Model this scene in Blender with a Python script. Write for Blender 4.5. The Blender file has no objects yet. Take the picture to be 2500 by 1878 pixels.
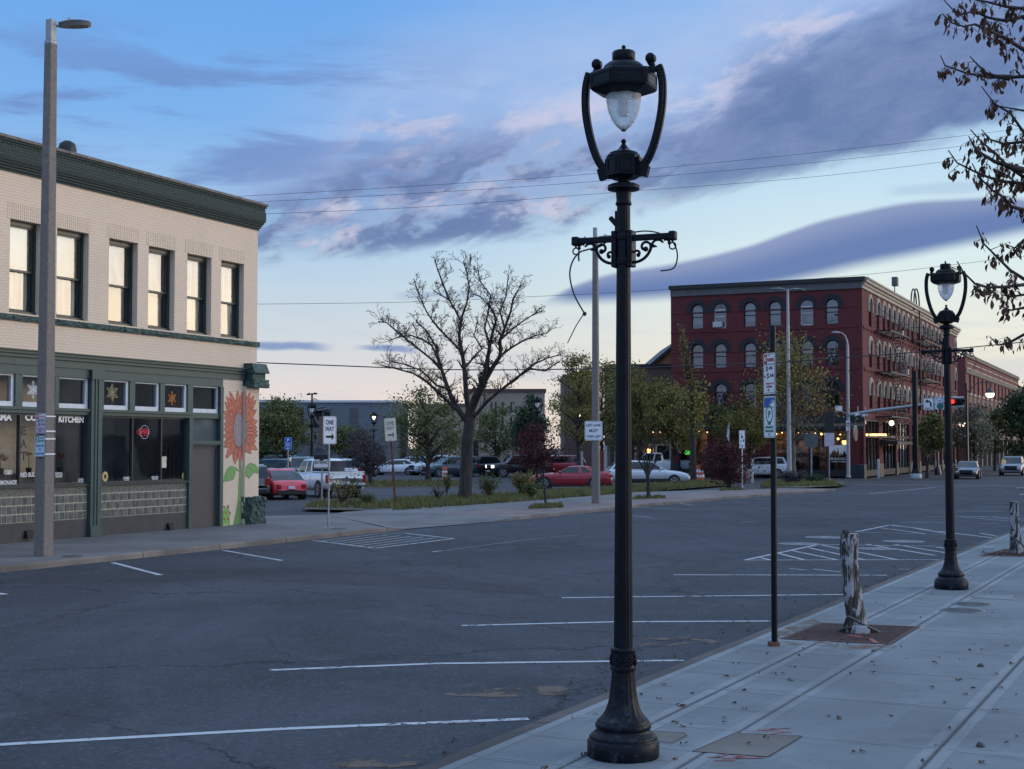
import bpy, bmesh, math, random
from mathutils import Vector, Matrix
R = math.radians
random.seed(7)
S = bpy.context.scene
COL = S.collection

# ------------------------------------------------------------------ camera
CAM_H = 2.5
PITCH = R(2.525)
FPX = 3470.0                       # focal length in photograph pixels (2500 wide)
cd = bpy.data.cameras.new('camera')
cd.sensor_width = 36.0
cd.lens = FPX / 2500.0 * 36.0
cd.clip_start = 0.1
cd.clip_end = 3000.0
cam = bpy.data.objects.new('camera', cd)
COL.objects.link(cam)
cam.location = (0, 0, CAM_H)
cam.rotation_euler = (math.pi / 2 + PITCH, 0, 0)
S.camera = cam

# ------------------------------------------------------------------ colour management
S.view_settings.view_transform = 'Standard'
S.view_settings.look = 'None'
S.view_settings.exposure = 0.0
S.view_settings.gamma = 1.0

def lin(c):
    return tuple(((x / 255) / 12.92 if x <= 10 else (((x / 255) + .055) / 1.055) ** 2.4) for x in c)

# ------------------------------------------------------------------ node helper
class NT:
    def __init__(self, tree):
        self.t = tree
        self.n = tree.nodes
        self.l = tree.links
    def new(self, typ, **kw):
        nd = self.n.new(typ)
        for k, v in kw.items():
            setattr(nd, k, v)
        return nd
    def put(self, sock, v):
        if v is None: return
        if hasattr(v, 'is_output') or isinstance(v, bpy.types.NodeSocket):
            self.l.new(v, sock)
        else:
            if sock.type == 'RGBA' and hasattr(v, '__len__') and len(v) == 3: v = (*v, 1)
            sock.default_value = v
    def math(self, op, a, b=None, c=None, clamp=False):
        nd = self.new('ShaderNodeMath', operation=op, use_clamp=clamp)
        self.put(nd.inputs[0], a)
        if b is not None: self.put(nd.inputs[1], b)
        if c is not None: self.put(nd.inputs[2], c)
        return nd.outputs[0]
    def smooth(self, x, lo, hi, to0=0.0, to1=1.0):
        nd = self.new('ShaderNodeMapRange', interpolation_type='SMOOTHSTEP')
        self.put(nd.inputs['Value'], x); self.put(nd.inputs['From Min'], lo); self.put(nd.inputs['From Max'], hi)
        nd.inputs['To Min'].default_value = to0; nd.inputs['To Max'].default_value = to1
        return nd.outputs[0]
    def mix(self, f, a, b, mode='MIX'):
        nd = self.new('ShaderNodeMix', data_type='RGBA', blend_type=mode)
        self.put(nd.inputs[0], f); self.put(nd.inputs[6], a); self.put(nd.inputs[7], b)
        return nd.outputs[2]
    def noise(self, vec, scale, detail=4, rough=.55, dist=0.0):
        nd = self.new('ShaderNodeTexNoise')
        if vec is not None: self.l.new(vec, nd.inputs['Vector'])
        self.put(nd.inputs['Scale'], scale); nd.inputs['Detail'].default_value = detail
        nd.inputs['Roughness'].default_value = rough; nd.inputs['Distortion'].default_value = dist
        return nd.outputs['Fac']
    def mapping(self, vec, loc=(0,0,0), rot=(0,0,0), scale=(1,1,1)):
        nd = self.new('ShaderNodeMapping')
        self.l.new(vec, nd.inputs[0])
        nd.inputs[1].default_value = loc; nd.inputs[2].default_value = rot; nd.inputs[3].default_value = scale
        return nd.outputs[0]
    def comb(self, x, y, z):
        nd = self.new('ShaderNodeCombineXYZ')
        self.put(nd.inputs[0], x); self.put(nd.inputs[1], y); self.put(nd.inputs[2], z)
        return nd.outputs[0]
    def ramp(self, f, stops, interp='LINEAR'):
        nd = self.new('ShaderNodeValToRGB')
        self.put(nd.inputs[0], f)
        e = nd.color_ramp.elements
        nd.color_ramp.interpolation = interp
        while len(e) < len(stops): e.new(0.5)
        for k, (p, c) in enumerate(stops):
            e[k].position = p; e[k].color = (*c, 1) if len(c) == 3 else c
        return nd.outputs[0]
    def curve(self, x, pts, lo, hi, ylo, yhi):
        """piecewise curve given in real units"""
        xn = self.math('DIVIDE', self.math('SUBTRACT', x, lo), hi - lo, clamp=True)
        nd = self.new('ShaderNodeFloatCurve')
        c = nd.mapping.curves[0]
        P = [((px - lo) / (hi - lo), (py - ylo) / (yhi - ylo)) for px, py in pts]
        while len(c.points) < len(P): c.points.new(.5, .5)
        for k, (a, b) in enumerate(P):
            c.points[k].location = (a, b); c.points[k].handle_type = 'AUTO_CLAMPED'
        nd.mapping.update()
        self.put(nd.inputs['Value'], xn)
        return self.math('ADD', self.math('MULTIPLY', nd.outputs[0], yhi - ylo), ylo)

# ------------------------------------------------------------------ sky
SUN_ELEV, SUN_HEAD = 7.0, 84.0     # degrees; heading is clockwise from the view direction
W = bpy.data.worlds.new('World')
S.world = W
W.use_nodes = True
w = NT(W.node_tree)
w.n.clear()
geo = w.new('ShaderNodeTexCoord').outputs['Generated']
sep = w.new('ShaderNodeSeparateXYZ'); w.l.new(geo, sep.inputs[0])
DEG = 57.29578
az = w.math('MULTIPLY', w.math('ARCTAN2', sep.outputs[0], sep.outputs[1]), DEG)
el = w.math('MULTIPLY', w.math('ARCSINE', sep.outputs[2]), DEG)
# clear-sky colours by elevation, a pinkish one to the left and a cream one towards the sunset
E = lambda d: (d + 4) / 64.0
eln = w.math('DIVIDE', w.math('ADD', el, 4.0), 64.0, clamp=True)
left_sky = w.ramp(eln, [(E(-4), lin((170,160,165))), (E(0), lin((238,218,214))), (E(1.7), lin((240,226,220))), (E(3.2), lin((222,222,224))),
                        (E(6), lin((200,220,234))), (E(9), lin((168,204,240))), (E(13), lin((128,182,241))), (E(17.5), lin((112,172,240))),
                        (E(26), lin((140,190,246))), (E(60), lin((160,200,246)))])
right_sky = w.ramp(eln, [(E(-4), lin((190,178,165))), (E(0), lin((238,222,208))), (E(2), lin((242,232,214))), (E(4.5), lin((240,241,228))),
                         (E(7.5), lin((222,241,245))), (E(10.5), lin((198,228,247))), (E(14), lin((168,205,244))), (E(17.5), lin((148,190,243))),
                         (E(26), lin((145,192,246))), (E(60), lin((160,200,246)))])
sky = w.mix(w.smooth(az, -9, 13), left_sky, right_sky)
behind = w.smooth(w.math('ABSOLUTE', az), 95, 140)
sky = w.mix(w.math('MULTIPLY', behind, w.smooth(el, 62, 20, 0, .9)), sky, (.46, .66, 1.10))  # unseen sky behind the camera, blued and brightened as added fill
# physical dusk sky underneath, at the sun's own direction
nish = w.new('ShaderNodeTexSky', sky_type='NISHITA', sun_disc=False)
nish.sun_elevation = R(SUN_ELEV); nish.sun_rotation = R(SUN_HEAD)
nish.air_density = 1.2; nish.dust_density = 2.0; nish.ozone_density = 1.5
nsc = w.mix(1.0, nish.outputs[0], (0.06, 0.06, 0.06), 'MULTIPLY')
sky = w.mix(0.05, sky, nsc)
# cloud fields: anisotropic noise in (azimuth, elevation)
uv = w.comb(az, el, 0.0)
tilt = w.mapping(uv, rot=(0, 0, R(-14)))
warpn = w.new('ShaderNodeTexNoise'); w.l.new(w.mapping(tilt, scale=(.11, .21, 1)), warpn.inputs['Vector'])
warpn.inputs['Scale'].default_value = 1.0; warpn.inputs['Detail'].default_value = 6; warpn.inputs['Roughness'].default_value = .58
n_big = warpn.outputs['Fac']
n_fine = w.noise(w.mapping(tilt, loc=(3, 7, 0), scale=(.26, .62, 1)), 1.25, 7, .60, .25)
n_soft = w.noise(w.mapping(uv, loc=(9, 2, 0), scale=(.05, .16, 1)), 1.0, 3, .5)
streak = w.noise(w.mapping(uv, loc=(1.3, 4.1, 0), rot=(0, 0, R(18)), scale=(.10, .55, 1)), 1.0, 5, .6, .4)
wob = w.math('ADD', w.math('MULTIPLY', w.math('SUBTRACT', n_big, .5), 3.4), w.math('MULTIPLY', w.math('SUBTRACT', n_fine, .5), 2.2))
ew = w.math('ADD', el, wob)
# 1 the big dark bank running up to the right
lowA = w.curve(az, [(-24, 6.6), (-10.2, 7.4), (-3, 8.0), (5.5, 9.6), (12, 10.8), (21, 12.6), (34, 15)], -24, 34, 0, 24)
topA = w.curve(az, [(-24, 8.5), (-14, 9.2), (-10, 10.6), (-5, 12.6), (-1, 13.2), (4, 13.3), (7.5, 13.9), (9.4, 15.6), (14, 17.0), (21, 18.6), (34, 23)], -24, 34, 0, 24)
hard = w.smooth(w.math('SUBTRACT', w.math('ADD', el, w.math('MULTIPLY', w.math('SUBTRACT', n_fine, .5), 1.5)), lowA), -.35, .55)
soft_top = w.smooth(w.math('SUBTRACT', topA, ew), -1.0, 1.5)
bankA = w.math('MULTIPLY', hard, soft_top)
broken = w.smooth(w.math('ADD', n_big, w.math('MULTIPLY', w.math('SUBTRACT', n_fine, .5), .75)), .40, .54)
lumps = w.math('ADD', w.math('MULTIPLY', broken, .70), .30)
lumps = w.math('MAXIMUM', lumps, w.math('MULTIPLY', w.smooth(az, 2.5, 8.0), .93))
bankA = w.math('MULTIPLY', bankA, lumps)
# pale veil above the bank
topV = w.math('ADD', topA, 3.6)
veil = w.math('MULTIPLY', w.smooth(w.math('SUBTRACT', topV, ew), -2.0, 2.5), w.smooth(w.math('SUBTRACT', el, lowA), .4, 1.6))
veil = w.math('MULTIPLY', veil, w.smooth(az, -13, -2))
# 2 the lens-shaped cloud above the brick building
lowB = w.curve(az, [(0, 5.85), (1.2, 5.8), (6.4, 5.95), (10, 6.3), (14, 7.1), (20.6, 8.3), (34, 9.6)], 0, 34, 0, 16)
topB = w.curve(az, [(0, 5.2), (1.2, 5.9), (3.6, 6.9), (6.5, 7.35), (9.2, 7.9), (11, 8.5), (13, 9.1), (16.7, 9.6), (19, 9.6), (21, 9.3), (34, 9.9)], 0, 34, 0, 16)
wB = w.math('MULTIPLY', w.math('SUBTRACT', n_soft, .5), .5)
eB = w.math('ADD', el, wB)
bankB = w.math('MULTIPLY', w.smooth(w.math('SUBTRACT', eB, lowB), -.3, .35), w.smooth(w.math('SUBTRACT', topB, eB), -.06, .22))
bankB = w.math('MULTIPLY', bankB, w.smooth(az, 0.6, 2.6))
# 3 thin slivers low on the left
def sliver(a0, a1, ec, h):
    m = w.math('MULTIPLY', w.smooth(az, a0, a0 + 1.2), w.smooth(az, a1, a1 - 1.4))
    d = w.math('ABSOLUTE', w.math('SUBTRACT', w.math('ADD', el, w.math('MULTIPLY', w.math('SUBTRACT', n_fine, .5), .5)), ec))
    return w.math('MULTIPLY', m, w.smooth(d, h, h * .25))
sl = w.math('MAXIMUM', sliver(-11.5, -6.9, 4.02, .22), sliver(-6.6, -3.2, 3.95, .17))
sl = w.math('MAXIMUM', sl, w.math('MULTIPLY', sliver(-5.2, 0.5, 6.1, .22), .35))
sl = w.math('MAXIMUM', sl, w.math('MULTIPLY', sliver(14.5, 19.5, 9.95, .3), .28))
# 4 faint violet streaks on the left, high streaks elsewhere
left_st = w.math('MULTIPLY', w.smooth(streak, .47, .62), w.math('MULTIPLY', w.smooth(az, 2, -10), w.smooth(el, 6.5, 9.5)))
left_st = w.math('MULTIPLY', left_st, w.smooth(el, 17.5, 13.5))
wisps = w.math('MULTIPLY', w.smooth(n_soft, .44, .62), w.smooth(el, 19, 26))
# low pinkish bands near the horizon
low_b = w.math('MULTIPLY', w.smooth(streak, .48, .62), w.math('MULTIPLY', w.smooth(el, .4, 1.6), w.smooth(el, 7, 4)))
sky = w.mix(w.math('MULTIPLY', low_b, .40), sky, lin((196,204,220)))
sky = w.mix(w.math('MULTIPLY', veil, .62), sky, w.mix(n_fine, lin((134,172,228)), lin((202,208,234))))
sky = w.mix(w.math('MULTIPLY', left_st, .75), sky, lin((112,138,194)))
cl_dark = w.mix(w.smooth(n_fine, .3, .72), lin((86,112,162)), lin((118,138,182)))
cl_col = w.mix(w.smooth(w.math('SUBTRACT', topA, ew), 2.2, -.6), cl_dark, lin((144,164,212)))
sky = w.mix(w.math('MULTIPLY', bankA, .93), sky, cl_col)
bright = w.math('MULTIPLY', w.math('MULTIPLY', w.smooth(n_fine, .46, .60), w.math('SUBTRACT', 1.0, broken)), w.math('MULTIPLY', soft_top, hard))
bright = w.math('MULTIPLY', bright, w.smooth(az, 9, 1))
rim = w.math('MULTIPLY', w.smooth(w.math('ABSOLUTE', w.math('ADD', w.math('SUBTRACT', topA, ew), .1)), 1.5, .1), w.smooth(n_fine, .44, .62))
rim = w.math('MULTIPLY', rim, w.math('MULTIPLY', w.smooth(az, -8, -4), w.smooth(el, 9.5, 11)))
sky = w.mix(w.math('MULTIPLY', rim, .58), sky, lin((212,208,228)))
sky = w.mix(w.math('MULTIPLY', bright, .75), sky, lin((226,214,226)))
b_rel = w.math('DIVIDE', w.math('SUBTRACT', el, lowB), w.math('MAXIMUM', w.math('SUBTRACT', topB, lowB), .05), clamp=True)
b_col = w.mix(w.smooth(b_rel, .35, 1.0), lin((96,122,176)), lin((138,152,192)))
sky = w.mix(w.math('MULTIPLY', bankB, .95), sky, b_col)
sky = w.mix(w.math('MULTIPLY', sl, .85), sky, lin((124,148,196)))
sky = w.mix(w.math('MULTIPLY', wisps, .5), sky, lin((205,210,236)))
# unseen sky overhead, brightened as added fill light for the street
sky = w.mix(w.smooth(el, 21, 40), sky, w.mix(1.0, sky, (1.42, 1.42, 1.42), 'MULTIPLY'))
# the afterglow out of frame to the right, low over the horizon
ga = w.smooth(w.math('ABSOLUTE', w.math('SUBTRACT', az, SUN_HEAD)), 62, 8)
ge = w.smooth(w.math('ABSOLUTE', w.math('SUBTRACT', el, 7.0)), 22, 1)
glow = w.math('MULTIPLY', ga, ge)
gl = w.mix(glow, (0, 0, 0), w.mix(w.smooth(el, 5.0, 9.5), (2.9, 2.1, 1.15), (1.9, 2.05, 2.0)))
glv = w.mix(w.math('MULTIPLY', w.smooth(n_soft, .3, .7), .5), gl, w.mix(1.0, gl, (.55, .55, .7), 'MULTIPLY'))
sky = w.mix(1.0, sky, glv, 'ADD')
bg = w.new('ShaderNodeBackground')
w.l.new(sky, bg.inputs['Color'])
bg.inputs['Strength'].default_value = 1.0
wo = w.new('ShaderNodeOutputWorld')
w.l.new(bg.outputs[0], wo.inputs['Surface'])
W.cycles.sampling_method = 'MANUAL'
W.cycles.sample_map_resolution = 512

# ------------------------------------------------------------------ sun (already under the skyline: weak, wide, warm)
sd = bpy.data.lights.new('sun', 'SUN')
sd.energy = 1.25
sd.angle = R(55)
sd.color = (1.0, 0.80, 0.62)
sun = bpy.data.objects.new('sun', sd)
COL.objects.link(sun)
sdir = Vector((math.sin(R(SUN_HEAD)) * math.cos(R(SUN_ELEV)), math.cos(R(SUN_HEAD)) * math.cos(R(SUN_ELEV)), math.sin(R(SUN_ELEV))))
sun.rotation_euler = (-sdir).to_track_quat('-Z', 'Y').to_euler()
sun.location = (30, 0, 40)

# ================================================================== geometry helpers
def ray(u, v):
    a, b = (u - 1250.0) / FPX, (939.0 - v) / FPX
    F = Vector((0, math.cos(PITCH), math.sin(PITCH))); U = Vector((0, -math.sin(PITCH), math.cos(PITCH)))
    return Vector((a, 0, 0)) + F + b * U
CAMP = Vector((0, 0, CAM_H))
def G(u, v, z=0.0):
    """where the place's ground (height z) lies for a measured photograph point"""
    d = ray(u, v)
    return CAMP + d * ((z - CAM_H) / d.z)
def P(u, v, Y):
    """a measured photograph point at a known distance ahead"""
    d = ray(u, v)
    return CAMP + d * (Y / d.y)
class Frame:
    """local frame: x along a wall, y into the building, z up"""
    def __init__(s, o, head):
        s.o = Vector(o); h = R(head)
        s.x = Vector((math.sin(h), math.cos(h), 0)); s.y = Vector((-math.cos(h), math.sin(h), 0))
        s.rz = math.pi / 2 - h
    def on_y(s, u, v, off=0.0):
        d = ray(u, v); n = s.y
        p = CAMP + d * (((s.o + s.y * off) - CAMP).dot(n) / d.dot(n)) - s.o
        return p.dot(s.x), p.z
    def on_x(s, u, v, off=0.0):
        d = ray(u, v); n = s.x
        p = CAMP + d * (((s.o + s.x * off) - CAMP).dot(n) / d.dot(n)) - s.o
        return p.dot(s.y), p.z

class MB:
    """collects shapes that become ONE mesh object"""
    def __init__(s, M=None):
        s.v = []; s.f = []; s.mi = []; s.sm = []; s.M = M or Matrix.Identity(4); s.m = 0; s.smooth = False
    def add(s, vs, fs, smooth=None):
        b = len(s.v)
        s.v += [tuple(s.M @ Vector(p)) for p in vs]
        for f in fs:
            s.f.append(tuple(i + b for i in f)); s.mi.append(s.m); s.sm.append(s.smooth if smooth is None else smooth)
        return s
    def box(s, x0, y0, z0, x1, y1, z1):
        if x0 > x1: x0, x1 = x1, x0
        if y0 > y1: y0, y1 = y1, y0
        if z0 > z1: z0, z1 = z1, z0
        return s.add([(x0,y0,z0),(x1,y0,z0),(x1,y1,z0),(x0,y1,z0),(x0,y0,z1),(x1,y0,z1),(x1,y1,z1),(x0,y1,z1)],
                     [(3,2,1,0),(4,5,6,7),(0,1,5,4),(1,2,6,5),(2,3,7,6),(3,0,4,7)], False)
    def bbox(s, x0, y0, z0, x1, y1, z1, b):
        """box with chamfered edges"""
        bm = bmesh.new(); bmesh.ops.create_cube(bm, size=1)
        for q in bm.verts:
            q.co = Vector(((x0+x1)/2 + q.co.x*(x1-x0), (y0+y1)/2 + q.co.y*(y1-y0), (z0+z1)/2 + q.co.z*(z1-z0)))
        bmesh.ops.bevel(bm, geom=list(bm.edges), offset=b, segments=2, affect='EDGES', profile=.5)
        return s.bm(bm)
    def bm(s, bm, smooth=None):
        bm.verts.index_update()
        s.add([tuple(q.co) for q in bm.verts], [tuple(q.index for q in f.verts) for f in bm.faces], smooth)
        bm.free(); return s
    def quad(s, a, b, c, d): return s.add([a, b, c, d], [(0, 1, 2, 3)], False)
    def poly(s, pts): return s.add(pts, [tuple(range(len(pts)))], False)
    def lathe(s, prof, n=24, c=(0,0), smooth=True, flute=None, phase=0.0, cap=True):
        vs = []; fs = []
        for k, (r, z) in enumerate(prof):
            for i in range(n):
                a = 2*math.pi*(i+phase)/n
                rr = r*(1 if flute is None else flute(i, k))
                vs.append((c[0]+rr*math.cos(a), c[1]+rr*math.sin(a), z))
        for k in range(len(prof)-1):
            for i in range(n):
                j = (i+1) % n
                fs.append((k*n+i, k*n+j, (k+1)*n+j, (k+1)*n+i))
        s.add(vs, fs, smooth)
        if cap:
            L = len(prof)
            if prof[0][0] > 1e-4: s.add(vs[:n], [tuple(reversed(range(n)))], False)
            if prof[-1][0] > 1e-4: s.add(vs[(L-1)*n:], [tuple(range(n))], False)
        return s
    def tube(s, pts, rad, n=8, smooth=True, caps=True):
        pts = [Vector(p) for p in pts]
        if not hasattr(rad, '__len__'): rad = [rad]*len(pts)
        vs = []; fs = []; prev = None
        for k, p in enumerate(pts):
            t = (pts[min(k+1, len(pts)-1)] - pts[max(k-1, 0)])
            if t.length < 1e-9: t = Vector((0,0,1))
            t.normalize()
            if prev is None:
                a = Vector((0,0,1)) if abs(t.z) < .9 else Vector((1,0,0))
                x = t.cross(a).normalized()
            else:
                x = (prev - t*prev.dot(t))
                if x.length < 1e-6: x = t.orthogonal()
                x.normalize()
            prev = x; y = t.cross(x)
            for i in range(n):
                a = 2*math.pi*i/n
                vs.append(tuple(p + x*(rad[k]*math.cos(a)) + y*(rad[k]*math.sin(a))))
        for k in range(len(pts)-1):
            for i in range(n):
                j = (i+1) % n
                fs.append((k*n+i, k*n+j, (k+1)*n+j, (k+1)*n+i))
        s.add(vs, fs, smooth)
        if caps:
            s.add(vs[:n], [tuple(reversed(range(n)))], False)
            s.add(vs[-n:], [tuple(range(n))], False)
        return s
    def bar(s, a, b, w, h):
        """rectangular bar from a to b"""
        a = Vector(a); b = Vector(b); t = (b-a).normalized()
        x = t.cross(Vector((0,0,1)))
        x = Vector((1,0,0)) if x.length < 1e-4 else x.normalized()
        y = x.cross(t)
        vs = []
        for p in (a, b):
            for sx, sy in ((-1,-1),(1,-1),(1,1),(-1,1)): vs.append(tuple(p + x*sx*w/2 + y*sy*h/2))
        return s.add(vs, [(3,2,1,0),(4,5,6,7),(0,1,5,4),(1,2,6,5),(2,3,7,6),(3,0,4,7)], False)
    def sphere(s, c, r, seg=16, rings=10, sc=(1,1,1)):
        prof = []
        vs = []; fs = []
        for k in range(rings+1):
            th = math.pi*k/rings
            for i in range(seg):
                a = 2*math.pi*i/seg
                vs.append((c[0]+r*sc[0]*math.sin(th)*math.cos(a), c[1]+r*sc[1]*math.sin(th)*math.sin(a), c[2]-r*sc[2]*math.cos(th)))
        for k in range(rings):
            for i in range(seg):
                j = (i+1) % seg
                fs.append((k*seg+i, k*seg+j, (k+1)*seg+j, (k+1)*seg+i))
        return s.add(vs, fs, True)
    def prism(s, poly, axis, t0, t1, smooth=False):
        """extrude a 2-d outline along x, y or z between t0 and t1"""
        n = len(poly)
        def q(p, t):
            return (t, p[0], p[1]) if axis == 'x' else ((p[0], t, p[1]) if axis == 'y' else (p[0], p[1], t))
        vs = [q(p, t0) for p in poly] + [q(p, t1) for p in poly]
        fs = [tuple(range(n)), tuple(range(2*n-1, n-1, -1))]
        s.add(vs, fs, False)
        s.add(vs, [(i, n+i, n+(i+1) % n, (i+1) % n) for i in range(n)], smooth)
        return s
    def text(s, body, M, width=None, height=None, depth=.002, align='CENTER', space=1.0, bold=0.0):
        """lettering as solid strokes; M places the text plane (x right, y up)"""
        c = bpy.data.curves.new('t', 'FONT'); c.body = body; c.extrude = .5; c.align_x = align; c.align_y = 'CENTER'
        c.resolution_u = 3; c.space_character = space; c.offset = bold
        o = bpy.data.objects.new('t', c); COL.objects.link(o)
        dg = bpy.context.evaluated_depsgraph_get()
        me = bpy.data.meshes.new_from_object(o.evaluated_get(dg))
        bpy.data.objects.remove(o); bpy.data.curves.remove(c)
        xs = [q.co.x for q in me.vertices]; ys = [q.co.y for q in me.vertices]
        if not xs: return s
        w0, h0 = max(xs)-min(xs), max(ys)-min(ys)
        cx, cy = (max(xs)+min(xs))/2, (max(ys)+min(ys))/2
        sy = height/h0 if height else width/w0
        sx = width/w0 if width else sy
        vs = [tuple(M @ Vector(((q.co.x-cx)*sx, (q.co.y-cy)*sy, q.co.z*depth))) for q in me.vertices]
        fs = [tuple(p.vertices) for p in me.polygons]
        bpy.data.meshes.remove(me)
        return s.add(vs, fs, False)
    def build(s, name, mats, parent=None, loc=None):
        me = bpy.data.meshes.new(name)
        me.from_pydata(s.v, [], s.f)
        if not isinstance(mats, (list, tuple)): mats = [mats]
        for m in mats: me.materials.append(m)
        me.polygons.foreach_set('material_index', s.mi)
        me.polygons.foreach_set('use_smooth', s.sm)
        me.update()
        o = bpy.data.objects.new(name, me); COL.objects.link(o)
        if parent is not None: o.parent = parent
        if loc is not None: o.location = loc
        return o

def tag(o, label, cat=None, group=None, kind=None):
    if label: o['label'] = label
    if cat: o['category'] = cat
    if group: o['group'] = group
    if kind: o['kind'] = kind
    return o
def thing(name, label, cat, loc=(0,0,0), rz=0.0, group=None):
    o = bpy.data.objects.new(name, None); COL.objects.link(o)
    o.empty_display_size = .2
    o.location = loc; o.rotation_euler = (0, 0, rz)
    return tag(o, label, cat, group)
def copy_tree(o, parent=None, skip=()):
    c = o.copy(); COL.objects.link(c)
    if parent is not None: c.parent = parent
    for ch in o.children:
        if ch.name.split('.')[0] not in skip: copy_tree(ch, c, skip)
    return c
def struct(o): o['kind'] = 'structure'; return o
def lerp(a, b, t): return a + (b-a)*t
def pl(pts, x):
    """piecewise-linear"""
    if x <= pts[0][0]: return pts[0][1]
    for (a, fa), (b, fb) in zip(pts, pts[1:]):
        if x <= b: return fa + (fb-fa)*(x-a)/(b-a)
    return pts[-1][1]
# text plane on a wall facing local -y (x right, z up)
def TP(x, y, z, rot=0.0): return Matrix.Translation((x, y, z)) @ Matrix.Rotation(rot, 4, 'Y') @ Matrix.Rotation(math.pi/2, 4, 'X')

# ================================================================== materials
def newmat(name):
    m = bpy.data.materials.new(name); m.use_nodes = True
    n = NT(m.node_tree); b = n.n['Principled BSDF']
    return m, n, b
def flat(name, col, rough=.6, var=.12, scale=6.0, bump=0.0, bscale=60.0, metal=0.0, spec=.5, coat=0.0):
    """a plain painted / raw surface with slight tone variation"""
    m, n, b = newmat(name)
    tc = n.new('ShaderNodeTexCoord').outputs['Object']
    f = n.noise(tc, scale, 5, .6)
    lo = tuple(c*(1-var) for c in col); hi = tuple(min(1, c*(1+var)) for c in col)
    n.put(b.inputs['Base Color'], n.mix(n.smooth(f, .3, .7), lo, hi))
    n.put(b.inputs['Roughness'], n.math('ADD', rough - .06, n.math('MULTIPLY', f, .12)))
    b.inputs['Metallic'].default_value = metal
    b.inputs['Specular IOR Level'].default_value = spec
    b.inputs['Coat Weight'].default_value = coat
    b.inputs['Coat Roughness'].default_value = .06
    if bump:
        bp = n.new('ShaderNodeBump'); bp.inputs['Strength'].default_value = bump; bp.inputs['Distance'].default_value = .01
        n.l.new(n.noise(tc, bscale, 4, .6), bp.inputs['Height']); n.l.new(bp.outputs[0], b.inputs['Normal'])
    return m
def emit(name, col, strength):
    m, n, b = newmat(name)
    b.inputs['Base Color'].default_value = (*col, 1)
    b.inputs['Emission Color'].default_value = (*col, 1); b.inputs['Emission Strength'].default_value = strength
    return m
def glass_thin(name, tint=(.8,.85,.85), refl=.10, rough=.02):
    """window glass: mirror share by angle, the rest seen through"""
    m, n, b = newmat(name)
    n.n.remove(b)
    fr = n.new('ShaderNodeFresnel'); fr.inputs['IOR'].default_value = 1.5
    f = n.math('ADD', n.math('MULTIPLY', fr.outputs[0], 1.6), refl - .06, clamp=True)
    tr = n.new('ShaderNodeBsdfTransparent'); tr.inputs['Color'].default_value = (*tint, 1)
    gl = n.new('ShaderNodeBsdfGlossy'); gl.inputs['Roughness'].default_value = rough
    tc = n.new('ShaderNodeTexCoord').outputs['Object']
    bp = n.new('ShaderNodeBump'); bp.inputs['Strength'].default_value = .05; bp.inputs['Distance'].default_value = .05
    n.l.new(n.noise(tc, 1.3, 2, .5), bp.inputs['Height']); n.l.new(bp.outputs[0], gl.inputs['Normal'])
    ms = n.new('ShaderNodeMixShader')
    n.l.new(f, ms.inputs[0]); n.l.new(tr.outputs[0], ms.inputs[1]); n.l.new(gl.outputs[0], ms.inputs[2])
    n.l.new(ms.outputs[0], n.n['Material Output'].inputs['Surface'])
    return m
def brick(name, c1, c2, mortar, bw=.215, bh=.075, ms=.012, bump=.5, axis='xz', worn=.25, rough=.85, msmooth=.1):
    """brickwork in object space: xz for walls along x, yz for walls along y"""
    m, n, b = newmat(name)
    tc = n.new('ShaderNodeTexCoord').outputs['Object']
    sp = n.new('ShaderNodeSeparateXYZ'); n.l.new(tc, sp.inputs[0])
    nd = n.new('ShaderNodeSeparateXYZ')
    nrm = n.new('ShaderNodeTexCoord').outputs['Normal']; n.l.new(nrm, nd.inputs[0])
    # pick the running direction by which way the face looks
    side = n.math('GREATER_THAN', n.math('ABSOLUTE', nd.outputs[0]), .7)
    uu = n.math('ADD', n.math('MULTIPLY', sp.outputs[0], n.math('SUBTRACT', 1.0, side)), n.math('MULTIPLY', sp.outputs[1], side))
    wv = n.math('MULTIPLY', n.math('SUBTRACT', n.noise(tc, 2.2, 2, .5), .5), .02)
    vec = n.comb(uu, n.math('ADD', sp.outputs[2], wv), 0.0)
    t = n.new('ShaderNodeTexBrick'); n.l.new(vec, t.inputs['Vector'])
    t.inputs['Scale'].default_value = 1.0; t.inputs['Brick Width'].default_value = bw; t.inputs['Row Height'].default_value = bh
    t.inputs['Mortar Size'].default_value = ms; t.inputs['Mortar Smooth'].default_value = msmooth; t.inputs['Bias'].default_value = 0.0
    n.put(t.inputs['Color1'], c1); n.put(t.inputs['Color2'], c2); n.put(t.inputs['Mortar'], mortar)
    big = n.noise(tc, .35, 5, .6); fine = n.noise(tc, 9, 4, .65)
    col = n.mix(n.math('MULTIPLY', n.smooth(big, .42, .72), worn), t.outputs['Color'], tuple(c*.62 for c in c1))
    col = n.mix(n.math('MULTIPLY', n.smooth(fine, .5, .8), worn*.8), col, tuple(min(1, c*1.18) for c in c2))
    dark = n.smooth(n.noise(n.mapping(tc, scale=(2.5, 2.5, .25)), 1.0, 5, .65), .56, .78)
    col = n.mix(n.math('MULTIPLY', dark, worn*.7), col, tuple(c*.55 for c in c1))
    n.put(b.inputs['Base Color'], col); b.inputs['Roughness'].default_value = rough
    bp = n.new('ShaderNodeBump'); bp.inputs['Strength'].default_value = bump; bp.inputs['Distance'].default_value = .012
    h = n.math('ADD', n.math('MULTIPLY', n.math('SUBTRACT', 1.0, t.outputs['Fac']), 1.0), n.math('MULTIPLY', n.noise(tc, 35, 3, .6), .45))
    n.l.new(h, bp.inputs['Height']); n.l.new(bp.outputs[0], b.inputs['Normal'])
    return m

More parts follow.
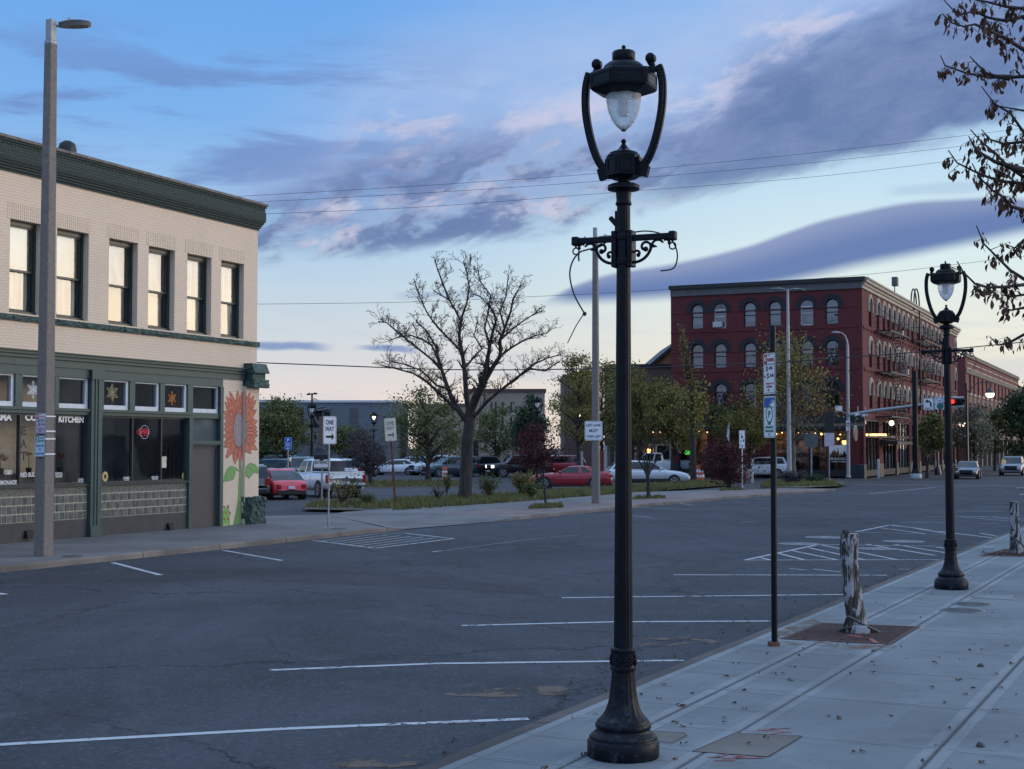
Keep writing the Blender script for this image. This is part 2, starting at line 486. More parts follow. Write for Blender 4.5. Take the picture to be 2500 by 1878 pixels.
K = {}
K['tan'] = brick('tan painted brick', (.745,.605,.465), (.77,.63,.485), (.66,.535,.41), bump=.42, worn=.16)
K['green_brick'] = brick('green painted brick', (.040,.062,.057), (.048,.072,.066), (.022,.036,.034), bump=.9, worn=.3)
K['green'] = flat('dark green paint', (.042,.076,.069), .5, .14, 2.5, .15, 30)
K['green_stone'] = flat('green painted rough stone', (.042,.078,.070), .7, .4, 7, .9, 9)
K['grey_trim'] = flat('weathered grey trim', (.16,.14,.125), .7, .3, 4, .2)
K['sash'] = flat('dark green window sash', (.018,.034,.034), .35, .15, 4)
K['white_trim'] = flat('white window trim', (.62,.66,.70), .5, .1, 6)
K['char'] = flat('charcoal painted block', (.060,.056,.056), .7, .15, 3, .2, 25)
K['door'] = flat('brown grey door paint', (.075,.066,.066), .55, .08, 2)
K['dark'] = flat('dark interior', (.012,.013,.015), .8, .3, 1)
K['alu'] = flat('dark bronze storefront frame', (.045,.05,.055), .4, .15, 4, metal=.4)
K['glass'] = glass_thin('storefront glass', (.92,.94,.94), .17)
K['glass_up'] = glass_thin('upper window glass', (.95,.95,.93), .17)
K['glass_shop'] = glass_thin('shop front glass', (.7,.75,.78), .04)
K['glass_far'] = glass_thin('far window glass', (.5,.55,.58), .16)
K['vinyl'] = flat('white vinyl lettering', (.85,.85,.85), .5, .03)
K['black'] = flat('black paint', (.012,.012,.013), .5, .2)
K['black_metal'] = flat('black enamelled iron', (.010,.013,.017), .32, .3, 5, .12, 40, coat=.3)
K['concrete_pole'] = flat('aggregate concrete', (.20,.175,.155), .85, .16, 14, .5, 120)
K['galv'] = flat('galvanised steel', (.36,.38,.39), .42, .14, 12, .05, 60, metal=.75)
K['galv_dull'] = flat('dull galvanised steel', (.34,.36,.37), .55, .14, 12, .05, 60, metal=.3)
K['sign_white'] = flat('white sign sheeting', (.78,.79,.80), .4, .04, 3)
K['sign_back'] = flat('bare aluminium sign back', (.16,.17,.17), .45, .2, 5, metal=.6)
K['sign_black'] = flat('sign black', (.012,.012,.014), .5, .1)
K['sign_red'] = flat('sign red', (.42,.03,.04), .5, .12)
K['sign_green'] = flat('sign green', (.02,.17,.13), .5, .12)
K['sign_blue'] = flat('sign blue', (.012,.10,.42), .45, .1)
K['rust'] = flat('rusty steel', (.145,.055,.032), .85, .45, 9, .4, 60)
K['wood'] = flat('grey timber', (.17,.15,.13), .85, .3, 5, .3, 40)

# ================================================================== ground, road, pavements
SW = 0.13
def asphalt(name, base, warm=0.0, crack=1.0):
    m, n, b = newmat(name)
    tc = n.new('ShaderNodeTexCoord').outputs['Object']
    big = n.noise(tc, .16, 5, .6, .8); mid = n.noise(tc, .9, 5, .65, .5); fine = n.noise(tc, 60, 3, .7)
    ag = n.new('ShaderNodeTexVoronoi'); n.l.new(tc, ag.inputs['Vector']); ag.inputs['Scale'].default_value = 55
    streak = n.noise(n.mapping(tc, rot=(0,0,R(-26)), scale=(1.6,.09,1)), 1.0, 4, .6)   # wear along the lanes
    lo = tuple(c*.60 for c in base); hi = tuple(c*1.45 for c in base)
    col = n.mix(n.smooth(big, .28, .72), lo, hi)
    col = n.mix(n.math('MULTIPLY', n.smooth(streak, .45, .62), .6), col, tuple(c*.60 for c in base))
    col = n.mix(n.math('MULTIPLY', n.smooth(mid, .50, .70), .6), col, tuple(c*1.6 for c in base))
    col = n.mix(n.math('MULTIPLY', n.smooth(fine, .52, .75), .35), col, tuple(c*2.0 for c in base))
    col = n.mix(n.math('MULTIPLY', n.smooth(ag.outputs['Distance'], .5, .1), .35), col, tuple(c*.55 for c in base))
    # long cracks
    wp = n.new('ShaderNodeTexNoise'); n.l.new(tc, wp.inputs['Vector']); wp.inputs['Scale'].default_value = .7; wp.inputs['Detail'].default_value = 6; wp.inputs['Roughness'].default_value = .65
    wv = n.new('ShaderNodeVectorMath', operation='MULTIPLY_ADD'); n.l.new(wp.outputs['Color'], wv.inputs[0])
    wv.inputs[1].default_value = (1.7,1.7,0); n.l.new(tc, wv.inputs[2])
    def cracks(sc, wid):
        vo = n.new('ShaderNodeTexVoronoi', feature='DISTANCE_TO_EDGE'); vo.voronoi_dimensions = '2D'
        n.l.new(wv.outputs[0], vo.inputs['Vector']); vo.inputs['Scale'].default_value = sc
        return n.smooth(vo.outputs['Distance'], wid, wid*.25)
    ck = n.math('MULTIPLY', cracks(.16, .0078), n.smooth(n.noise(tc, .35, 3, .5), .32, .50))
    ck2 = n.math('MULTIPLY', cracks(.50, .0125), n.smooth(n.noise(tc, .22, 3, .5), .50, .62))
    ck = n.math('MULTIPLY', n.math('MAXIMUM', ck, ck2), crack)
    col = n.mix(n.math('MULTIPLY', ck, .8), col, tuple(c*.15 for c in base))
    vp = n.new('ShaderNodeTexVoronoi'); n.l.new(tc, vp.inputs['Vector']); vp.inputs['Scale'].default_value = .55; vp.inputs['Randomness'].default_value = 1.0
    spot = n.smooth(n.math('ADD', vp.outputs['Distance'], n.math('MULTIPLY', n.math('SUBTRACT', mid, .5), .25)), .16, .05)
    col = n.mix(n.math('MULTIPLY', n.math('MULTIPLY', spot, n.smooth(n.noise(tc, .3, 2, .5), .45, .6)), .55), col, tuple(c*.40 for c in base))   # oil drips
    chips = n.smooth(n.noise(tc, 17, 2, .5), .71, .735); col = n.mix(n.math('MULTIPLY', chips, .6), col, tuple(c*2.4 for c in base))
    grit = n.new('ShaderNodeTexVoronoi'); n.l.new(tc, grit.inputs['Vector']); grit.inputs['Scale'].default_value = 30
    gs = n.new('ShaderNodeSeparateColor'); n.l.new(grit.outputs['Color'], gs.inputs[0]); col = n.mix(n.math('MULTIPLY', gs.outputs[0], .45), col, tuple(c*.45 for c in base)); col = n.mix(n.math('MULTIPLY', n.smooth(gs.outputs[1], .8, 1.0), .5), col, tuple(c*2.1 for c in base))
    n.put(b.inputs['Base Color'], col)
    n.put(b.inputs['Roughness'], n.math('SUBTRACT', .92, n.math('MULTIPLY', n.smooth(streak, .45, .7), .16)))
    b.inputs['Specular IOR Level'].default_value = .35
    bp = n.new('ShaderNodeBump'); bp.inputs['Strength'].default_value = .55; bp.inputs['Distance'].default_value = .012
    h = n.math('SUBTRACT', n.math('ADD', n.math('MULTIPLY', fine, .6), n.math('MULTIPLY', mid, .5)), n.math('MULTIPLY', ck, 1.4))
    n.l.new(h, bp.inputs['Height']); n.l.new(bp.outputs[0], b.inputs['Normal'])
    return m
K['road'] = asphalt('worn asphalt road', (.049,.052,.062))
K['lot'] = asphalt('parking lot asphalt', (.056,.055,.060), crack=.4)
def stainmat(name, col, amt, sc=3.5, lo=.42, hi=.68):
    m, n, b = newmat(name); tc = n.new('ShaderNodeTexCoord').outputs['Object']; f = n.noise(tc, sc, 6, .7)
    n.put(b.inputs['Base Color'], n.mix(n.noise(tc, 30, 4, .7), tuple(c*.5 for c in col), tuple(c*1.4 for c in col))); b.inputs['Roughness'].default_value = .9; tr = n.new('ShaderNodeBsdfTransparent'); ms = n.new('ShaderNodeMixShader')
    n.l.new(n.math('MULTIPLY', n.smooth(f, lo, hi), amt), ms.inputs[0]); n.l.new(tr.outputs[0], ms.inputs[1]); n.l.new(b.outputs[0], ms.inputs[2]); n.l.new(ms.outputs[0], n.n['Material Output'].inputs['Surface']); return m
K['patch'] = stainmat('crumbling brown dirt over asphalt', (.135,.10,.075), .95, 2.2, .44, .56)
def concrete(name, base, rough=.85, slabs=False, blotch=.22):
    m, n, b = newmat(name)
    tc = n.new('ShaderNodeTexCoord').outputs['Object']
    big = n.noise(tc, .5, 5, .6, .4); mid = n.noise(tc, 4, 5, .65); fine = n.noise(tc, 90, 3, .6)
    brush = n.noise(n.mapping(tc, scale=(.8, 22, 1)), 1.0, 4, .6)
    col = n.mix(n.smooth(big, .3, .7), tuple(c*(1-blotch) for c in base), tuple(c*(1+blotch*.7) for c in base))
    col = n.mix(n.math('MULTIPLY', n.smooth(brush, .45, .7), .16), col, tuple(c*.70 for c in base))
    col = n.mix(n.math('MULTIPLY', n.smooth(mid, .55, .75), .28), col, tuple(c*.66 for c in base))
    col = n.mix(n.math('MULTIPLY', n.smooth(fine, .55, .75), .3), col, tuple(c*.7 for c in base))
    sp = n.smooth(n.noise(tc, 14, 2, .5), .70, .74)
    col = n.mix(n.math('MULTIPLY', sp, .5), col, tuple(c*.42 for c in base))
    if slabs:   # each cast slab has its own tone; water stains and gum spots
        rv = n.mapping(tc, rot=(0,0,R(26.4)), scale=(1,1,1)); ss = n.new('ShaderNodeSeparateXYZ'); n.l.new(rv, ss.inputs[0])
        cell = n.comb(n.math('FLOOR', n.math('DIVIDE', ss.outputs[0], 1.27)), n.math('FLOOR', n.math('DIVIDE', ss.outputs[1], 1.52)), 0.0)
        wn = n.new('ShaderNodeTexWhiteNoise'); n.l.new(cell, wn.inputs['Vector'])
        col = n.mix(n.math('MULTIPLY', wn.outputs['Value'], .36), col, tuple(c*.62 for c in base))
        st = n.smooth(n.noise(tc, 1.3, 6, .7, 1.2), .56, .68); col = n.mix(n.math('MULTIPLY', st, .5), col, (base[0]*.55, base[1]*.52, base[2]*.48))
        gum = n.new('ShaderNodeTexVoronoi'); n.l.new(tc, gum.inputs['Vector']); gum.inputs['Scale'].default_value = 1.6; col = n.mix(n.smooth(gum.outputs['Distance'], .030, .022, 0, .55), col, (.09,.088,.085))
    n.put(b.inputs['Base Color'], col); b.inputs['Roughness'].default_value = rough; b.inputs['Specular IOR Level'].default_value = .3
    bp = n.new('ShaderNodeBump'); bp.inputs['Strength'].default_value = .25; bp.inputs['Distance'].default_value = .006
    n.l.new(n.math('ADD', n.math('MULTIPLY', fine, .6), n.math('MULTIPLY', brush, .5)), bp.inputs['Height']); n.l.new(bp.outputs[0], b.inputs['Normal'])
    return m
K['walk'] = concrete('brushed concrete paving', (.188,.206,.216), slabs=True)
K['walk_edge'] = concrete('smooth trowelled concrete edge', (.225,.243,.252), blotch=.25)
K['walk_far'] = concrete('old grey concrete walk', (.175,.165,.16))
K['kerb'] = concrete('pitted concrete kerb', (.20,.17,.145), blotch=.4)
K['kerb_dark'] = concrete('dirty gutter concrete', (.105,.090,.08), blotch=.4)
K['pink'] = concrete('pinkish stamped concrete', (.22,.165,.155))
K['joint'] = flat('open paving joint', (.060,.056,.052), .95, .3, 20)
def paintmat(name, col, wear=.5):
    """road paint with worn through gaps showing the asphalt"""
    m, n, b = newmat(name)
    tc = n.new('ShaderNodeTexCoord').outputs['Object']
    f = n.noise(tc, 7, 6, .75); g = n.noise(tc, .9, 3, .5)
    k = n.smooth(n.math('ADD', n.math('MULTIPLY', f, .7), n.math('MULTIPLY', g, .3)), .385 + wear*.065, .345 + wear*.065)
    n.put(b.inputs['Base Color'], n.mix(n.smooth(f, .3, .7), tuple(c*.8 for c in col), col)); b.inputs['Roughness'].default_value = .8
    tr = n.new('ShaderNodeBsdfTransparent'); ms = n.new('ShaderNodeMixShader')
    n.l.new(k, ms.inputs[0]); n.l.new(b.outputs[0], ms.inputs[1]); n.l.new(tr.outputs[0], ms.inputs[2])
    n.l.new(ms.outputs[0], n.n['Material Output'].inputs['Surface'])
    return m
K['paint'] = paintmat('worn white road paint', (.47,.49,.51), 1.0)
K['paint_old'] = paintmat('very worn white road paint', (.42,.43,.44), 1.0)

def sheet(name, pts, z, mat, parent=None):
    m = MB(); m.poly([(p[0], p[1], z) for p in pts]); return m.build(name, mat, parent)
# the ground sheet reaches the horizon; the road is a sheet on it
g = MB(); N = 2000
g.quad((-N,-300,-.008), (N,-300,-.008), (N,N,-.008), (-N,N,-.008))
ground = struct(g.build('ground', K['lot']))

# measured kerb lines (photograph points on the road surface, foot of the kerb)
LK = [G(-900,1520), G(0,1398.8), G(350,1362), G(700,1325), G(945,1298), G(1268,1269), G(1500,1246), G(1640,1231), G(1850,1213), G(2040,1199)]
RDIR = Vector((math.sin(R(26.4)), math.cos(R(26.4)), 0)); RPER = Vector((math.cos(R(26.4)), -math.sin(R(26.4)), 0))
RO = G(1070,1878,SW); RO.z = 0                                  # on the right pavement's edge line
def RW(s, t): return RO + RDIR*s + RPER*t                        # s along the street, t away from the road
def RWi(u, v, z=SW):
    p = G(u, v, z) - RO; return p.dot(RDIR), p.dot(RPER)
KR = -.30                                                        # gutter edge of the right kerb
road_pts = [RW(-40, KR), RW(220, KR)] + [RW(220, KR) - RPER*60] + [G(2600,1150), G(2360,1163), G(2100,1180)] + list(reversed(LK)) + [G(-900,1520) - RDIR*30]
m = MB(); m.poly([(p.x, p.y, 0.0) for p in road_pts]); road = struct(m.build('road', K['road']))

# --- right pavement: slab, light trowelled borders, joints
m = MB()
a, b2 = RW(-40, 0), RW(200, 0); c, d = RW(200, 14), RW(-40, 14)
m.poly([(p.x, p.y, SW) for p in (d, c, b2, a)][::-1])
rw = struct(m.build('pavement', K['walk'])); rw.name = 'pavement'
m = MB()
# kerb stone: top and face
for s0 in range(-40, 200, 6):
    q0, q1, q2, q3 = RW(s0, KR+.11), RW(s0+5.985, KR+.11), RW(s0+5.985, -.002), RW(s0, -.002)
    e0, e1 = RW(s0, KR+.02), RW(s0+5.985, KR+.02)
    m.quad((q0.x,q0.y,SW-.02), (q3.x,q3.y,SW-.002), (q2.x,q2.y,SW-.002), (q1.x,q1.y,SW-.02))
    m.quad((e0.x,e0.y,0), (q0.x,q0.y,SW-.02), (q1.x,q1.y,SW-.02), (e1.x,e1.y,0))
struct(m.build('kerb', K['kerb_dark']))
def strip(mb, s0, t0, s1, t1, wd, z):
    a = RW(s0, t0); b = RW(s1, t1); d = (b-a).normalized(); q = Vector((-d.y, d.x, 0))*wd/2
    mb.poly([(p.x, p.y, z) for p in (a-q, b-q, b+q, a+q)])
# the lengthwise joints, from measured points
j2 = RWi(1811,1784)[1]; j3 = RWi(1750,1690)[1]; j1 = RWi(2250,1876)[1]
edge = MB(); jt = MB()
strip(edge, -40, .05, 160, .05, .10, SW+.002)
cross = [RWi(1750,1778.5)[0], RWi(1780,1683)[0], RWi(1750,1611)[0], RWi(2113,1454.5)[0]]
step = (cross[2]-cross[0])/2
cs = sorted([cross[0]+step*k for k in range(-8, 60)])
for t in (j3, j2, j1):
    for s0, s1 in zip(cs, cs[1:]):
        strip(edge, s0+.05, t-.07, s1-.05, t-.07, .09, SW+.0022); strip(edge, s0+.05, t+.07, s1-.05, t+.07, .09, SW+.0022)
    strip(jt, -40, t, 160, t, .011 if t != j1 else .020, SW+.0035)
t5 = j1 + (j1-j2)
strip(jt, -40, t5, 160, t5, .011, SW+.0035)
rr = random.Random(3)
for k, s in enumerate(cs):
    strip(edge, s, .1, s, 13.9, .11, SW+.0018)
    strip(jt, s, 0, s, 14, .006 if k % 3 else .011, SW+.0034)
    # half-length cross scores in the kerb-side band
    strip(edge, s+step/2, .1, s+step/2, j2-.1, .07, SW+.0018); strip(jt, s+step/2, 0, s+step/2, j2, .006, SW+.0034)
struct(edge.build('pavement_border', K['walk_edge'])); struct(jt.build('pavement_joint', K['joint']))

# --- left pavement (in front of the green and tan building) with its kerb
def path_kerb(pts, h, wtop, name, mat, gap=True, topmat=None):
    """a kerb stone run: pts on the road at the foot of the face"""
    m = MB(); acc = 0
    for a, b in zip(pts, pts[1:]):
        L = (b-a).length; d = (b-a).normalized(); q = Vector((-d.y, d.x, 0))
        ns = max(1, round(L/3.1))
        for k in range(ns):
            p0 = a + d*(L*k/ns + .012); p1 = a + d*(L*(k+1)/ns - .012)
            pr = [(0, 0), (.018, h-.03), (.04, h), (wtop, h), (wtop, -.05)]
            for (x0, z0), (x1, z1) in zip(pr, pr[1:]):
                A = p0+q*x0; B = p1+q*x0; C = p1+q*x1; D = p0+q*x1
                m.quad((A.x,A.y,z0), (B.x,B.y,z0), (C.x,C.y,z1), (D.x,D.y,z1))
            for e in (p0, p1):
                m.poly([((e+q*x).x, (e+q*x).y, z) for x, z in pr])
    return struct(m.build(name, mat))
LKa = LK[:5]
path_kerb(LKa, SW, .17, 'kerb', K['kerb'])
off = [p + Vector((-math.cos(R(25)), math.sin(R(25)), 0))*.15 for p in LKa]
lwpts = off + [G(800,1262,.05)] + [G(632,1262,.1), G(560,1268,.1), G(0,1325,.13) + Vector((-4,1,0)), G(-900,1400,.13)]
m = MB(); m.poly([(p.x, p.y, SW-.004) for p in lwpts]); struct(m.build('pavement', K['walk_far']))
# driveway apron between the two kerb runs and the far pavement
ap = [G(905,1300), G(1268,1269), G(1290,1258,.1), G(1330,1235,.1), G(960,1242,.0), G(800,1262,.0)]
m = MB(); m.poly([(p.x, p.y, .012) for p in ap]); struct(m.build('driveway', K['walk_far']))
wl = [G(700,1271.5), G(1000,1290), G(985,1294), G(690,1274.5)]
m = MB(); m.poly([(p.x, p.y, SW+.004 if False else .020) for p in wl]); struct(m.build('driveway_border', K['walk_edge']))
LKb = LK[5:]
path_kerb([LK[5]] + LKb[1:], SW, .2, 'kerb', K['kerb'])
nb = Vector((-math.cos(R(28)), math.sin(R(28)), 0))
fo = [p + nb*.18 for p in LKb]
f_in = [p + nb*3.2 for p in LKb]
m = MB(); m.poly([(p.x,p.y,SW-.004) for p in fo + list(reversed(f_in))]); struct(m.build('pavement', K['pink']))
f_out = [p + nb*7.2 for p in LKb]
pts = [G(960,1242)] + [p + nb*3.2 for p in LKb] + list(reversed(f_out[:-1])) + [G(950,1236)]
m = MB(); m.poly([(p.x,p.y,SW-.008) for p in f_in + list(reversed(f_out[:-1]))]); struct(m.build('pavement', K['walk_far']))

# sloping ends where the walks drop to the driveway
def ramp(pa, pb, d, h0):
    m = MB(); qa, qb = pa+d, pb+d
    m.poly([(pa.x,pa.y,h0),(pb.x,pb.y,h0),(qb.x,qb.y,.014),(qa.x,qa.y,.014)]); m.poly([(pa.x,pa.y,h0),(qa.x,qa.y,.014),(pa.x,pa.y,-.02)]); m.poly([(pb.x,pb.y,h0),(pb.x,pb.y,-.02),(qb.x,qb.y,.014)])
    return struct(m.build('driveway', K['walk_far']))
dd = (LKb[0]-LKb[1]).normalized()
ramp(LKb[0], f_out[0], dd*2.2, SW-.004)
ramp(LK[4], G(800,1262,.05), (LK[4]-LK[3]).normalized()*1.3, SW-.004)
# --- road markings
mk = MB(); mo = MB()
def line(mb, a, b, wd, z=.0045):
    a = Vector((a[0],a[1],0)); b = Vector((b[0],b[1],0)); d = (b-a).normalized(); q = Vector((-d.y,d.x,0))*wd/2
    n = max(1, int((b-a).length/1.2))
    mb.poly([(p.x,p.y,z) for p in (a-q, b-q, b+q, a+q)])
def L(u0, v0, u1, v1, wd=.11, mb=None): line(mk if mb is None else mb, G(u0,v0), G(u1,v1), wd)
# near stalls on the right
L(0,1819,700,1780); L(700,1780,1290,1756)
L(658,1637,1060,1621); L(1060,1621,1670,1613)
L(1127,1528,1500,1519); L(1500,1519,1880,1517)
L(1372,1460,2060,1452); L(1645,1404,2165,1405)
# hatched boxes on the right
L(1818,1368,2320,1367,.10); L(1818,1368,1998,1330,.10); L(1998,1330,2300,1334,.10)
for k, (ua, va, ub, vb) in enumerate([(1856,1362,1880,1367.5),(1902,1352,1962,1367),(1935,1345,2045,1367.5),(1975,1338,2110,1367),(2005,1331,2190,1367),(2115,1329,2285,1357),(2185,1330,2320,1352),(2285,1336,2310,1340)]):
    L(ua,va,ub,vb,.09)
L(2090,1299,2172,1282.5,.10); L(2172,1282.5,2425,1314,.10); L(2100,1300,2330,1306,.07)
L(2150,1289,2260,1304,.08); L(2185,1283,2330,1306,.08); L(2178,1282,2290,1297,.09); L(2392,1302,2440,1311,.08)
L(2200,1275.5,2310,1276,.09); L(2258,1261,2440,1262,.09); L(2338,1261,2465,1273,.07); L(2385,1261,2500,1271,.07); L(2335,1248.5,2450,1249.5,.09)
L(2370,1237.5,2500,1239,.09); L(2405,1228.5,2500,1229.5,.09); L(2430,1263,2520,1268,.07); L(2388,1278,2440,1279.5,.07)
L(1928,1389,1970,1392,.09,mo); L(1985,1390,2052,1397,.09,mo); L(2195,1390,2220,1390.5,.08,mo)
# left stalls
L(275,1374,392,1404.5,.12); L(545,1344,688,1369,.11); L(-60,1440,14,1452,.13)
# hatched box left
L(765,1320,915,1339,.11); L(915,1339,1108,1315.5,.11); L(1108,1315.5,990,1302.5,.11); L(990,1302.5,920,1303,.07)
for k in range(6):
    t = (k+.7)/6.6
    L(lerp(765,915,t), lerp(1320,1339,t), lerp(920,1108,t)-20, lerp(1303,1315.5,t), .07, mo)
L(1056,1347.5,1092,1344,.10); L(1056,1348.5,1330,1312,.03,mo); L(1340,1312,1420,1306,.03,mo)
# far lane marks by the junction
L(2122,1206,2285,1190,.12); L(2285,1190,2450,1194,.10); L(2085,1183.5,2480,1186,.20,mo); L(2290,1198,2480,1200,.10,mo)
L(1490,1256,1595,1264,.09,mo); L(1640,1218+8,1690,1242-8,.08,mo); L(1560,1239,1690,1245,.07,mo)
L(1690,1217,1880,1219,.06,mo); L(1720,1225,1830,1227,.07,mo); L(2480,1192,2500,1190,.15); L(2490,1208,2500,1206.5,.2); L(2080,1197,2130,1198,.08,mo)
L(2040,1176,2070,1175,.2,mo); L(2045,1170.5,2075,1171,.2,mo)
L(600,1405,1400,1368,.025,mo) if False else None
struct(mk.build('road_marking', K['paint'], road)); struct(mo.build('road_marking', K['paint_old'], road))
# brown broken patches by the gutter
def blob(cu, cv, ru, rv, seed, z=.0035, n=36):
    r2 = random.Random(seed); ph = [r2.uniform(0,6.28) for _ in range(5)]
    pts = []
    for i in range(n):
        a = 2*math.pi*i/n
        k = 1 + .22*math.sin(2*a+ph[0]) + .15*math.sin(3*a+ph[1]) + .1*math.sin(5*a+ph[2]) + .07*math.sin(9*a+ph[3])
        p = G(cu + ru*k*math.cos(a), cv + rv*k*math.sin(a)); pts.append((p.x,p.y,z))
    return pts
m = MB()
for k, (cu, cv, ru, rv) in enumerate([(1270,1690,135,14),(1640,1567,85,11),(930,1860,120,14)]):
    m.poly(blob(cu, cv, ru, rv, 40+k)[::-1])
struct(m.build('road_patch', K['patch'], road))

K['road_dark'] = asphalt('newer dark asphalt seam', (.043,.043,.049), crack=.3)
m = MB(); m.poly([(p.x,p.y,.0022) for p in [G(u,v) for u, v in ((-300,1452),(0,1424),(300,1421),(640,1418),(900,1428),(1200,1444),(1380,1460),(1322,1441),(1100,1413),(880,1398),(740,1386),(560,1384),(420,1392),(150,1405),(-300,1430))]][::-1])
struct(m.build('road_patch', K['road_dark'], road))

# ================================================================== ornamental street lamp
_lp = G(1521.5, 1846, SW)
def zl(y): return P(1521, 80 + .481*y, _lp.y).z - SW              # height of a measured row
LAMP_AX = R(24.6)                                                 # cross-arm lies across the street
K['globe'] = None
def globe_mat():
    m, n, b = newmat('ribbed clear lamp globe')
    tc = n.new('ShaderNodeTexCoord').outputs['Object']
    sp = n.new('ShaderNodeSeparateXYZ'); n.l.new(tc, sp.inputs[0])
    ang = n.math('ARCTAN2', sp.outputs[1], sp.outputs[0])
    rib = n.math('SINE', n.math('MULTIPLY', ang, 48.0))
    dirt = n.noise(tc, 22, 4, .65)
    n.put(b.inputs['Base Color'], n.mix(n.smooth(dirt, .3, .7), (.80,.82,.80), (.95,.96,.95)))
    b.inputs['Transmission Weight'].default_value = .62
    n.put(b.inputs['Roughness'], n.math('ADD', .16, n.math('MULTIPLY', dirt, .3)))
    b.inputs['IOR'].default_value = 1.25
    bp = n.new('ShaderNodeBump'); bp.inputs['Strength'].default_value = .3; bp.inputs['Distance'].default_value = .003
    n.l.new(rib, bp.inputs['Height']); n.l.new(bp.outputs[0], b.inputs['Normal'])
    return m
K['globe'] = globe_mat()
def iron():
    m, n, b = newmat('blue black enamelled cast iron')
    tc = n.new('ShaderNodeTexCoord').outputs['Object']
    sp = n.new('ShaderNodeSeparateXYZ'); n.l.new(tc, sp.inputs[0])
    f = n.noise(tc, 6, 5, .65); dust_sheen = n.math('MULTIPLY', n.smooth(n.noise(tc, 14, 5, .7), .5, .72), n.smooth(sp.outputs[2], 1.1, .1))
    chip = n.smooth(n.noise(tc, 9, 3, .6), .735, .76)
    chip = n.math('MULTIPLY', chip, n.smooth(sp.outputs[2], .25, .12))
    col = n.mix(n.smooth(f, .3, .7), (.0035,.0045,.007), (.007,.010,.015))
    col = n.mix(n.math('MULTIPLY', dust_sheen, .8), col, (.050,.064,.080))  # bluish dust tint; the sky's sheen on the base is painted in with it
    col = n.mix(chip, col, (.22,.21,.20))
    n.put(b.inputs['Base Color'], col)
    n.put(b.inputs['Roughness'], n.math('ADD', .28, n.math('MULTIPLY', f, .2)))
    b.inputs['Specular IOR Level'].default_value = .16
    bp = n.new('ShaderNodeBump'); bp.inputs['Strength'].default_value = .22; bp.inputs['Distance'].default_value = .006
    n.l.new(n.noise(tc, 45, 4, .6), bp.inputs['Height']); n.l.new(bp.outputs[0], b.inputs['Normal'])
    return m
K['iron'] = iron()

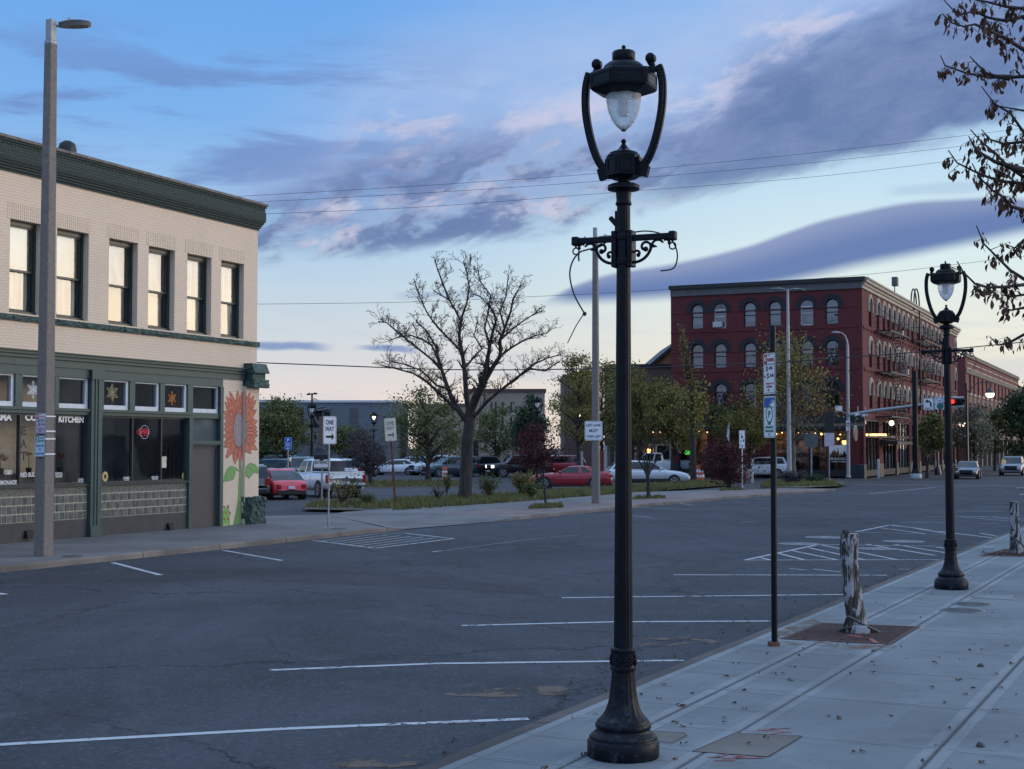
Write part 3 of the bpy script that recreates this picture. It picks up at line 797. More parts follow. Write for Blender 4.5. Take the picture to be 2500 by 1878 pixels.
def make_lamp(label, loc, bend):
    t = thing('street_lamp', label, 'street lamp', loc, LAMP_AX * -1 + math.pi/2 * 0)
    t.rotation_euler = (R(bend[0]), R(bend[1]), R(155.4) - math.pi + 0.0)
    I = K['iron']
    # base: plinth, cove, ring
    b = MB()
    b.lathe([(.270,0),(.277,.012),(.277,.118),(.268,.132),(.255,.140),(.262,.150),(.252,.165),(.226,.185),(.205,.205),(.206,.215),(.214,.222),(.216,.245),(.208,.26),(.196,.268),(.198,.275),(.188,.285)], 56)
    b.build('base', I, t)
    # bell: fluted
    fl = lambda i, k: 1 - .055*(1 if (i % 4) in (0,) else (.35 if (i % 4) in (1,3) else 0))
    bell = MB()
    prof = [(.188,.285),(.160,.315),(.138,.35),(.120,.40),(.108,.46),(.100,.52),(.094,.58),(.089,.64),(.086,.655)]
    bell.lathe(prof, 72, flute=lambda i, k: fl(i, k) if 0 < k < 8 else 1)
    bell.build('bell', I, t)
    # collar with rosettes
    c = MB()
    c.lathe([(.086,.648),(.094,.652),(.100,.668),(.094,.69),(.092,.70),(.092,.77),(.097,.785),(.094,.80),(.100,.806),(.100,.818),(.088,.826),(.078,.832)], 48)
    for k in range(6):
        a = 2*math.pi*(k+.25)/6; cx, cy = .094*math.cos(a), .094*math.sin(a)
        M0 = c.M; c.M = Matrix.Translation((cx, cy, .735)) @ Matrix.Rotation(a, 4, 'Z')
        c.sphere((.004,0,0), .014, 10, 6, (.8,1,1))
        for j in range(8):
            th = 2*math.pi*j/8
            c.sphere((.002, .026*math.cos(th), .026*math.sin(th)), .0125, 8, 5, (.7,1,1))
        ring = [(.0, .042*math.cos(q*math.pi/8), .042*math.sin(q*math.pi/8)) for q in range(17)]
        c.tube(ring, .006, 6, caps=False); c.M = M0
    c.build('collar', I, t)
    # fluted shaft
    s = MB()
    z0, z1 = .826, zl(875)
    prof = [(lerp(.0735,.0525,q/12), lerp(z0, z1, q/12)) for q in range(13)]
    s.lathe(prof, 64, flute=lambda i, k: 1 - .075*(1 if i % 4 == 0 else (.45 if i % 4 in (1,3) else 0)))
    s.build('shaft', I, t)
    # capital, flange
    c = MB()
    zz = zl
    c.lathe([(.053,zz(880)),(.062,zz(876)),(.064,zz(866)),(.058,zz(860)),(.056,zz(850)),(.061,zz(815)),(.060,zz(808)),(.096,zz(804)),(.122,zz(800)),(.126,zz(795)),(.126,zz(789)),(.120,zz(786)),(.124,zz(783)),(.124,zz(777)),(.100,zz(770)),(.062,zz(764)),(.045,zz(758)),(.042,zz(752)),(.060,zz(742)),(.10,zz(735))], 40)
    c.build('capital', I, t)
    # yoke box with finial
    bx = MB()
    h0, h1 = zz(738), zz(632)
    hexa = lambda r, ph=.5: [(r*math.cos(2*math.pi*(k+ph)/6), r*math.sin(2*math.pi*(k+ph)/6)) for k in range(6)]
    bx.prism(hexa(.138), 'z', h0+.015, h1)
    bx.lathe([(.095,h0-.012),(.138,h0+.018)], 6, phase=.5, smooth=False)
    for k in range(6):                                            # raised panels
        a = 2*math.pi*k/6 + math.pi/6*2
        M0 = bx.M; bx.M = Matrix.Rotation(2*math.pi*(k)/6, 4, 'Z')
        r = .138*math.cos(math.pi/6)
        bx.box(r-.002, -.052, h0+.035, r+.006, .052, h0+.045); bx.box(r-.002, -.052, h1-.03, r+.006, .052, h1-.02)
        bx.box(r-.002, -.052, h0+.045, r+.006, -.042, h1-.03); bx.box(r-.002, .042, h0+.045, r+.006, .052, h1-.03); bx.M = M0
    bx.lathe([(.128,h1-.002),(.128,h1+.012),(.112,h1+.016),(.112,h1+.030),(.100,h1+.036),(.060,h1+.05),(.040,h1+.066),(.026,h1+.088),(.016,h1+.10),(.013,h1+.105)], 32)
    bx.sphere((0,0,h1+.122), .021, 14, 10)
    bx.build('yoke_box', I, t)
    # the two curved arms of the lyre, each with a scroll
    for sgn in (-1, 1):
        a = MB()
        path = [(.128,zz(700)),(.165,zz(690)),(.225,zz(640)),(.275,zz(565)),(.312,zz(480)),(.335,zz(400)),(.342,zz(330)),(.338,zz(265)),(.322,zz(218)),(.312,zz(200))]
        # smooth
        sm = []
        for q in range(len(path)-1):
            p0 = path[max(q-1,0)]; p1 = path[q]; p2 = path[q+1]; p3 = path[min(q+2,len(path)-1)]
            for k in range(4):
                u = k/4.0
                f = lambda a0,a1,a2,a3: .5*((2*a1)+(-a0+a2)*u+(2*a0-5*a1+4*a2-a3)*u*u+(-a0+3*a1-3*a2+a3)*u**3)
                sm.append((f(p0[0],p1[0],p2[0],p3[0]), f(p0[1],p1[1],p2[1],p3[1])))
        sm.append(path[-1])
        n = len(sm); vs = []; fs = []
        for q, (x, z) in enumerate(sm):
            t0 = Vector((sm[min(q+1,n-1)][0]-sm[max(q-1,0)][0], sm[min(q+1,n-1)][1]-sm[max(q-1,0)][1])).normalized()
            nx, nz = t0.y, -t0.x                                  # outward
            w_ = .031 if q > 3 else .036; d_ = .032
            prof = [(-w_,-d_*.6),(-w_*.55,-d_),(w_*.4,-d_),(w_*.55,-d_*.55),(w_,-d_*.5),(w_,d_*.5),(w_*.55,d_*.55),(w_*.4,d_),(-w_*.55,d_),(-w_,d_*.6)]
            for (o, y) in prof: vs.append((sgn*(x+nx*o), y, z+nz*o))
        m_ = len(prof)
        for q in range(n-1):
            for i in range(m_):
                j = (i+1) % m_; f_ = (q*m_+i, q*m_+j, (q+1)*m_+j, (q+1)*m_+i)
                fs.append(f_ if sgn > 0 else f_[::-1])
        fs.append(tuple(range(m_))); fs.append(tuple(range((n-1)*m_, n*m_)))
        a.add(vs, fs, False)
        # bottom shoe
        a.box(sgn*.122, -.04, zz(735), sgn*.152, .04, zz(640)); a.prism([(.150,zz(735)),(.205,zz(745)),(.23,zz(690)),(.150,zz(660))] if sgn > 0 else [(-.150,zz(735)),(-.150,zz(660)),(-.23,zz(690)),(-.205,zz(745))], 'y', -.026, .026)
        # top: bracket to hood and scroll ball
        a.prism([(sgn*.345,zz(214)),(sgn*.30,zz(212)),(sgn*.24,zz(225)),(sgn*.19,zz(215)),(sgn*.19,zz(185)),(sgn*.225,zz(190)),(sgn*.25,zz(188)),(sgn*.275,zz(196)),(sgn*.31,zz(186)),(sgn*.335,zz(183))][::sgn], 'y', -.022, .022)
        a.tube([(sgn*.26,0,zz(190)),(sgn*.244,0,zz(176)),(sgn*.232,0,zz(160))], [.022,.026,.03], 10)
        a.M = Matrix.Translation((sgn*.238,0,zz(148))) @ Matrix.Rotation(math.pi/2, 4, 'X')
        a.lathe([(.012,-.042),(.034,-.038),(.041,-.024),(.041,.024),(.034,.038),(.012,.042)], 20)
        o = a.build('arm', I, t); o.scale = (.94, .94, 1)
    # hood: hexagonal skirt, dome, cap, ball
    h = MB(); H0, H1, H2 = zz(322), zz(288), zz(214)
    h.lathe([(.15,H0),(.265,H1-.02),(.285,H1),(.285,H2),(.275,H2+.012),(.24,H2+.02),(.165,H2+.03)], 6, phase=.5, smooth=False)
    for k in range(6):
        M0 = h.M; h.M = Matrix.Rotation(2*math.pi*k/6, 4, 'Z'); r = .285*math.cos(math.pi/6)
        z0, z1 = H1+.012, H2-.012
        h.box(r-.004,-.125,z0,r+.006,.125,z0+.012); h.box(r-.004,-.125,z1-.012,r+.006,.125,z1)
        h.box(r-.004,-.125,z0+.012,r+.006,-.113,z1-.012); h.box(r-.004,.113,z0+.012,r+.006,.125,z1-.012); h.M = M0
    h.lathe([(.178,H2+.02),(.178,H2+.034),(.174,H2+.045),(.160,H2+.068),(.134,H2+.088),(.094,zz(163))], 40)
    h.lathe([(.088,zz(167)),(.094,zz(160)),(.094,zz(153)),(.096,zz(152)),(.096,zz(104)),(.088,zz(98)),(.05,zz(95)),(.02,zz(92)),(.012,zz(88)),(.012,zz(84))], 36)
    h.sphere((0,0,zz(76)), .018, 14, 10)
    o = h.build('hood', I, t); o.scale = (.94, .94, 1)
    gl = MB(); g0, g1 = zz(498), zz(318)
    prof = []
    for q in range(15):
        u = q/14.0; z = lerp(g0, g1, u)
        r = .137*(1-(1-u)**2.1)**.62 if u < 1 else .137
        prof.append((max(r,.018), z))
    gl.lathe(prof, 48, cap=True); gi = [(max(r-.012,.006), z+.010) for r, z in prof]
    go = gl.build('globe', K['globe'], t)
    k_ = MB(); k_.lathe([(.0,g0-.008),(.016,g0-.006),(.020,g0+.004),(.016,g0+.012)], 16); k_.build('globe_cap', I, go)
    in_ = MB(); in_.lathe([(.03,g0+.12),(.04,g0+.16),(.04,g1-.05),(.06,g1)], 16); in_.build('bulb', K['sign_white'], go)
    # banner bracket, cross-arms, scrollwork
    br = MB(); bz0, bz1 = zz(1192), zz(1008)
    br.bbox(-.085,-.055,bz0,-.045,.055,bz1,.006); br.bbox(.045,-.055,bz0,.085,.055,bz1,.006)
    br.lathe([(.062,bz0+.02),(.064,bz0+.03),(.064,bz0+.06),(.062,bz0+.07)], 24, cap=False)
    br.lathe([(.062,bz1-.07),(.064,bz1-.06),(.064,bz1-.03),(.062,bz1-.02)], 24, cap=False)
    for z in (bz0+.05, bz1-.05):
        for sg in (-1,1): br.tube([(sg*.066,-.07,z),(sg*.066,.07,z)], .007, 6)
    br.build('clamp', I, t)
    za = zz(1046)
    for sg in (-1, 1):
        b = MB()
        b.bbox(sg*.08, -.019, za-.024, sg*.385, .019, za+.024, .006) if sg > 0 else b.bbox(-.385,-.019,za-.024,-.08,.019,za+.024,.006)
        b.bbox(min(sg*.372,sg*.43), -.034, za-.036, max(sg*.372,sg*.43), .034, za+.036, .012)
        b.tube([(sg*.40,0,za-.036),(sg*.40,0,za-.055)], .009, 8)
        ring = [(sg*.40+.026*math.cos(q*math.pi/8), 0, za-.078+.026*math.sin(q*math.pi/8)) for q in range(17)]
        b.tube(ring, .006, 8, caps=False)
        b.build('cross_arm', I, t)
        s_ = MB()
        def spiral(cx, cz, r0, r1, a0, a1, w0, w1, n=18):
            pts = []; rad = []
            for q in range(n+1):
                u = q/n; a_ = lerp(a0, a1, u); r_ = lerp(r0, r1, u)
                pts.append((sg*(cx+r_*math.cos(a_)), 0, cz+r_*math.sin(a_))); rad.append(lerp(w0, w1, u))
            s_.tube(pts, rad, 8); return pts
        # main sweeping brace from the clamp foot up to the arm
        spiral(.085, za-.045, .145, .145, -math.pi/2, -.12, .012, .013)
        spiral(.28, za-.075, .05, .05, math.pi, .55, .011, .009)
        spiral(.355, za-.055, .035, .012, math.pi*.75, -.6, .010, .013, 12)
        spiral(.178, za-.075, .048, .016, 0, math.pi*1.55, .010, .012)
        s_.sphere((sg*.183, 0, za-.092), .021, 10, 7)
        spiral(.115, za-.125, .03, .012, math.pi*.9, -.9, .009, .012, 12)
        s_.sphere((sg*.122, 0, za-.135), .017, 10, 7)
        s_.tube([(sg*.215,0,za-.075),(sg*.245,0,za-.070),(sg*.275,0,za-.078)], [.012,.014,.004], 8)
        s_.build('scroll_bracket', I, t)
    rc = MB(); rc.tube([(-.05,0,zz(1005)),(-.05,0,zz(905))], .022, 10); rc.tube([(-.055,0,zz(975)),(-.115,.02,zz(935))], .02, 10)
    rc.build('receptacle', I, t)
    return t
lp = G(1521.5, 1846, SW)
lamp1 = make_lamp('black ornamental lamp standing nearest, with frayed cables hanging from its cross-arm', (lp.x, lp.y, SW), (0, .25))
lp2 = G(2322.5, 1437.5, SW)
lamp2 = copy_tree(lamp1); lamp2.location = (lp2.x, lp2.y, SW); lamp2.rotation_euler = (0, R(-.25), lamp1.rotation_euler.z)
lamp2['label'] = 'black ornamental lamp farther down the pavement, behind the first cut stump'
for o in (lamp1, lamp2): o['group'] = 'ornamental lamps along the pavement'
# loose cables
zz = zl
def cab(name, pts, r, par):
    sm = []
    for q in range(len(pts)-1):
        p0 = Vector(pts[max(q-1,0)]); p1 = Vector(pts[q]); p2 = Vector(pts[q+1]); p3 = Vector(pts[min(q+2,len(pts)-1)])
        for k in range(6):
            u = k/6.0
            sm.append(.5*((2*p1)+(-p0+p2)*u+(2*p0-5*p1+4*p2-p3)*u*u+(-p0+3*p1-3*p2+p3)*u**3))
    sm.append(Vector(pts[-1])); m = MB(); m.tube(sm, r, 6); return m.build(name, K['black'], par)
def lx(xz): return (xz - 318) * .481 / 317.8 / .908
cab('cable', [(lx(262),0,zz(1030)),(lx(200),.02,zz(1075)),(lx(130),.02,zz(1090)),(lx(95),0,zz(1105)),(lx(60),0,zz(1150)),(lx(47),0,zz(1220)),(lx(70),0,zz(1320)),(lx(122),0,zz(1418))], .0065, lamp1)
cab('cable_end', [(lx(122),0,zz(1415)),(lx(80),0,zz(1480)),(lx(36),0,zz(1568))], .004, lamp1)
m = MB(); m.sphere((lx(123),0,zz(1420)), .018, 8, 6); m.build('cable_plug', K['black'], lamp1)
cab('cable', [(lx(375),0,zz(1016)),(lx(430),.01,zz(1014)),(lx(490),.01,zz(1028)),(lx(545),0,zz(1060)),(lx(575),0,zz(1110)),(lx(580),0,zz(1165)),(lx(560),0,zz(1210)),(lx(500),0,zz(1219))], .006, lamp1)
cab('cable_tail', [(lx(93),0,zz(1105)),(lx(92),0,zz(1130)),(lx(94),0,zz(1148))], .007, lamp1)
cab('cable', [(.40,0,zz(1075)),(.47,0,zz(1150)),(.43,0,zz(1240)),(.35,0,zz(1268))], .005, lamp2)

# ================================================================== corner building with the kitchen on the ground floor
BO = G(0,1328.7,SW); BO.z = 0
_e = G(625,1277,SW)
BHEAD = math.degrees(math.atan2(_e.x-BO.x, _e.y-BO.y))
BF = Frame(BO, BHEAD)
bz = lambda zx, zy, off=0.0: BF.on_y(zx*.33702, 300+zy*.33702, off)      # upper zoom
bl = lambda zx, zy, off=0.0: BF.on_y(zx*.33702, 840+zy*.33702, off)      # lower zoom
XR = BF.on_y(628.5, 700)[0]                                                # right corner
XL = -9.0
shop = thing('corner_building', 'two storey painted brick corner building with green shopfront and big sunflower mural', 'building', (BO.x,BO.y,0), BF.rz)
ZT = bz(1000, 345)[1]                                                      # placeholder top
x_, ztop = bz(1885, 590); ztop = (bz(1700,541)[1])
zcap0 = bz(1700, 560)[1]; zcor = bz(1700, 741)[1]; zsill1 = bz(1500,1547)[1]; zsill0 = bz(1500,1585)[1]
zfas1 = bl(1300,137)[1]
pier_x = bl(1612,800)[0]; crease = bl(1755,800)[0]
# --- upper wall with six window openings
wins = []
for (a, b_, zt, zb) in [(75,303,690,1370),(415,645,757,1405),(792,1000,832,1456),(1078,1268,889,1491),(1358,1533,949,1525),(1603,1768,996,1554)]:
    x0, z1 = bz(a, zt); x1, _ = bz(b_, zt); z0 = bz(a, zb)[1]
    wins.append([x0, x1, z0, z1])
wz0 = sum(q[2] for q in wins)/6; wz1 = sum(q[3] for q in wins)/6
ww = [q[1]-q[0] for q in wins]
for q in wins: q[2] = wz0; q[3] = wz1
# two more of the same to the left, out of frame
wins = [[wins[0][0]-4.4, wins[0][0]-4.4+ww[0], wz0, wz1], [wins[0][0]-2.2, wins[0][0]-2.2+ww[0], wz0, wz1]] + wins
REV = .34
m = MB()
def wall_y(mb, x0, x1, z0, z1, holes, y=0.0, rev=REV):
    xs = sorted({x0, x1, *[h[0] for h in holes], *[h[1] for h in holes]}); zs = sorted({z0, z1, *[h[2] for h in holes], *[h[3] for h in holes]})
    for a, b in zip(xs, xs[1:]):
        for c, d in zip(zs, zs[1:]):
            cx, cz = (a+b)/2, (c+d)/2
            if any(h[0] < cx < h[1] and h[2] < cz < h[3] for h in holes): continue
            mb.quad((a,y,c), (b,y,c), (b,y,d), (a,y,d))
    for h in holes:
        a, b, c, d = h[:4]
        mb.quad((a,y,c),(a,y,d),(a,y+rev,d),(a,y+rev,c)); mb.quad((b,y,d),(b,y,c),(b,y+rev,c),(b,y+rev,d))
        mb.quad((a,y,d),(b,y,d),(b,y+rev,d),(a,y+rev,d)); mb.quad((b,y,c),(a,y,c),(a,y+rev,c),(b,y+rev,c))
zwall0 = bl(1300,137)[1]
wall_y(m, XL, XR, zwall0, zcor, wins)
DEPTH = 16.0
m.quad((XR,0,0),(XR,DEPTH,0),(XR,DEPTH,zcor),(XR,0,zcor))                  # side wall
m.quad((XL,DEPTH,0),(XL,0,0),(XL,0,zcor),(XL,DEPTH,zcor)); m.quad((XR,DEPTH,0),(XL,DEPTH,0),(XL,DEPTH,zcor),(XR,DEPTH,zcor))
m.quad((XL,REV+.6,zwall0),(XR-.02,REV+.6,zwall0),(XR-.02,REV+.6,zcor),(XL,REV+.6,zcor))
wall = m.build('wall', K['tan'], shop)
# soldier courses of upright bricks over the windows
for q in wins:
    n = 18; m = MB()
    for k in range(n):
        a = lerp(q[0]-.10, q[1]+.10, k/n)
        m.box(a+.006, -.010+.004*random.random(), q[3]+.004, a+(q[1]-q[0]+.2)/n-.006, .02, q[3]+.40+.02*random.random())
    m.build('window_arch', K['tan'], shop)
# cornice: stepped courses, a face of brick, a grey coping
m = MB(); hz = zcap0 - zcor
st = 5
for k in range(st):
    za = zcor + hz*.40*k/st; zb_ = zcor + hz*.40*(k+1)/st
    m.box(XL, -.035*(k+1), za, XR+.035*(k+1), DEPTH, zb_)
m.box(XL, -.185, zcor+hz*.40, XR+.185, DEPTH, zcor+hz*.74)
m.box(XL, -.165, zcor+hz*.74, XR+.165, DEPTH, zcor+hz*.92)
nb_ = 150
for k in range(nb_):                                                       # dog-tooth row under the coping
    a = lerp(XL, XR+.15, k/nb_)
    m.box(a, -.178, zcor+hz*.82, a+(XR-XL)/nb_*.6, -.16, zcor+hz*.89)
m.box(XL, -.195, zcor+hz*.92, XR+.195, DEPTH, zcap0)
m.build('cornice', K['green_brick'], shop)
m = MB(); x0 = XL
while x0 < XR+.2:
    x1 = min(x0+1.83, XR+.24); m.bbox(x0, -.235, zcap0, x1-.006, .25, ztop, .012); x0 = x1
m.box(XR-.2,.25,zcap0,XR+.24,DEPTH,ztop-.01); m.box(XL,.25,zcap0-.02,XR-.2,DEPTH,zcap0)
m.build('coping', K['grey_trim'], shop)
vx, vz0 = BF.on_y(156, 372, 3.0); vx1, _ = BF.on_y(172.6, 372, 3.0); _, vz1 = BF.on_y(164, 344.5, 3.0)
m = MB(); m.lathe([(.26,zcap0-.1),(.26,vz1-.22),(.22,vz1-.08),(.10,vz1)], 18, c=((vx+vx1)/2, 3.0)); m.build('roof_vent', K['black'], shop)
# rough stone sill course
m = MB(); rs = random.Random(5); x0 = XL
while x0 < XR+.03:
    x1 = min(x0 + rs.uniform(.55, 1.0), XR+.05)
    n = max(2, int((x1-x0)/.09)); zs = [zsill0, lerp(zsill0,zsill1,.35), lerp(zsill0,zsill1,.7), zsill1-.01]
    g_ = [[(lerp(x0+.004,x1-.004,i/n), -(.05+rs.uniform(0,.055)*(1 if 0 < j < 3 else .3)), zs[j]+rs.uniform(-.006,.006)) for i in range(n+1)] for j in range(4)]
    for j in range(3):
        for i in range(n): m.quad(g_[j][i], g_[j][i+1], g_[j+1][i+1], g_[j+1][i])
    m.quad((x0,-.07,zsill1-.01),(x1,-.07,zsill1-.01),(x1,REV,zsill1+.0),(x0,REV,zsill1+.0))
    for xx in (x0+.004, x1-.004): m.quad((xx,-.07,zsill0),(xx,0,zsill0),(xx,0,zsill1),(xx,-.07,zsill1))
    x0 = x1
m.quad((XL,-.05,zsill0),(XL,.02,zsill0),(XR+.05,.02,zsill0),(XR+.05,-.05,zsill0))
m.quad((XR+.05,-.07,zsill0),(XR+.05,.3,zsill0),(XR+.05,.3,zsill1),(XR+.05,-.07,zsill1))
m.build('sill_course', K['green_stone'], shop)
# upper windows: dark green sashes, curtain or blind behind the glass
def curtain_mat(name, a, b_, pleat, translucent=.0):
    m_, n, b = newmat(name)
    tc = n.new('ShaderNodeTexCoord').outputs['Object']
    sp = n.new('ShaderNodeSeparateXYZ'); n.l.new(tc, sp.inputs[0])
    f = n.math('ADD', n.math('MULTIPLY', n.noise(n.mapping(tc, scale=(pleat, 1, .35)), 1.0, 3, .5), .6), n.math('MULTIPLY', n.noise(tc, 1.7, 4, .6), .4))
    n.put(b.inputs['Base Color'], n.mix(n.smooth(f, .40, .60), a, b_)); b.inputs['Roughness'].default_value = .9  # grey fold shading and tint changes are put into the cloth colour
    return m_
K['curtain'] = curtain_mat('white lace curtain', (.44,.46,.46), (.86,.85,.80), 11)
K['blind'] = curtain_mat('cream roller blind', (.60,.55,.36), (.78,.80,.74), 2.2)
kinds = ['lace','lace','blind','blind','swag','swag','lace','lace']
GR = random.Random(11)
for k, q in enumerate(wins):
    a, b_, c, d = q; zm = lerp(c, d, .47); y = REV-.10
    fr = MB()
    fr.box(a, y-.06, c+.07, a+.075, y+.1, d); fr.box(b_-.075, y-.06, c+.07, b_, y+.1, d); fr.box(a+.075, y-.06, d-.11, b_-.075, y+.1, d); fr.box(a, y-.09, c, b_, y+.1, c+.07)
    # upper sash (outer), lower sash (inner)
    for (z0, z1, yy, bb) in ((zm-.03, d-.11, y-.02, .045), (c+.07, zm+.03, y+.035, .05)):
        x0, x1 = a+.075, b_-.075
        fr.box(x0, yy, z0, x0+bb, yy+.04, z1); fr.box(x1-bb, yy, z0, x1, yy+.04, z1); fr.box(x0+bb, yy, z1-bb, x1-bb, yy+.04, z1); fr.box(x0+bb, yy, z0, x1-bb, yy+.04, z0+bb*1.2)
    w_ = fr.build('window', K['sash'], shop)
    p = MB(); x0, x1 = a+.12, b_-.12
    for (z0, z1, yy) in ((zm+.02, d-.155, y), (c+.13, zm-.015, y+.055)):
        tl = GR.uniform(-.006,.006); p.quad((x0,yy+tl,z0),(x1,yy-tl,z0),(x1,yy-tl+.004,z1),(x0,yy+tl+.004,z1))
    p.build('pane', K['glass_up'], w_)
    cu = MB(); yy = y+.13
    def pleated(xa, xb, z0, z1, amp=.022, n=40, gather=0.0):
        P_ = []
        for j in range(9):
            row = []
            for i in range(n+1):
                u = i/n; v = j/8
                if gather: u2 = u*(1 - gather*math.sin(math.pi*min(1,(1-v)*1.15))**1.2)
                else: u2 = u
                row.append((lerp(xa,xb,u2), yy+amp*math.sin(u*n*.9+k), lerp(z0,z1,v)))
            P_.append(row)
        for j in range(8):
            for i in range(n): cu.add([P_[j][i],P_[j][i+1],P_[j+1][i+1],P_[j+1][i]], [(0,1,2,3)], True)
    if kinds[k] == 'blind':
        cu.m = 1; cu.quad((x0-.04,yy-.03,zm),(x1+.04,yy-.03,zm),(x1+.04,yy-.03,d-.1),(x0-.04,yy-.03,d-.1)); cu.m = 0
        pleated(a+.02, b_-.06, c+.05, zm+.05)
    elif kinds[k] == 'swag':
        pleated(a+.08, b_-.10, zm-.1, d-.1, gather=.45 if k == 4 else .55); cu.m = 1
        cu.quad((x0-.04,yy+.05,c),(b_-.02,yy+.05,c),(b_-.02,yy+.05,zm+.3),(x0-.04,yy+.05,zm+.3)); cu.quad((x0,yy+.10,zm),(b_+.1,yy+.10,zm),(b_+.1,yy+.10,d),(x0,yy+.10,d)); cu.m = 0
    else:
        pleated(a+.02, b_+.06, zm-.3, d-.1); pleated(a+.02, b_-.04, c+.05, zm+.2, .015)
    cu.build('curtain', [K['curtain'], K['blind']], w_)

# --- ground floor: green entablature, pilasters, transoms, shop windows
ftop = zwall0; fbot = bl(1300, 232)[1]
m = MB()
fx1 = bl(1765,200)[0]
m.box(XL, -.16, ftop-.03, fx1, .3, ftop); m.box(XL, -.11, ftop-.10, fx1, .3, ftop-.03)
zz1 = lerp(ftop, fbot, .42); zz2 = lerp(ftop, fbot, .50)
m.box(XL, -.05, zz1, fx1, .3, ftop-.10); m.box(XL, -.09, zz2, fx1, .3, zz1); m.box(XL, -.03, fbot, fx1, .3, zz2)
m.build('fascia', K['green'], shop)
RECESS = .22
tr_top = bl(1280,290)[1]; tr_bot = bl(1280,492)[1]
sf_top = bl(1265,533)[1]; sf_bot = bl(1050,1000)[1]
gb_top = bl(1050,1014)[1]; gb_bot = bl(1050,1238)[1]
pil = [(bl(660,800,-.06)[0], bl(738,800,-.06)[0])]
pilx = pil[0]
# header between fascia and transoms, and the rail between transoms and shop glass
m = MB()
m.box(XL, .0, tr_top, pier_x, .3, fbot); m.box(XL, .02, sf_top, pier_x, .3, tr_bot)
m.box(XL, -.03, lerp(sf_top,tr_bot,.55), pilx[0], .02, tr_bot-.01); m.box(pilx[1], -.03, lerp(sf_top,tr_bot,.55), bl(1385,800)[0], .02, tr_bot-.01)
m.build('shopfront_rail', K['green'], shop)
m = MB()
px0, px1 = pilx; h = (px1-px0)
m.box(px0, -.06, SW, px1, .3, tr_top+.0); m.box(px0+h*.30, -.085, SW+.3, px0+h*.42, -.06, fbot-.02); m.box(px0+h*.58, -.085, SW+.3, px0+h*.70, -.06, fbot-.02)
m.box(px0-.02, -.10, SW, px1+.02, -.06, SW+.28); m.box(px0-.03,-.10,tr_top-.02,px1+.03,-.03,fbot-.004)
m.build('pilaster', K['green'], shop)
jx0, jx1 = bl(1366,800)[0], bl(1392,800)[0]
m = MB(); m.box(jx0, -.03, SW, jx1, .3, sf_top); d1x0, d1x1 = bl(1590,800)[0], pier_x
m.box(d1x0, -.03, SW, d1x1, .3, tr_top); m.build('door_jamb', K['green'], shop)
# transom windows with white painted inner frames
trs = [(-190,-20),(-120,105),(157,392),(422,652),(747,935),(973,1156),(1189,1356),(1393,1590)]
XS = [bl(q[0], 380, .05)[0] for q in trs]; XE = [bl(q[1], 380, .05)[0] for q in trs]
XE[3] = min(XE[3], px0); XS[4] = max(XS[4], px1)
prs = []
class _P:
    def box(s_, *a):
        m = MB(); m.box(*a); m.build('mullion', K['green'], shop)
pr = _P()
edges_ = [XL] + sum([[XS[k], XE[k]] for k in range(1, 8)], []) + [pier_x]
for k in range(1, 8):
    xa = XE[k]; xb = XS[k+1] if k < 7 else d1x0
    if k == 3: continue
    pr.box(xa, .02, tr_bot, xb, .3, tr_top)
pr.box(XL, .02, tr_bot, XS[1], .3, tr_top)
pr.box(XE[3], .02, tr_bot, px0, .3, tr_top); pr.box(px1, .02, tr_bot, XS[4], .3, tr_top)
orn_mats = {}
def star(kind, cx, cz, y, r, mat, par):
    m = MB()
    if kind == 'flake':
        for k in range(6):
            a = math.pi/2 + k*math.pi/3; c, s = math.cos(a), math.sin(a)
            def pt(t, o): return (cx + r*(c*t - s*o), y, cz + r*(s*t + c*o))
            loop = [pt(.22,0), pt(.6,.17), pt(.98,0), pt(.6,-.17), pt(.22,0)]
            m.tube(loop, r*.045, 4, caps=False); m.tube([pt(0,0), pt(.95,0)], r*.035, 4)
            m.tube([pt(.3,.0), pt(.42,.2)], r*.03, 4); m.tube([pt(.3,.0), pt(.42,-.2)], r*.03, 4)
            a2 = a + math.pi/6; c, s = math.cos(a2), math.sin(a2); m.tube([(cx,y,cz), (cx+r*.5*c, y, cz+r*.5*s)], r*.03, 4)
    else:
        pts = []
        for k in range(12):
            a = math.pi/2 + k*math.pi/6; rr = r if k % 2 == 0 else r*.55
            pts.append((cx+rr*math.cos(a), cz+rr*math.sin(a)))
        ring = [(p[0], y, p[1]) for p in pts] + [(pts[0][0], y, pts[0][1])]
        m.tube(ring, r*.05, 4, caps=False)
        for k in range(12):
            a = math.pi/2 + k*math.pi/6
            m.tube([(cx,y,cz), (pts[k][0],y,pts[k][1])], r*.035, 4)
        for q in (.3,.5,.68):
            ring = [(cx+(p[0]-cx)*q, y, cz+(p[1]-cz)*q) for p in pts]; ring.append(ring[0]); m.tube(ring, r*.035, 4, caps=False)
        m.tube([(cx,y,cz-r),(cx-r*.05,y,cz-r*1.2),(cx+r*.1,y,cz-r*1.4)], r*.02, 4)
    return m.build('snowflake', mat, par)
K['orn_white'] = flat('white paper snowflake', (.72,.74,.76), .7); K['orn_gold'] = flat('straw gold star', (.38,.33,.20), .6, .3, 30); K['orn_orange'] = flat('orange wooden snowflake', (.55,.20,.045), .6, .3, 30)
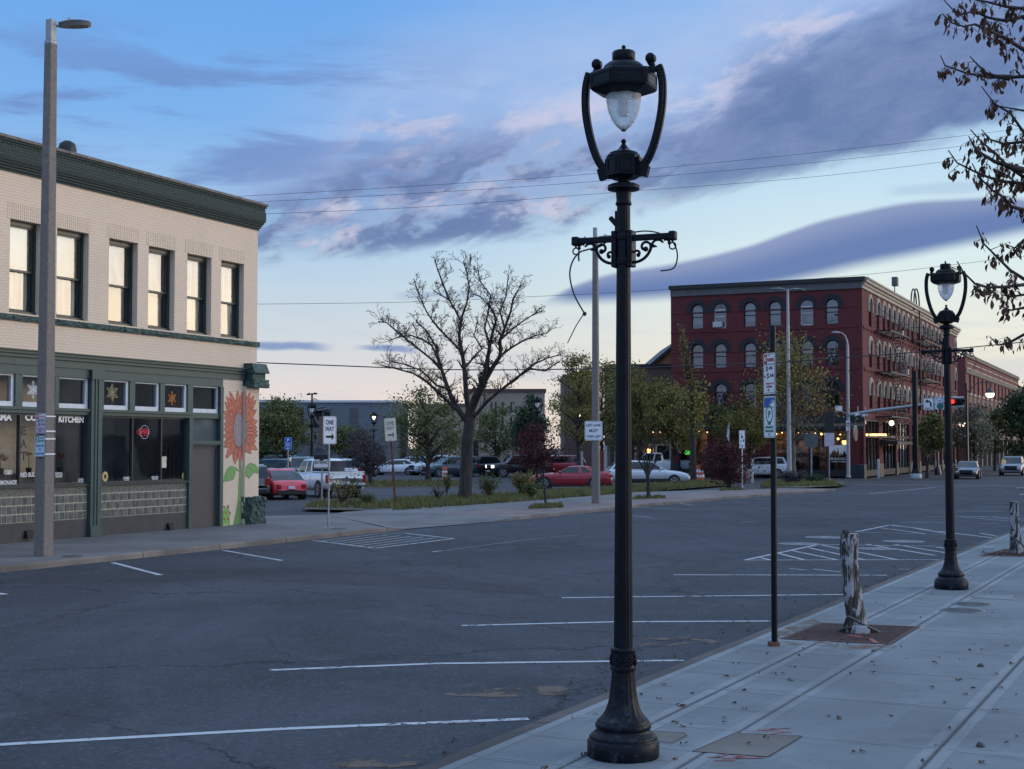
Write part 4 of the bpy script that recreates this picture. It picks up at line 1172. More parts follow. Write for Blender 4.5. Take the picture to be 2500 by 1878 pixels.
for k in range(1, 8):
    a, b_ = XS[k], XE[k]; z0, z1 = tr_bot, tr_top
    f = MB()
    f.box(a, .08, z0, b_, .2, z0+.12); f.box(a, .08, z1-.045, b_, .2, z1); f.box(a, .08, z0+.12, a+.05, .2, z1-.045); f.box(b_-.09, .08, z0+.12, b_, .2, z1-.045)
    w_ = f.build('transom_window', K['white_trim'], shop)
    p = MB(); p.quad((a+.05,.13,z0+.12),(b_-.09,.13,z0+.12),(b_-.09,.13,z1-.045),(a+.05,.13,z1-.045)); p.build('pane', K['glass'], w_)
for (kx, ky, r, kind, mt) in [(237,332,.235,'flake','orn_white'),(810,353,.25,'star','orn_gold'),(1243,393,.215,'flake','orn_orange')]:
    cx, cz = bl(kx, ky, .115)
    o = star(kind, cx, cz, .105, r, K[mt], None)
    o.location = (BO.x,BO.y,0); o.rotation_euler = (0,0,BF.rz)
    tag(o, {'orn_white':'white lacy snowflake hanging in a transom window beside the concrete pole','orn_gold':'pale straw six pointed star hanging in a transom window','orn_orange':'orange snowflake hanging in a transom window over the shop glass'}[mt], 'ornament', 'window ornaments of the shop')
# shop windows: two bays of dark framed panes
def bay(xs, z0, z1):
    f = MB(); t = .045
    f.box(xs[0], .10, z1-t, xs[-1], .2, z1); f.box(xs[0], .06, z0, xs[-1], .22, z0+t)
    for x in xs:
        xa = min(max(x-t/2, xs[0]), xs[-1]-t); f.box(xa, .095, z0+t, xa+t, .2, z1-t)
    w_ = f.build('shop_window', K['alu'], shop)
    p = MB()
    for a, b_ in zip(xs, xs[1:]): p.quad((a+t/2,.15,z0+t),(b_-t/2,.15,z0+t),(b_-t/2,.152,z1-t),(a+t/2,.152,z1-t))
    p.build('pane', K['glass'], w_)
    return w_
lx_ = [bl(q, 760, .12)[0] for q in (-420,-140,140,392,640)]; lx_[-1] = min(max(lx_[-1], px0-.02), px0)
rx_ = [px1] + [bl(q, 760, .12)[0] for q in (956,1165,1364)]; rx_[-1] = min(rx_[-1], jx0)
lbay = bay(lx_, sf_bot, sf_top); rbay = bay(rx_, sf_bot, sf_top)
m = MB(); m.box(XL, -.02, gb_top, px0, .26, sf_bot); m.box(px1, -.02, gb_top, jx0, .26, sf_bot); m.build('window_sill', K['alu'], shop)
# glass block panels
def gblock():
    m, n, b = newmat('patterned glass blocks')
    tc = n.new('ShaderNodeTexCoord').outputs['Object']
    sp = n.new('ShaderNodeSeparateXYZ'); n.l.new(tc, sp.inputs[0])
    f1 = n.noise(tc, 26, 3, .7, 2.5)
    n.put(b.inputs['Base Color'], n.mix(n.smooth(f1, .40, .58), (.055,.058,.052), (.30,.30,.255))); b.inputs['Roughness'].default_value = .12
    bp = n.new('ShaderNodeBump'); bp.inputs['Strength'].default_value = 1.0; bp.inputs['Distance'].default_value = .03
    n.l.new(n.noise(tc, 26, 2, .5, 2.5), bp.inputs['Height']); n.l.new(bp.outputs[0], b.inputs['Normal'])
    m2, n2, b2 = newmat('smooth ribbed glass blocks')
    tc = n2.new('ShaderNodeTexCoord').outputs['Object']
    f2 = n2.noise(n2.mapping(tc, scale=(30,1,3)), 1.0, 3, .5)
    n2.put(b2.inputs['Base Color'], n2.mix(n2.smooth(f2, .35, .65), (.075,.078,.07), (.17,.17,.15))); b2.inputs['Roughness'].default_value = .15
    return m, m2
K['gb1'], K['gb2'] = gblock()
K['grout'] = flat('pale grout', (.40,.37,.29), .85, .25, 20)
def glass_blocks(x0, x1, z0, z1, rows, seed):
    m = MB(); rr = random.Random(seed)
    hgt = (z1-z0)/rows; n = round((x1-x0)/(hgt*.78)); wd = (x1-x0)/n
    m.m = 2; m.box(x0, .06, z0, x1, .2, z1)
    for r_ in range(rows):
        for c in range(n):
            pat = (r_ == rows-1) or ((c + r_) % 2 == 0 and rr.random() < .9)
            m.m = 0 if pat else 1
            a, b_ = x0+wd*c+.012, x0+wd*(c+1)-.012; c0, c1 = z0+hgt*r_+.016, z0+hgt*(r_+1)-.016
            if pat:   # pressed starburst facets
                cx, cz = (a+b_)/2, (c0+c1)/2; ring = []
                for k in range(8):
                    an = k*math.pi/4+.3
                    ring.append((max(a,min(b_,cx+1.3*(b_-a)/2*math.cos(an))), .046+(.018 if k % 2 else -.004), max(c0,min(c1,cz+1.3*(c1-c0)/2*math.sin(an)))))
                m.add(ring+[(cx,.052,cz)], [(k,(k+1) % 8,8) for k in range(8)], False); m.box(a,.052,c0,b_,.065,c1)
            else: m.bbox(a, .044, c0, b_, .10, c1, .012)
    return m.build('glass_block_panel', [K['gb1'], K['gb2'], K['grout']], shop)
glass_blocks(lx_[0], px0, gb_bot-.0, gb_top, 4, 1); glass_blocks(px1, jx0, gb_bot, gb_top, 4, 2)
m = MB(); m.box(XL, .05, SW-.1, px0, .2, gb_bot); m.box(px1, .05, SW-.1, jx0, .2, gb_bot); m.build('bulkhead', K['char'], shop)
for (kx, ky) in ((212,1375),(1237,1318)):
    cx, cz = bl(kx, ky); m = MB(); m.box(cx-.12, -.03, cz-.10, cx+.10, .06, cz+.08); m.bbox(cx-.15,-.09,cz-.11,cx+.02,-.03,cz+.0,.01); m.build('outlet_box', K['black'], shop)
# service door with light over it
dx0, dx1 = jx1, d1x0; dtop = bl(1490, 738)[1]
m = MB(); m.box(dx0, .12, SW, dx1, .2, dtop); m.box(dx0, .09, SW, dx0+.06, .12, dtop); m.box(dx1-.06,.09,SW,dx1,.12,dtop); m.box(dx0+.06,.09,dtop-.08,dx1-.06,.12,dtop)
m.build('door', K['door'], shop)
lz0, lz1 = bl(1490,702)[1], bl(1490,533)[1]
m = MB(); m.box(dx0, .02, dtop, dx1, .25, dtop+.04); m.box(dx0-.02, -.03, dtop+.04, dx1+.02, .25, lz0); m.build('door_head', K['green'], shop)
m = MB(); m.quad((dx0,.12,lz0),(dx1,.12,lz0),(dx1,.12,lz1),(dx0,.12,lz1)); K['grey_pane'] = flat('grey frosted pane', (.07,.10,.115), .18, .2, 1.5); m.build('door_light', K['grey_pane'], shop)
# brick pier with the mural; the outer half stands a little proud
m = MB(); m.box(pier_x, 0.0, 0, crease, .3, fbot); PR = .10
m.box(crease, -PR, 0, XR, .4, bl(1800,310)[1]); m.build('pier', K['tan'], shop)
# corner bracket and rough stone foot
bx0 = bl(1768,230)[0]; bx1 = XR+.06; bz0, bz1 = bl(1800,316)[1], bl(1800,143)[1]
m = MB(); m.box(bx0+.03, -.30, bz0+.25, bx1-.02, .3, bz1-.28)
def rough(mb, x0, y0, z0, x1, y1, z1, amp, seed, n=7):
    rr = random.Random(seed); bm = bmesh.new(); bmesh.ops.create_cube(bm, size=1); bmesh.ops.subdivide_edges(bm, edges=list(bm.edges), cuts=n, use_grid_fill=True)
    for q in bm.verts:
        p = Vector((lerp(x0,x1,q.co.x+.5), lerp(y0,y1,q.co.y+.5), lerp(z0,z1,q.co.z+.5)))
        q.co = p + Vector((rr.uniform(-amp,amp), rr.uniform(-amp,amp), rr.uniform(-amp,amp)*.5))
    mb.bm(bm, False)
m.prism([(-.42,bz1-.26),(-.42,bz1-.30),(.3,bz1-.30),(.3,bz1),(-.30,bz1)], 'x', bx0-.02, bx1+.03)
rough(m, bx0-.03, -.40, bz0, bx1+.06, .3, bz0+.25, .018, 4, 4)
m.build('corner_bracket', K['green_stone'], shop)
m = MB(); sx0 = bl(1752,1200)[0]; sz1 = bl(1800,1108)[1]
rough(m, sx0, -.34, 0, XR+.07, .4, sz1, .045, 9, 8); m.build('corner_stone', K['green_stone'], shop)
# mural: sunflower with leaves and a small cactus, painted flat on the pier
K['petal'] = flat('orange red mural paint', (.54,.185,.11), .85, .3, 9); K['mline'] = flat('dark red brown mural outline', (.17,.07,.06), .8)
K['seed'] = flat('speckled grey mural paint', (.32,.26,.26), .8, .55, 60); K['stem'] = flat('green mural paint', (.20,.36,.12), .8, .2, 10); K['cactus'] = flat('bright green mural paint', (.24,.44,.11), .8, .2, 10); K['cdot'] = flat('dull red mural paint', (.32,.12,.06), .8)
K['gline'] = flat('dark green mural outline', (.05,.13,.05), .8)
bm_ = lambda zx, zy: BF.on_y(450+zx*.26472, 860+zy*.26472, 0.0)           # mural zoom
mur = MB()
def yoff(x): return (-PR if x > crease+.002 else 0.0)
def mpoly(pts, mi, lift):
    """paint on the wall, split at the pier's step"""
    mur.m = mi
    for side in (0, 1):
        out = []
        n = len(pts)
        for i in range(n):
            a, b_ = pts[i], pts[(i+1) % n]
            ina = (a[0] <= crease) == (side == 0); inb = (b_[0] <= crease) == (side == 0)
            if ina: out.append(a)
            if ina != inb:
                t = (crease-a[0])/(b_[0]-a[0]); out.append((crease, lerp(a[1],b_[1],t)))
        if len(out) > 2:
            y = (-PR if side else 0.0) - lift
            mur.poly([(p[0], y, p[1]) for p in out])
def mline(pts, wd, mi, lift):
    for a, b_ in zip(pts, pts[1:]):
        d = Vector((b_[0]-a[0], b_[1]-a[1]));
        if d.length < 1e-5: continue
        q = Vector((-d.y, d.x)).normalized()*wd/2; e = d.normalized()*wd*.3
        mpoly([(a[0]-e.x-q.x,a[1]-e.y-q.y),(b_[0]+e.x-q.x,b_[1]+e.y-q.y),(b_[0]+e.x+q.x,b_[1]+e.y+q.y),(a[0]-e.x+q.x,a[1]-e.y+q.y)], mi, lift)
tips = [(418,358),(487,350),(533,352),(578,370),(612,395),(638,440),(645,540),(650,640),(645,690),(650,740),(652,778),(635,830),(645,910),(590,940),(515,1010),(465,1035),(445,1000),(375,972),(365,880),(362,835),(360,770),(362,710),(366,660),(366,600),(360,535),(372,460),(392,402)]
C0 = (500,718)
rt = random.Random(2)
base_e = lambda an: (C0[0]+46*math.cos(an), C0[1]-150*math.sin(an))
def petal(tip, wd, lift):
    an = math.atan2(-(tip[1]-C0[1])/150.0, (tip[0]-C0[0])/46.0*.5)
    bx, by = C0[0]+42*math.cos(an), C0[1]-140*math.sin(an)
    a = Vector(bm_(bx, by)); t = Vector(bm_(*tip)); d = t-a; q = Vector((-d.y,d.x)).normalized()
    prof = [(0,.5),(.25,.85),(.5,1),(.72,.8),(.9,.35),(1,0)]
    curve = rt.uniform(-.06,.06)*d.length
    Lp = [a + d*u + q*(wd*w_ + curve*u*u) for u, w_ in prof]; Rp = [a + d*u + q*(-wd*w_ + curve*u*u) for u, w_ in prof]
    loop = [(p.x,p.y) for p in Lp] + [(p.x,p.y) for p in reversed(Rp[:-1])]
    mpoly(loop, 0, lift); mline(loop+[loop[0]], .012, 1, lift+.0012); mline([(a.x,a.y),((a+d*.6).x,(a+d*.6).y)], .006, 1, lift+.0012)
inner = []
n = len(tips)
for i in range(n):
    a, b_ = tips[i], tips[(i+1) % n]; inner.append(((a[0]+b_[0])/2*.8+C0[0]*.2, (a[1]+b_[1])/2*.8+C0[1]*.2))
for i, t in enumerate(inner): petal(t, .10, .003)
for i, t in enumerate(tips): petal(t, .115, .006+.0004*(i % 3))
el_ = [bm_(C0[0]+48*math.cos(k*math.pi/16), C0[1]-160*math.sin(k*math.pi/16)) for k in range(32)]
mpoly(el_, 2, .0095); mline(el_+[el_[0]], .016, 1, .0105)
stem = [bm_(500,990),bm_(508,1090),bm_(500,1200),bm_(492,1380),bm_(475,1480),bm_(450,1590),bm_(526,1588),bm_(527,1400),bm_(524,1200),bm_(526,1100),bm_(514,990)]
mpoly(stem, 3, .004); mline(stem, .012, 6, .0055)
for lf in ([(505,1100),(480,1066),(430,1050),(400,1070),(375,1120),(356,1192),(410,1188),(450,1172),(468,1130),(470,1085)], [(535,1110),(545,1050),(580,1024),(625,1035),(650,1065),(660,1115),(615,1110),(600,1128),(572,1165),(540,1140)]):
    lp_ = [bm_(*p) for p in lf]; mpoly(lp_, 3, .0045); mline(lp_+[lp_[0]], .011, 6, .006)
cac = [bm_(*p) for p in [(354,1595),(352,1500),(358,1455),(380,1435),(405,1440),(416,1470),(417,1595)]]
mpoly(cac, 4, .004); mline(cac, .010, 6, .0055)
for (cx, cy, r) in [(380,1482,9),(366,1540,10),(402,1540,10),(420,1485,9),(366,1428,10),(402,1425,11)]:
    mpoly([bm_(cx+r*math.cos(k*.7854), cy-r*1.3*math.sin(k*.7854)) for k in range(8)], 5, .006)
mur.build('mural', [K['petal'],K['mline'],K['seed'],K['stem'],K['cactus'],K['cdot'],K['gline']], shop)
# --- window lettering
def word(txt, zx0, zy0, zx1, zy1, mi=0, bold=.012):
    a = bl(zx0, zy0, .14); b_ = bl(zx1, zy1, .14)
    let = MB(); let.m = mi
    let.text(txt, TP((a[0]+b_[0])/2, .143, (a[1]+b_[1])/2), width=abs(b_[0]-a[0]), height=abs(a[1]-b_[1]), depth=.002, bold=bold)
    let.build('window_lettering', [K['vinyl'], K['sign_black']], shop)
word('MAMA', -75, 500, 86, 556, 0, .045); word('CORN', 183, 506, 345, 560, 0, .045); word('KITCHEN', 426, 520, 606, 572, 0, .045)
word('CBD', 35, 915, 88, 945); word('RED BULLS', 150, 932, 278, 962); word('LEMONADE', -22, 990, 124, 1018); word('PASTA', 402, 930, 452, 946); word('SALAD', 402, 948, 452, 966)
word('CHEESE', 567, 973, 622, 988); word('ZOMBIES', 564, 991, 624, 1006); word('ZOMBIE', 893, 963, 940, 978); word('DOGS', 901, 981, 938, 996); word('SCHOOL', 1099, 958, 1150, 974); word('PIZZA', 1105, 976, 1145, 992); word('S', 374, 985, 386, 1012)
for ch, zy in (('E',627),('A',722),('T',812)): word(ch, 150, zy-32, 192, zy+32, 1, .03)
# sunflower stickers and paper notice
for (zx, zy) in ((762,960),(1337,960)):
    cx, cz = bl(zx, zy, .14); m = MB(); n = 16
    m.poly([(cx+(.13 if k % 2 else .105)*math.cos(k*math.pi/n), .141, cz+(.15 if k % 2 else .125)*math.sin(k*math.pi/n)) for k in range(2*n)][::-1])
    m.m = 1; m.poly([(cx+.05*math.cos(k*math.pi/8), .138, cz+.06*math.sin(k*math.pi/8)) for k in range(16)][::-1])
    K.setdefault('sticker', flat('yellow cream sticker', (.55,.42,.16), .6, .25, 40)); m.build('sunflower_sticker', [K['sticker'], K['sign_black']], shop)
a = bl(1168, 815, .14); b_ = bl(1205, 897, .14)
m = MB(); m.box(a[0], .138, b_[1], b_[0], .144, a[1]); m.build('paper_notice', flat('cream paper notice', (.60,.58,.44), .8, .2, 8), shop)
# --- the room behind the glass
m = MB(); RX0, RX1 = XL+.3, pier_x-.2
m.m = 0; m.quad((RX0,.3,sf_bot-.9),(RX1,.3,sf_bot-.9),(RX1,6,sf_bot-.9),(RX0,6,sf_bot-.9))
m.m = 1; m.quad((RX0,4,0),(RX1,4,0),(RX1,4,fbot),(RX0,4,fbot)); m.quad((RX1,.3,0),(RX1,.3,fbot),(RX1,6,fbot),(RX1,6,0)); m.quad((RX0,6,0),(RX0,6,fbot),(RX0,.3,fbot),(RX0,.3,0))
m.m = 2; m.quad((RX0,6,fbot),(RX1,6,fbot),(RX1,.3,fbot),(RX0,.3,fbot))
# partition walls and a bright window frame in the left room
pw = px0-.05; m.m = 1; m.box(pw, .3, 0, pw+.12, 6, fbot)
K['room_tan'] = flat('tan room wall', (.75,.63,.46), .8, .1); K['room_dark'] = flat('dark room wall', (.50,.52,.53), .8, .3, .8); K['room_floor'] = flat('brown room floor', (.16,.055,.045), .6, .3)
m.m = 3; m.box(RX0, 1.1, 0, bl(260,700,1.1)[0], 1.2, fbot)
m.build('room', [K['room_floor'], K['room_dark'], K['dark'], K['room_tan']], shop)
m = MB()
xa, _ = bl(485,700,1.2); xb, _ = bl(540,700,1.2); z0_ = bl(500,905,1.2)[1]
for x in (xa, lerp(xa,xb,.45), xb-.03): m.box(x, 1.2, z0_, x+.07, 1.26, fbot-.3)
m.box(xa, 1.2, z0_-.05, xb+.05, 1.26, z0_)
xc = bl(262,600,1.2)[0]; m.box(xc, 1.2, z0_, xc+.35, 1.25, fbot-.3)
m.build('inner_frame', K['white_trim'], shop)
m = MB(); zc = bl(300,935,.8)[1]; m.box(RX0,.6,zc-.05,px0-.1,1.0,zc); m.box(RX0,.7,sf_bot-.9,px0-.1,.75,zc-.05); zc2 = bl(1000,1010,1.0)[1]
m.build('counter', K['wood'], shop)
m = MB()
xq, zq = bl(1240,740,2.0); m.box(xq-.3,2.0,sf_bot-.6,xq+.5,2.4,zq)
for k in range(5): m.box(bl(1215+k*30,900,1.4)[0],1.4,sf_bot-.6,bl(1215+k*30,900,1.4)[0]+.05,1.45,bl(1200,735,1.4)[1])
m.box(bl(1190,865,1.35)[0],1.35,bl(1190,870,1.35)[1],bl(1325,865,1.35)[0],1.4,bl(1190,862,1.35)[1])
m.build('display_shelf', K['galv_dull'], shop)
# neon sign hanging inside
K['neon'] = emit('red neon tube', (1.0,.10,.12), .32); K['neon_b'] = emit('pale blue neon tube', (.55,.65,1.0), .30)
cx, cz = bl(1043, 638, .3)
ns = MB(); r1, r2 = .27, .15
ns.m = 1; ns.tube([(cx+.02+r2*1.25*math.cos(k*math.pi/16), .30, cz+r2*1.25*math.sin(k*math.pi/16)) for k in range(33)], .008, 6, caps=False)
ns.m = 0; ns.text('OPEN', TP(cx-.02, .29, cz), width=.40, height=.13, depth=.01); ns.tube([(cx-.02+r1*math.cos(k*math.pi/16), .31, cz+.105*math.sin(k*math.pi/16)) for k in range(33)], .007, 6, caps=False)
ns.m = 2; ns.tube([(cx,.31,cz+.15),(cx+.02,.31,cz+.55)], .004, 4)
o = ns.build('neon_sign', [K['neon'], K['neon_b'], K['black']]); o.location = (BO.x,BO.y,0); o.rotation_euler = (0,0,BF.rz); tag(o, 'small red neon OPEN sign hanging inside the shop window', 'sign')
# red plants and pots on the inner ledge
K['poin'] = flat('red poinsettia leaves', (.50,.05,.03), .6, .3, 20); K['leafd'] = flat('dark house plant leaves', (.03,.06,.02), .6, .3, 20); K['redpot'] = flat('red plastic pot', (.45,.03,.05), .4)
for i, (zx, zy, sc) in enumerate([(22,830,.22),(225,800,.13),(455,815,.2)]):
    cx, cz = bl(zx, zy, .55); m = MB(); rr = random.Random(70+i)
    zb_ = zc
    for k in range(70):
        a = rr.uniform(0,6.28); b2 = rr.uniform(-.5,1); rad = sc*rr.uniform(.3,1)
        p = Vector((cx+rad*math.cos(a)*math.cos(b2), .62+.7*rad*math.sin(a)*math.cos(b2), cz+rad*.9*math.sin(b2)))
        d = Vector((rr.uniform(-1,1),rr.uniform(-1,1),rr.uniform(-.6,.6))).normalized(); q = d.orthogonal()
        m.m = 0 if rr.random() < .6 else 1; s_ = sc*.30
        m.poly([tuple(p), tuple(p+d*s_*.5+q*s_*.28), tuple(p+d*s_), tuple(p+d*s_*.5-q*s_*.28)])
    m.m = 1; m.tube([(cx,.62,zb_+.1),(cx,.62,cz)], .01, 5); m.m = 2; m.lathe([(.06,zb_),(.085,zb_+.15)], 12, c=(cx,.62))
    o = m.build('potted_plant', [K['poin'], K['leafd'], K['black']]); o.location = (BO.x,BO.y,0); o.rotation_euler = (0,0,BF.rz)
    tag(o, ['red poinsettia in the shop window under the letters MA', 'small red poinsettia in the shop window beside the letters EAT', 'red poinsettia in the shop window under the word KITCHEN'][i], 'plant', 'potted plants in the shop window')
cx, cz = bl(600, 900, .6); m = MB(); m.lathe([(.10,cz-.11),(.14,cz+.11)], 16, c=(cx,.7)); o = m.build('flower_pot', K['redpot']); o.location = (BO.x,BO.y,0); o.rotation_euler = (0,0,BF.rz); tag(o, 'empty red pot on the ledge inside the shop window', 'pot')

# ================================================================== the four storey red brick block across the junction
RBO = G(2109,1164.4,SW); RBO.z = 0
RF = Frame(RBO, 24.8)
lz = lambda x, y: RF.on_x(1600+x*.33693, 660+y*.33693)                     # left face zoom -> (into the block, z)
rz1 = lambda x, y: RF.on_y(2080+x*.18053, 660+y*.18053)
rz2 = lambda x, y: RF.on_y(2080+x*.16847, 920+y*.16847)
K['red'] = brick('dark red brick', (.120,.019,.022), (.138,.024,.026), (.078,.016,.018), bw=.4, bh=.12, ms=.014, bump=.4, worn=.55)
K['red2'] = brick('weathered red brown brick', (.17,.050,.042), (.20,.06,.05), (.11,.045,.04), bw=.4, bh=.12, ms=.014, bump=.4, worn=.35)
K['arch_dark'] = flat('charcoal painted arch brick', (.020,.018,.022), .8, .2, 5)
K['stone'] = flat('pale limestone trim', (.42,.37,.30), .8, .18, 3, .2)
K['stone_dk'] = flat('dirty grey brown stone', (.17,.14,.115), .85, .25, 3, .2)
K['corn_gr'] = flat('grey painted cornice', (.10,.10,.10), .7, .15, 3)
K['iron_flat'] = flat('black fire escape iron', (.013,.013,.016), .6, .2)
K['plinth'] = flat('blue black painted plinth', (.016,.022,.030), .6, .15)
K['blind_w'] = flat('pale window blind', (.42,.44,.46), .8, .12, 3); K['blind_d'] = flat('grey drape', (.14,.15,.17), .8, .2, 3)
K['white_fr'] = flat('white window frame', (.55,.57,.58), .5, .08)
K['acunit'] = flat('off white air conditioner', (.52,.52,.50), .6, .08)

def litmat(name, col, lo, hi):
    m, n, b = newmat(name); tc = n.new('ShaderNodeTexCoord').outputs['Object']
    f = n.smooth(n.noise(tc, .9, 5, .7), .42, .68); b.inputs['Base Color'].default_value = (.10,.05,.03,1); b.inputs['Emission Color'].default_value = (*col,1)
    n.put(b.inputs['Emission Strength'], n.math('ADD', lo, n.math('MULTIPLY', f, hi))); return m
K['lit'] = litmat('lit cafe interior', (1.0,.42,.14), .012, .16); K['litdim'] = litmat('dim lit interior', (1.0,.40,.15), .002, .03)
K['bulb'] = emit('warm glowing bulb', (1.0,.62,.22), 2.6); K['bulbw'] = emit('white glowing lamp', (1.0,.86,.62), 4.0)
red = thing('brick_building', 'four storey dark red brick block with round arched windows and iron fire escapes', 'building', (RBO.x,RBO.y,0), RF.rz)
LW = lz(112, 300)[0]; RT = lz(1470, 50)[1]
RW_ = rz1(1417, 1000)[0]
print('red', LW, RW_, RT)
fL = lambda a, d, z: (d, a, z)
fR = lambda a, d, z: (a, d, z)
def arched_wall(mb, f, a0, a1, z0, z1, holes, rev=.28):
    xs = sorted({a0, a1, *[h[0] for h in holes], *[h[1] for h in holes]}); zs = sorted({z0, z1, *[h[2] for h in holes], *[h[3] for h in holes]})
    for a, b in zip(xs, xs[1:]):
        for c, d in zip(zs, zs[1:]):
            cx, cz = (a+b)/2, (c+d)/2
            if any(h[0] < cx < h[1] and h[2] < cz < h[3] for h in holes): continue
            mb.quad(f(a,0,c), f(b,0,c), f(b,0,d), f(a,0,d))
    for a, b, c, d in holes:
        r = (b-a)/2; cx = (a+b)/2; zc = d-r; n = 10
        arc = [(cx+r*math.cos(math.pi*k/n), zc+r*math.sin(math.pi*k/n)) for k in range(n+1)]      # right to left
        for k in range(n):
            p, q = arc[k], arc[k+1]; top = (p[0], d), (q[0], d)
            mb.poly([f(p[0],0,p[1]), f(top[0][0],0,d), f(top[1][0],0,d), f(q[0],0,q[1])])
            mb.quad(f(p[0],0,p[1]), f(q[0],0,q[1]), f(q[0],rev,q[1]), f(p[0],rev,p[1]))
        mb.quad(f(a,0,c), f(a,rev,c), f(a,rev,zc), f(a,0,zc)); mb.quad(f(b,0,c), f(b,0,zc), f(b,rev,zc), f(b,rev,c)); mb.quad(f(a,0,c), f(b,0,c), f(b,rev,c), f(a,rev,c))
def arch_ring(mb, f, h, w0, w1, d, leg=0.0, n=12):
    a, b, c, z1 = h; r = (b-a)/2; cx = (a+b)/2; zc = z1-r
    def row(rr): return [(cx+rr, zc-leg)] + [(cx+rr*math.cos(math.pi*k/n), zc+rr*math.sin(math.pi*k/n)) for k in range(n+1)] + [(cx-rr, zc-leg)]
    A, B = row(r+w0), row(r+w1)
    for k in range(len(A)-1):
        mb.quad(f(A[k][0],-d,A[k][1]), f(B[k][0],-d,B[k][1]), f(B[k+1][0],-d,B[k+1][1]), f(A[k+1][0],-d,A[k+1][1]))
        mb.quad(f(B[k][0],-d,B[k][1]), f(B[k][0],.0,B[k][1]), f(B[k+1][0],.0,B[k+1][1]), f(B[k+1][0],-d,B[k+1][1]))
        mb.quad(f(A[k][0],-d,A[k][1]), f(A[k+1][0],-d,A[k+1][1]), f(A[k+1][0],.0,A[k+1][1]), f(A[k][0],.0,A[k][1]))
# left-face openings
cl = [(260,345),(425,512),(640,727),(822,910),(1050,1142),(1232,1325)]
rowsL = [(lz(1278,205)[1], lz(1278,392)[1]), (lz(1278,505)[1], lz(1278,692)[1]), (lz(468,822)[1], lz(468,1000)[1])]
HL = []
for r_, (zt, zb) in enumerate(rowsL):
    for k, (xa, xb) in enumerate(cl):
        a, b = lz(xb, 300)[0], lz(xa, 300)[0]; HL.append((a, b, zb, zt, r_, k))
cr = [245,351,431,495,562,627,690,752,816,891,950,1010,1068,1122,1173,1225,1290,1388]
ctr = [rz1(x, 700)[0] for x in cr]
rowsR = [(rz1(245,380)[1], rz1(245,760)[1]), (rz1(245,945)[1], rz1(245,1310)[1]), (rz2(262,70)[1], rz2(262,455)[1])]
HR = []
for r_, (zt, zb) in enumerate(rowsR):
    for k, c in enumerate(ctr):
        w_ = .62 if k else .62
        HR.append((c-w_, c+w_, zb, zt, r_, k))
g1 = lz(1380,1052)[1]                                                      # top of the dark shopfront band
m = MB()
arched_wall(m, fL, 0, LW, g1, RT-.9, [h[:4] for h in HL]); arched_wall(m, fR, 0, RW_, g1, RT-.9, [h[:4] for h in HR])
m.quad((RW_,0,0),(RW_,LW,0),(RW_,LW,RT-.9),(RW_,0,RT-.9)); m.quad((RW_,LW,0),(0,LW,0),(0,LW,RT-.9),(RW_,LW,RT-.9)); m.quad((0,0,RT-.9),(RW_,0,RT-.9),(RW_,LW,RT-.9),(0,LW,RT-.9))
# string courses under and over each row
for zt, zb in rowsL:
    m.box(-.05, .3, zb-.30, 0, LW, zb-.14); m.box(-.04, .3, zt-.75, 0, LW, zt-.67)
m.build('wall', K['red'], red)
m = MB()
for zt, zb in rowsR:
    m.box(.4, -.07, zb-.32, RW_, 0, zb-.12)
    for k in range(36): x = .6+k*(RW_-1)/36; m.box(x, -.06, zb-.46, x+.35, 0, zb-.34)
m.build('sill_course', K['red'], red)
m = MB(); m.box(-.12, -.0, RT-.9, .3, LW, RT-.30); m.build('frieze', K['corn_gr'], red)
m = MB(); m.box(-.32, -.3, RT-.30, .3, LW+.1, RT+.02); m.build('parapet_cap', K['black'], red)
m = MB(); m.box(-.1, -.10, RT-.9, RW_, .3, RT-.62); m.box(.02, -.22, RT-.62, RW_+.1, .3, RT-.40); m.box(.02, -.40, RT-.40, RW_+.1, .3, RT-.14); m.box(.02, -.5, RT-.14, RW_+.15, .3, RT+.0)
m.build('cornice', K['stone'], red)
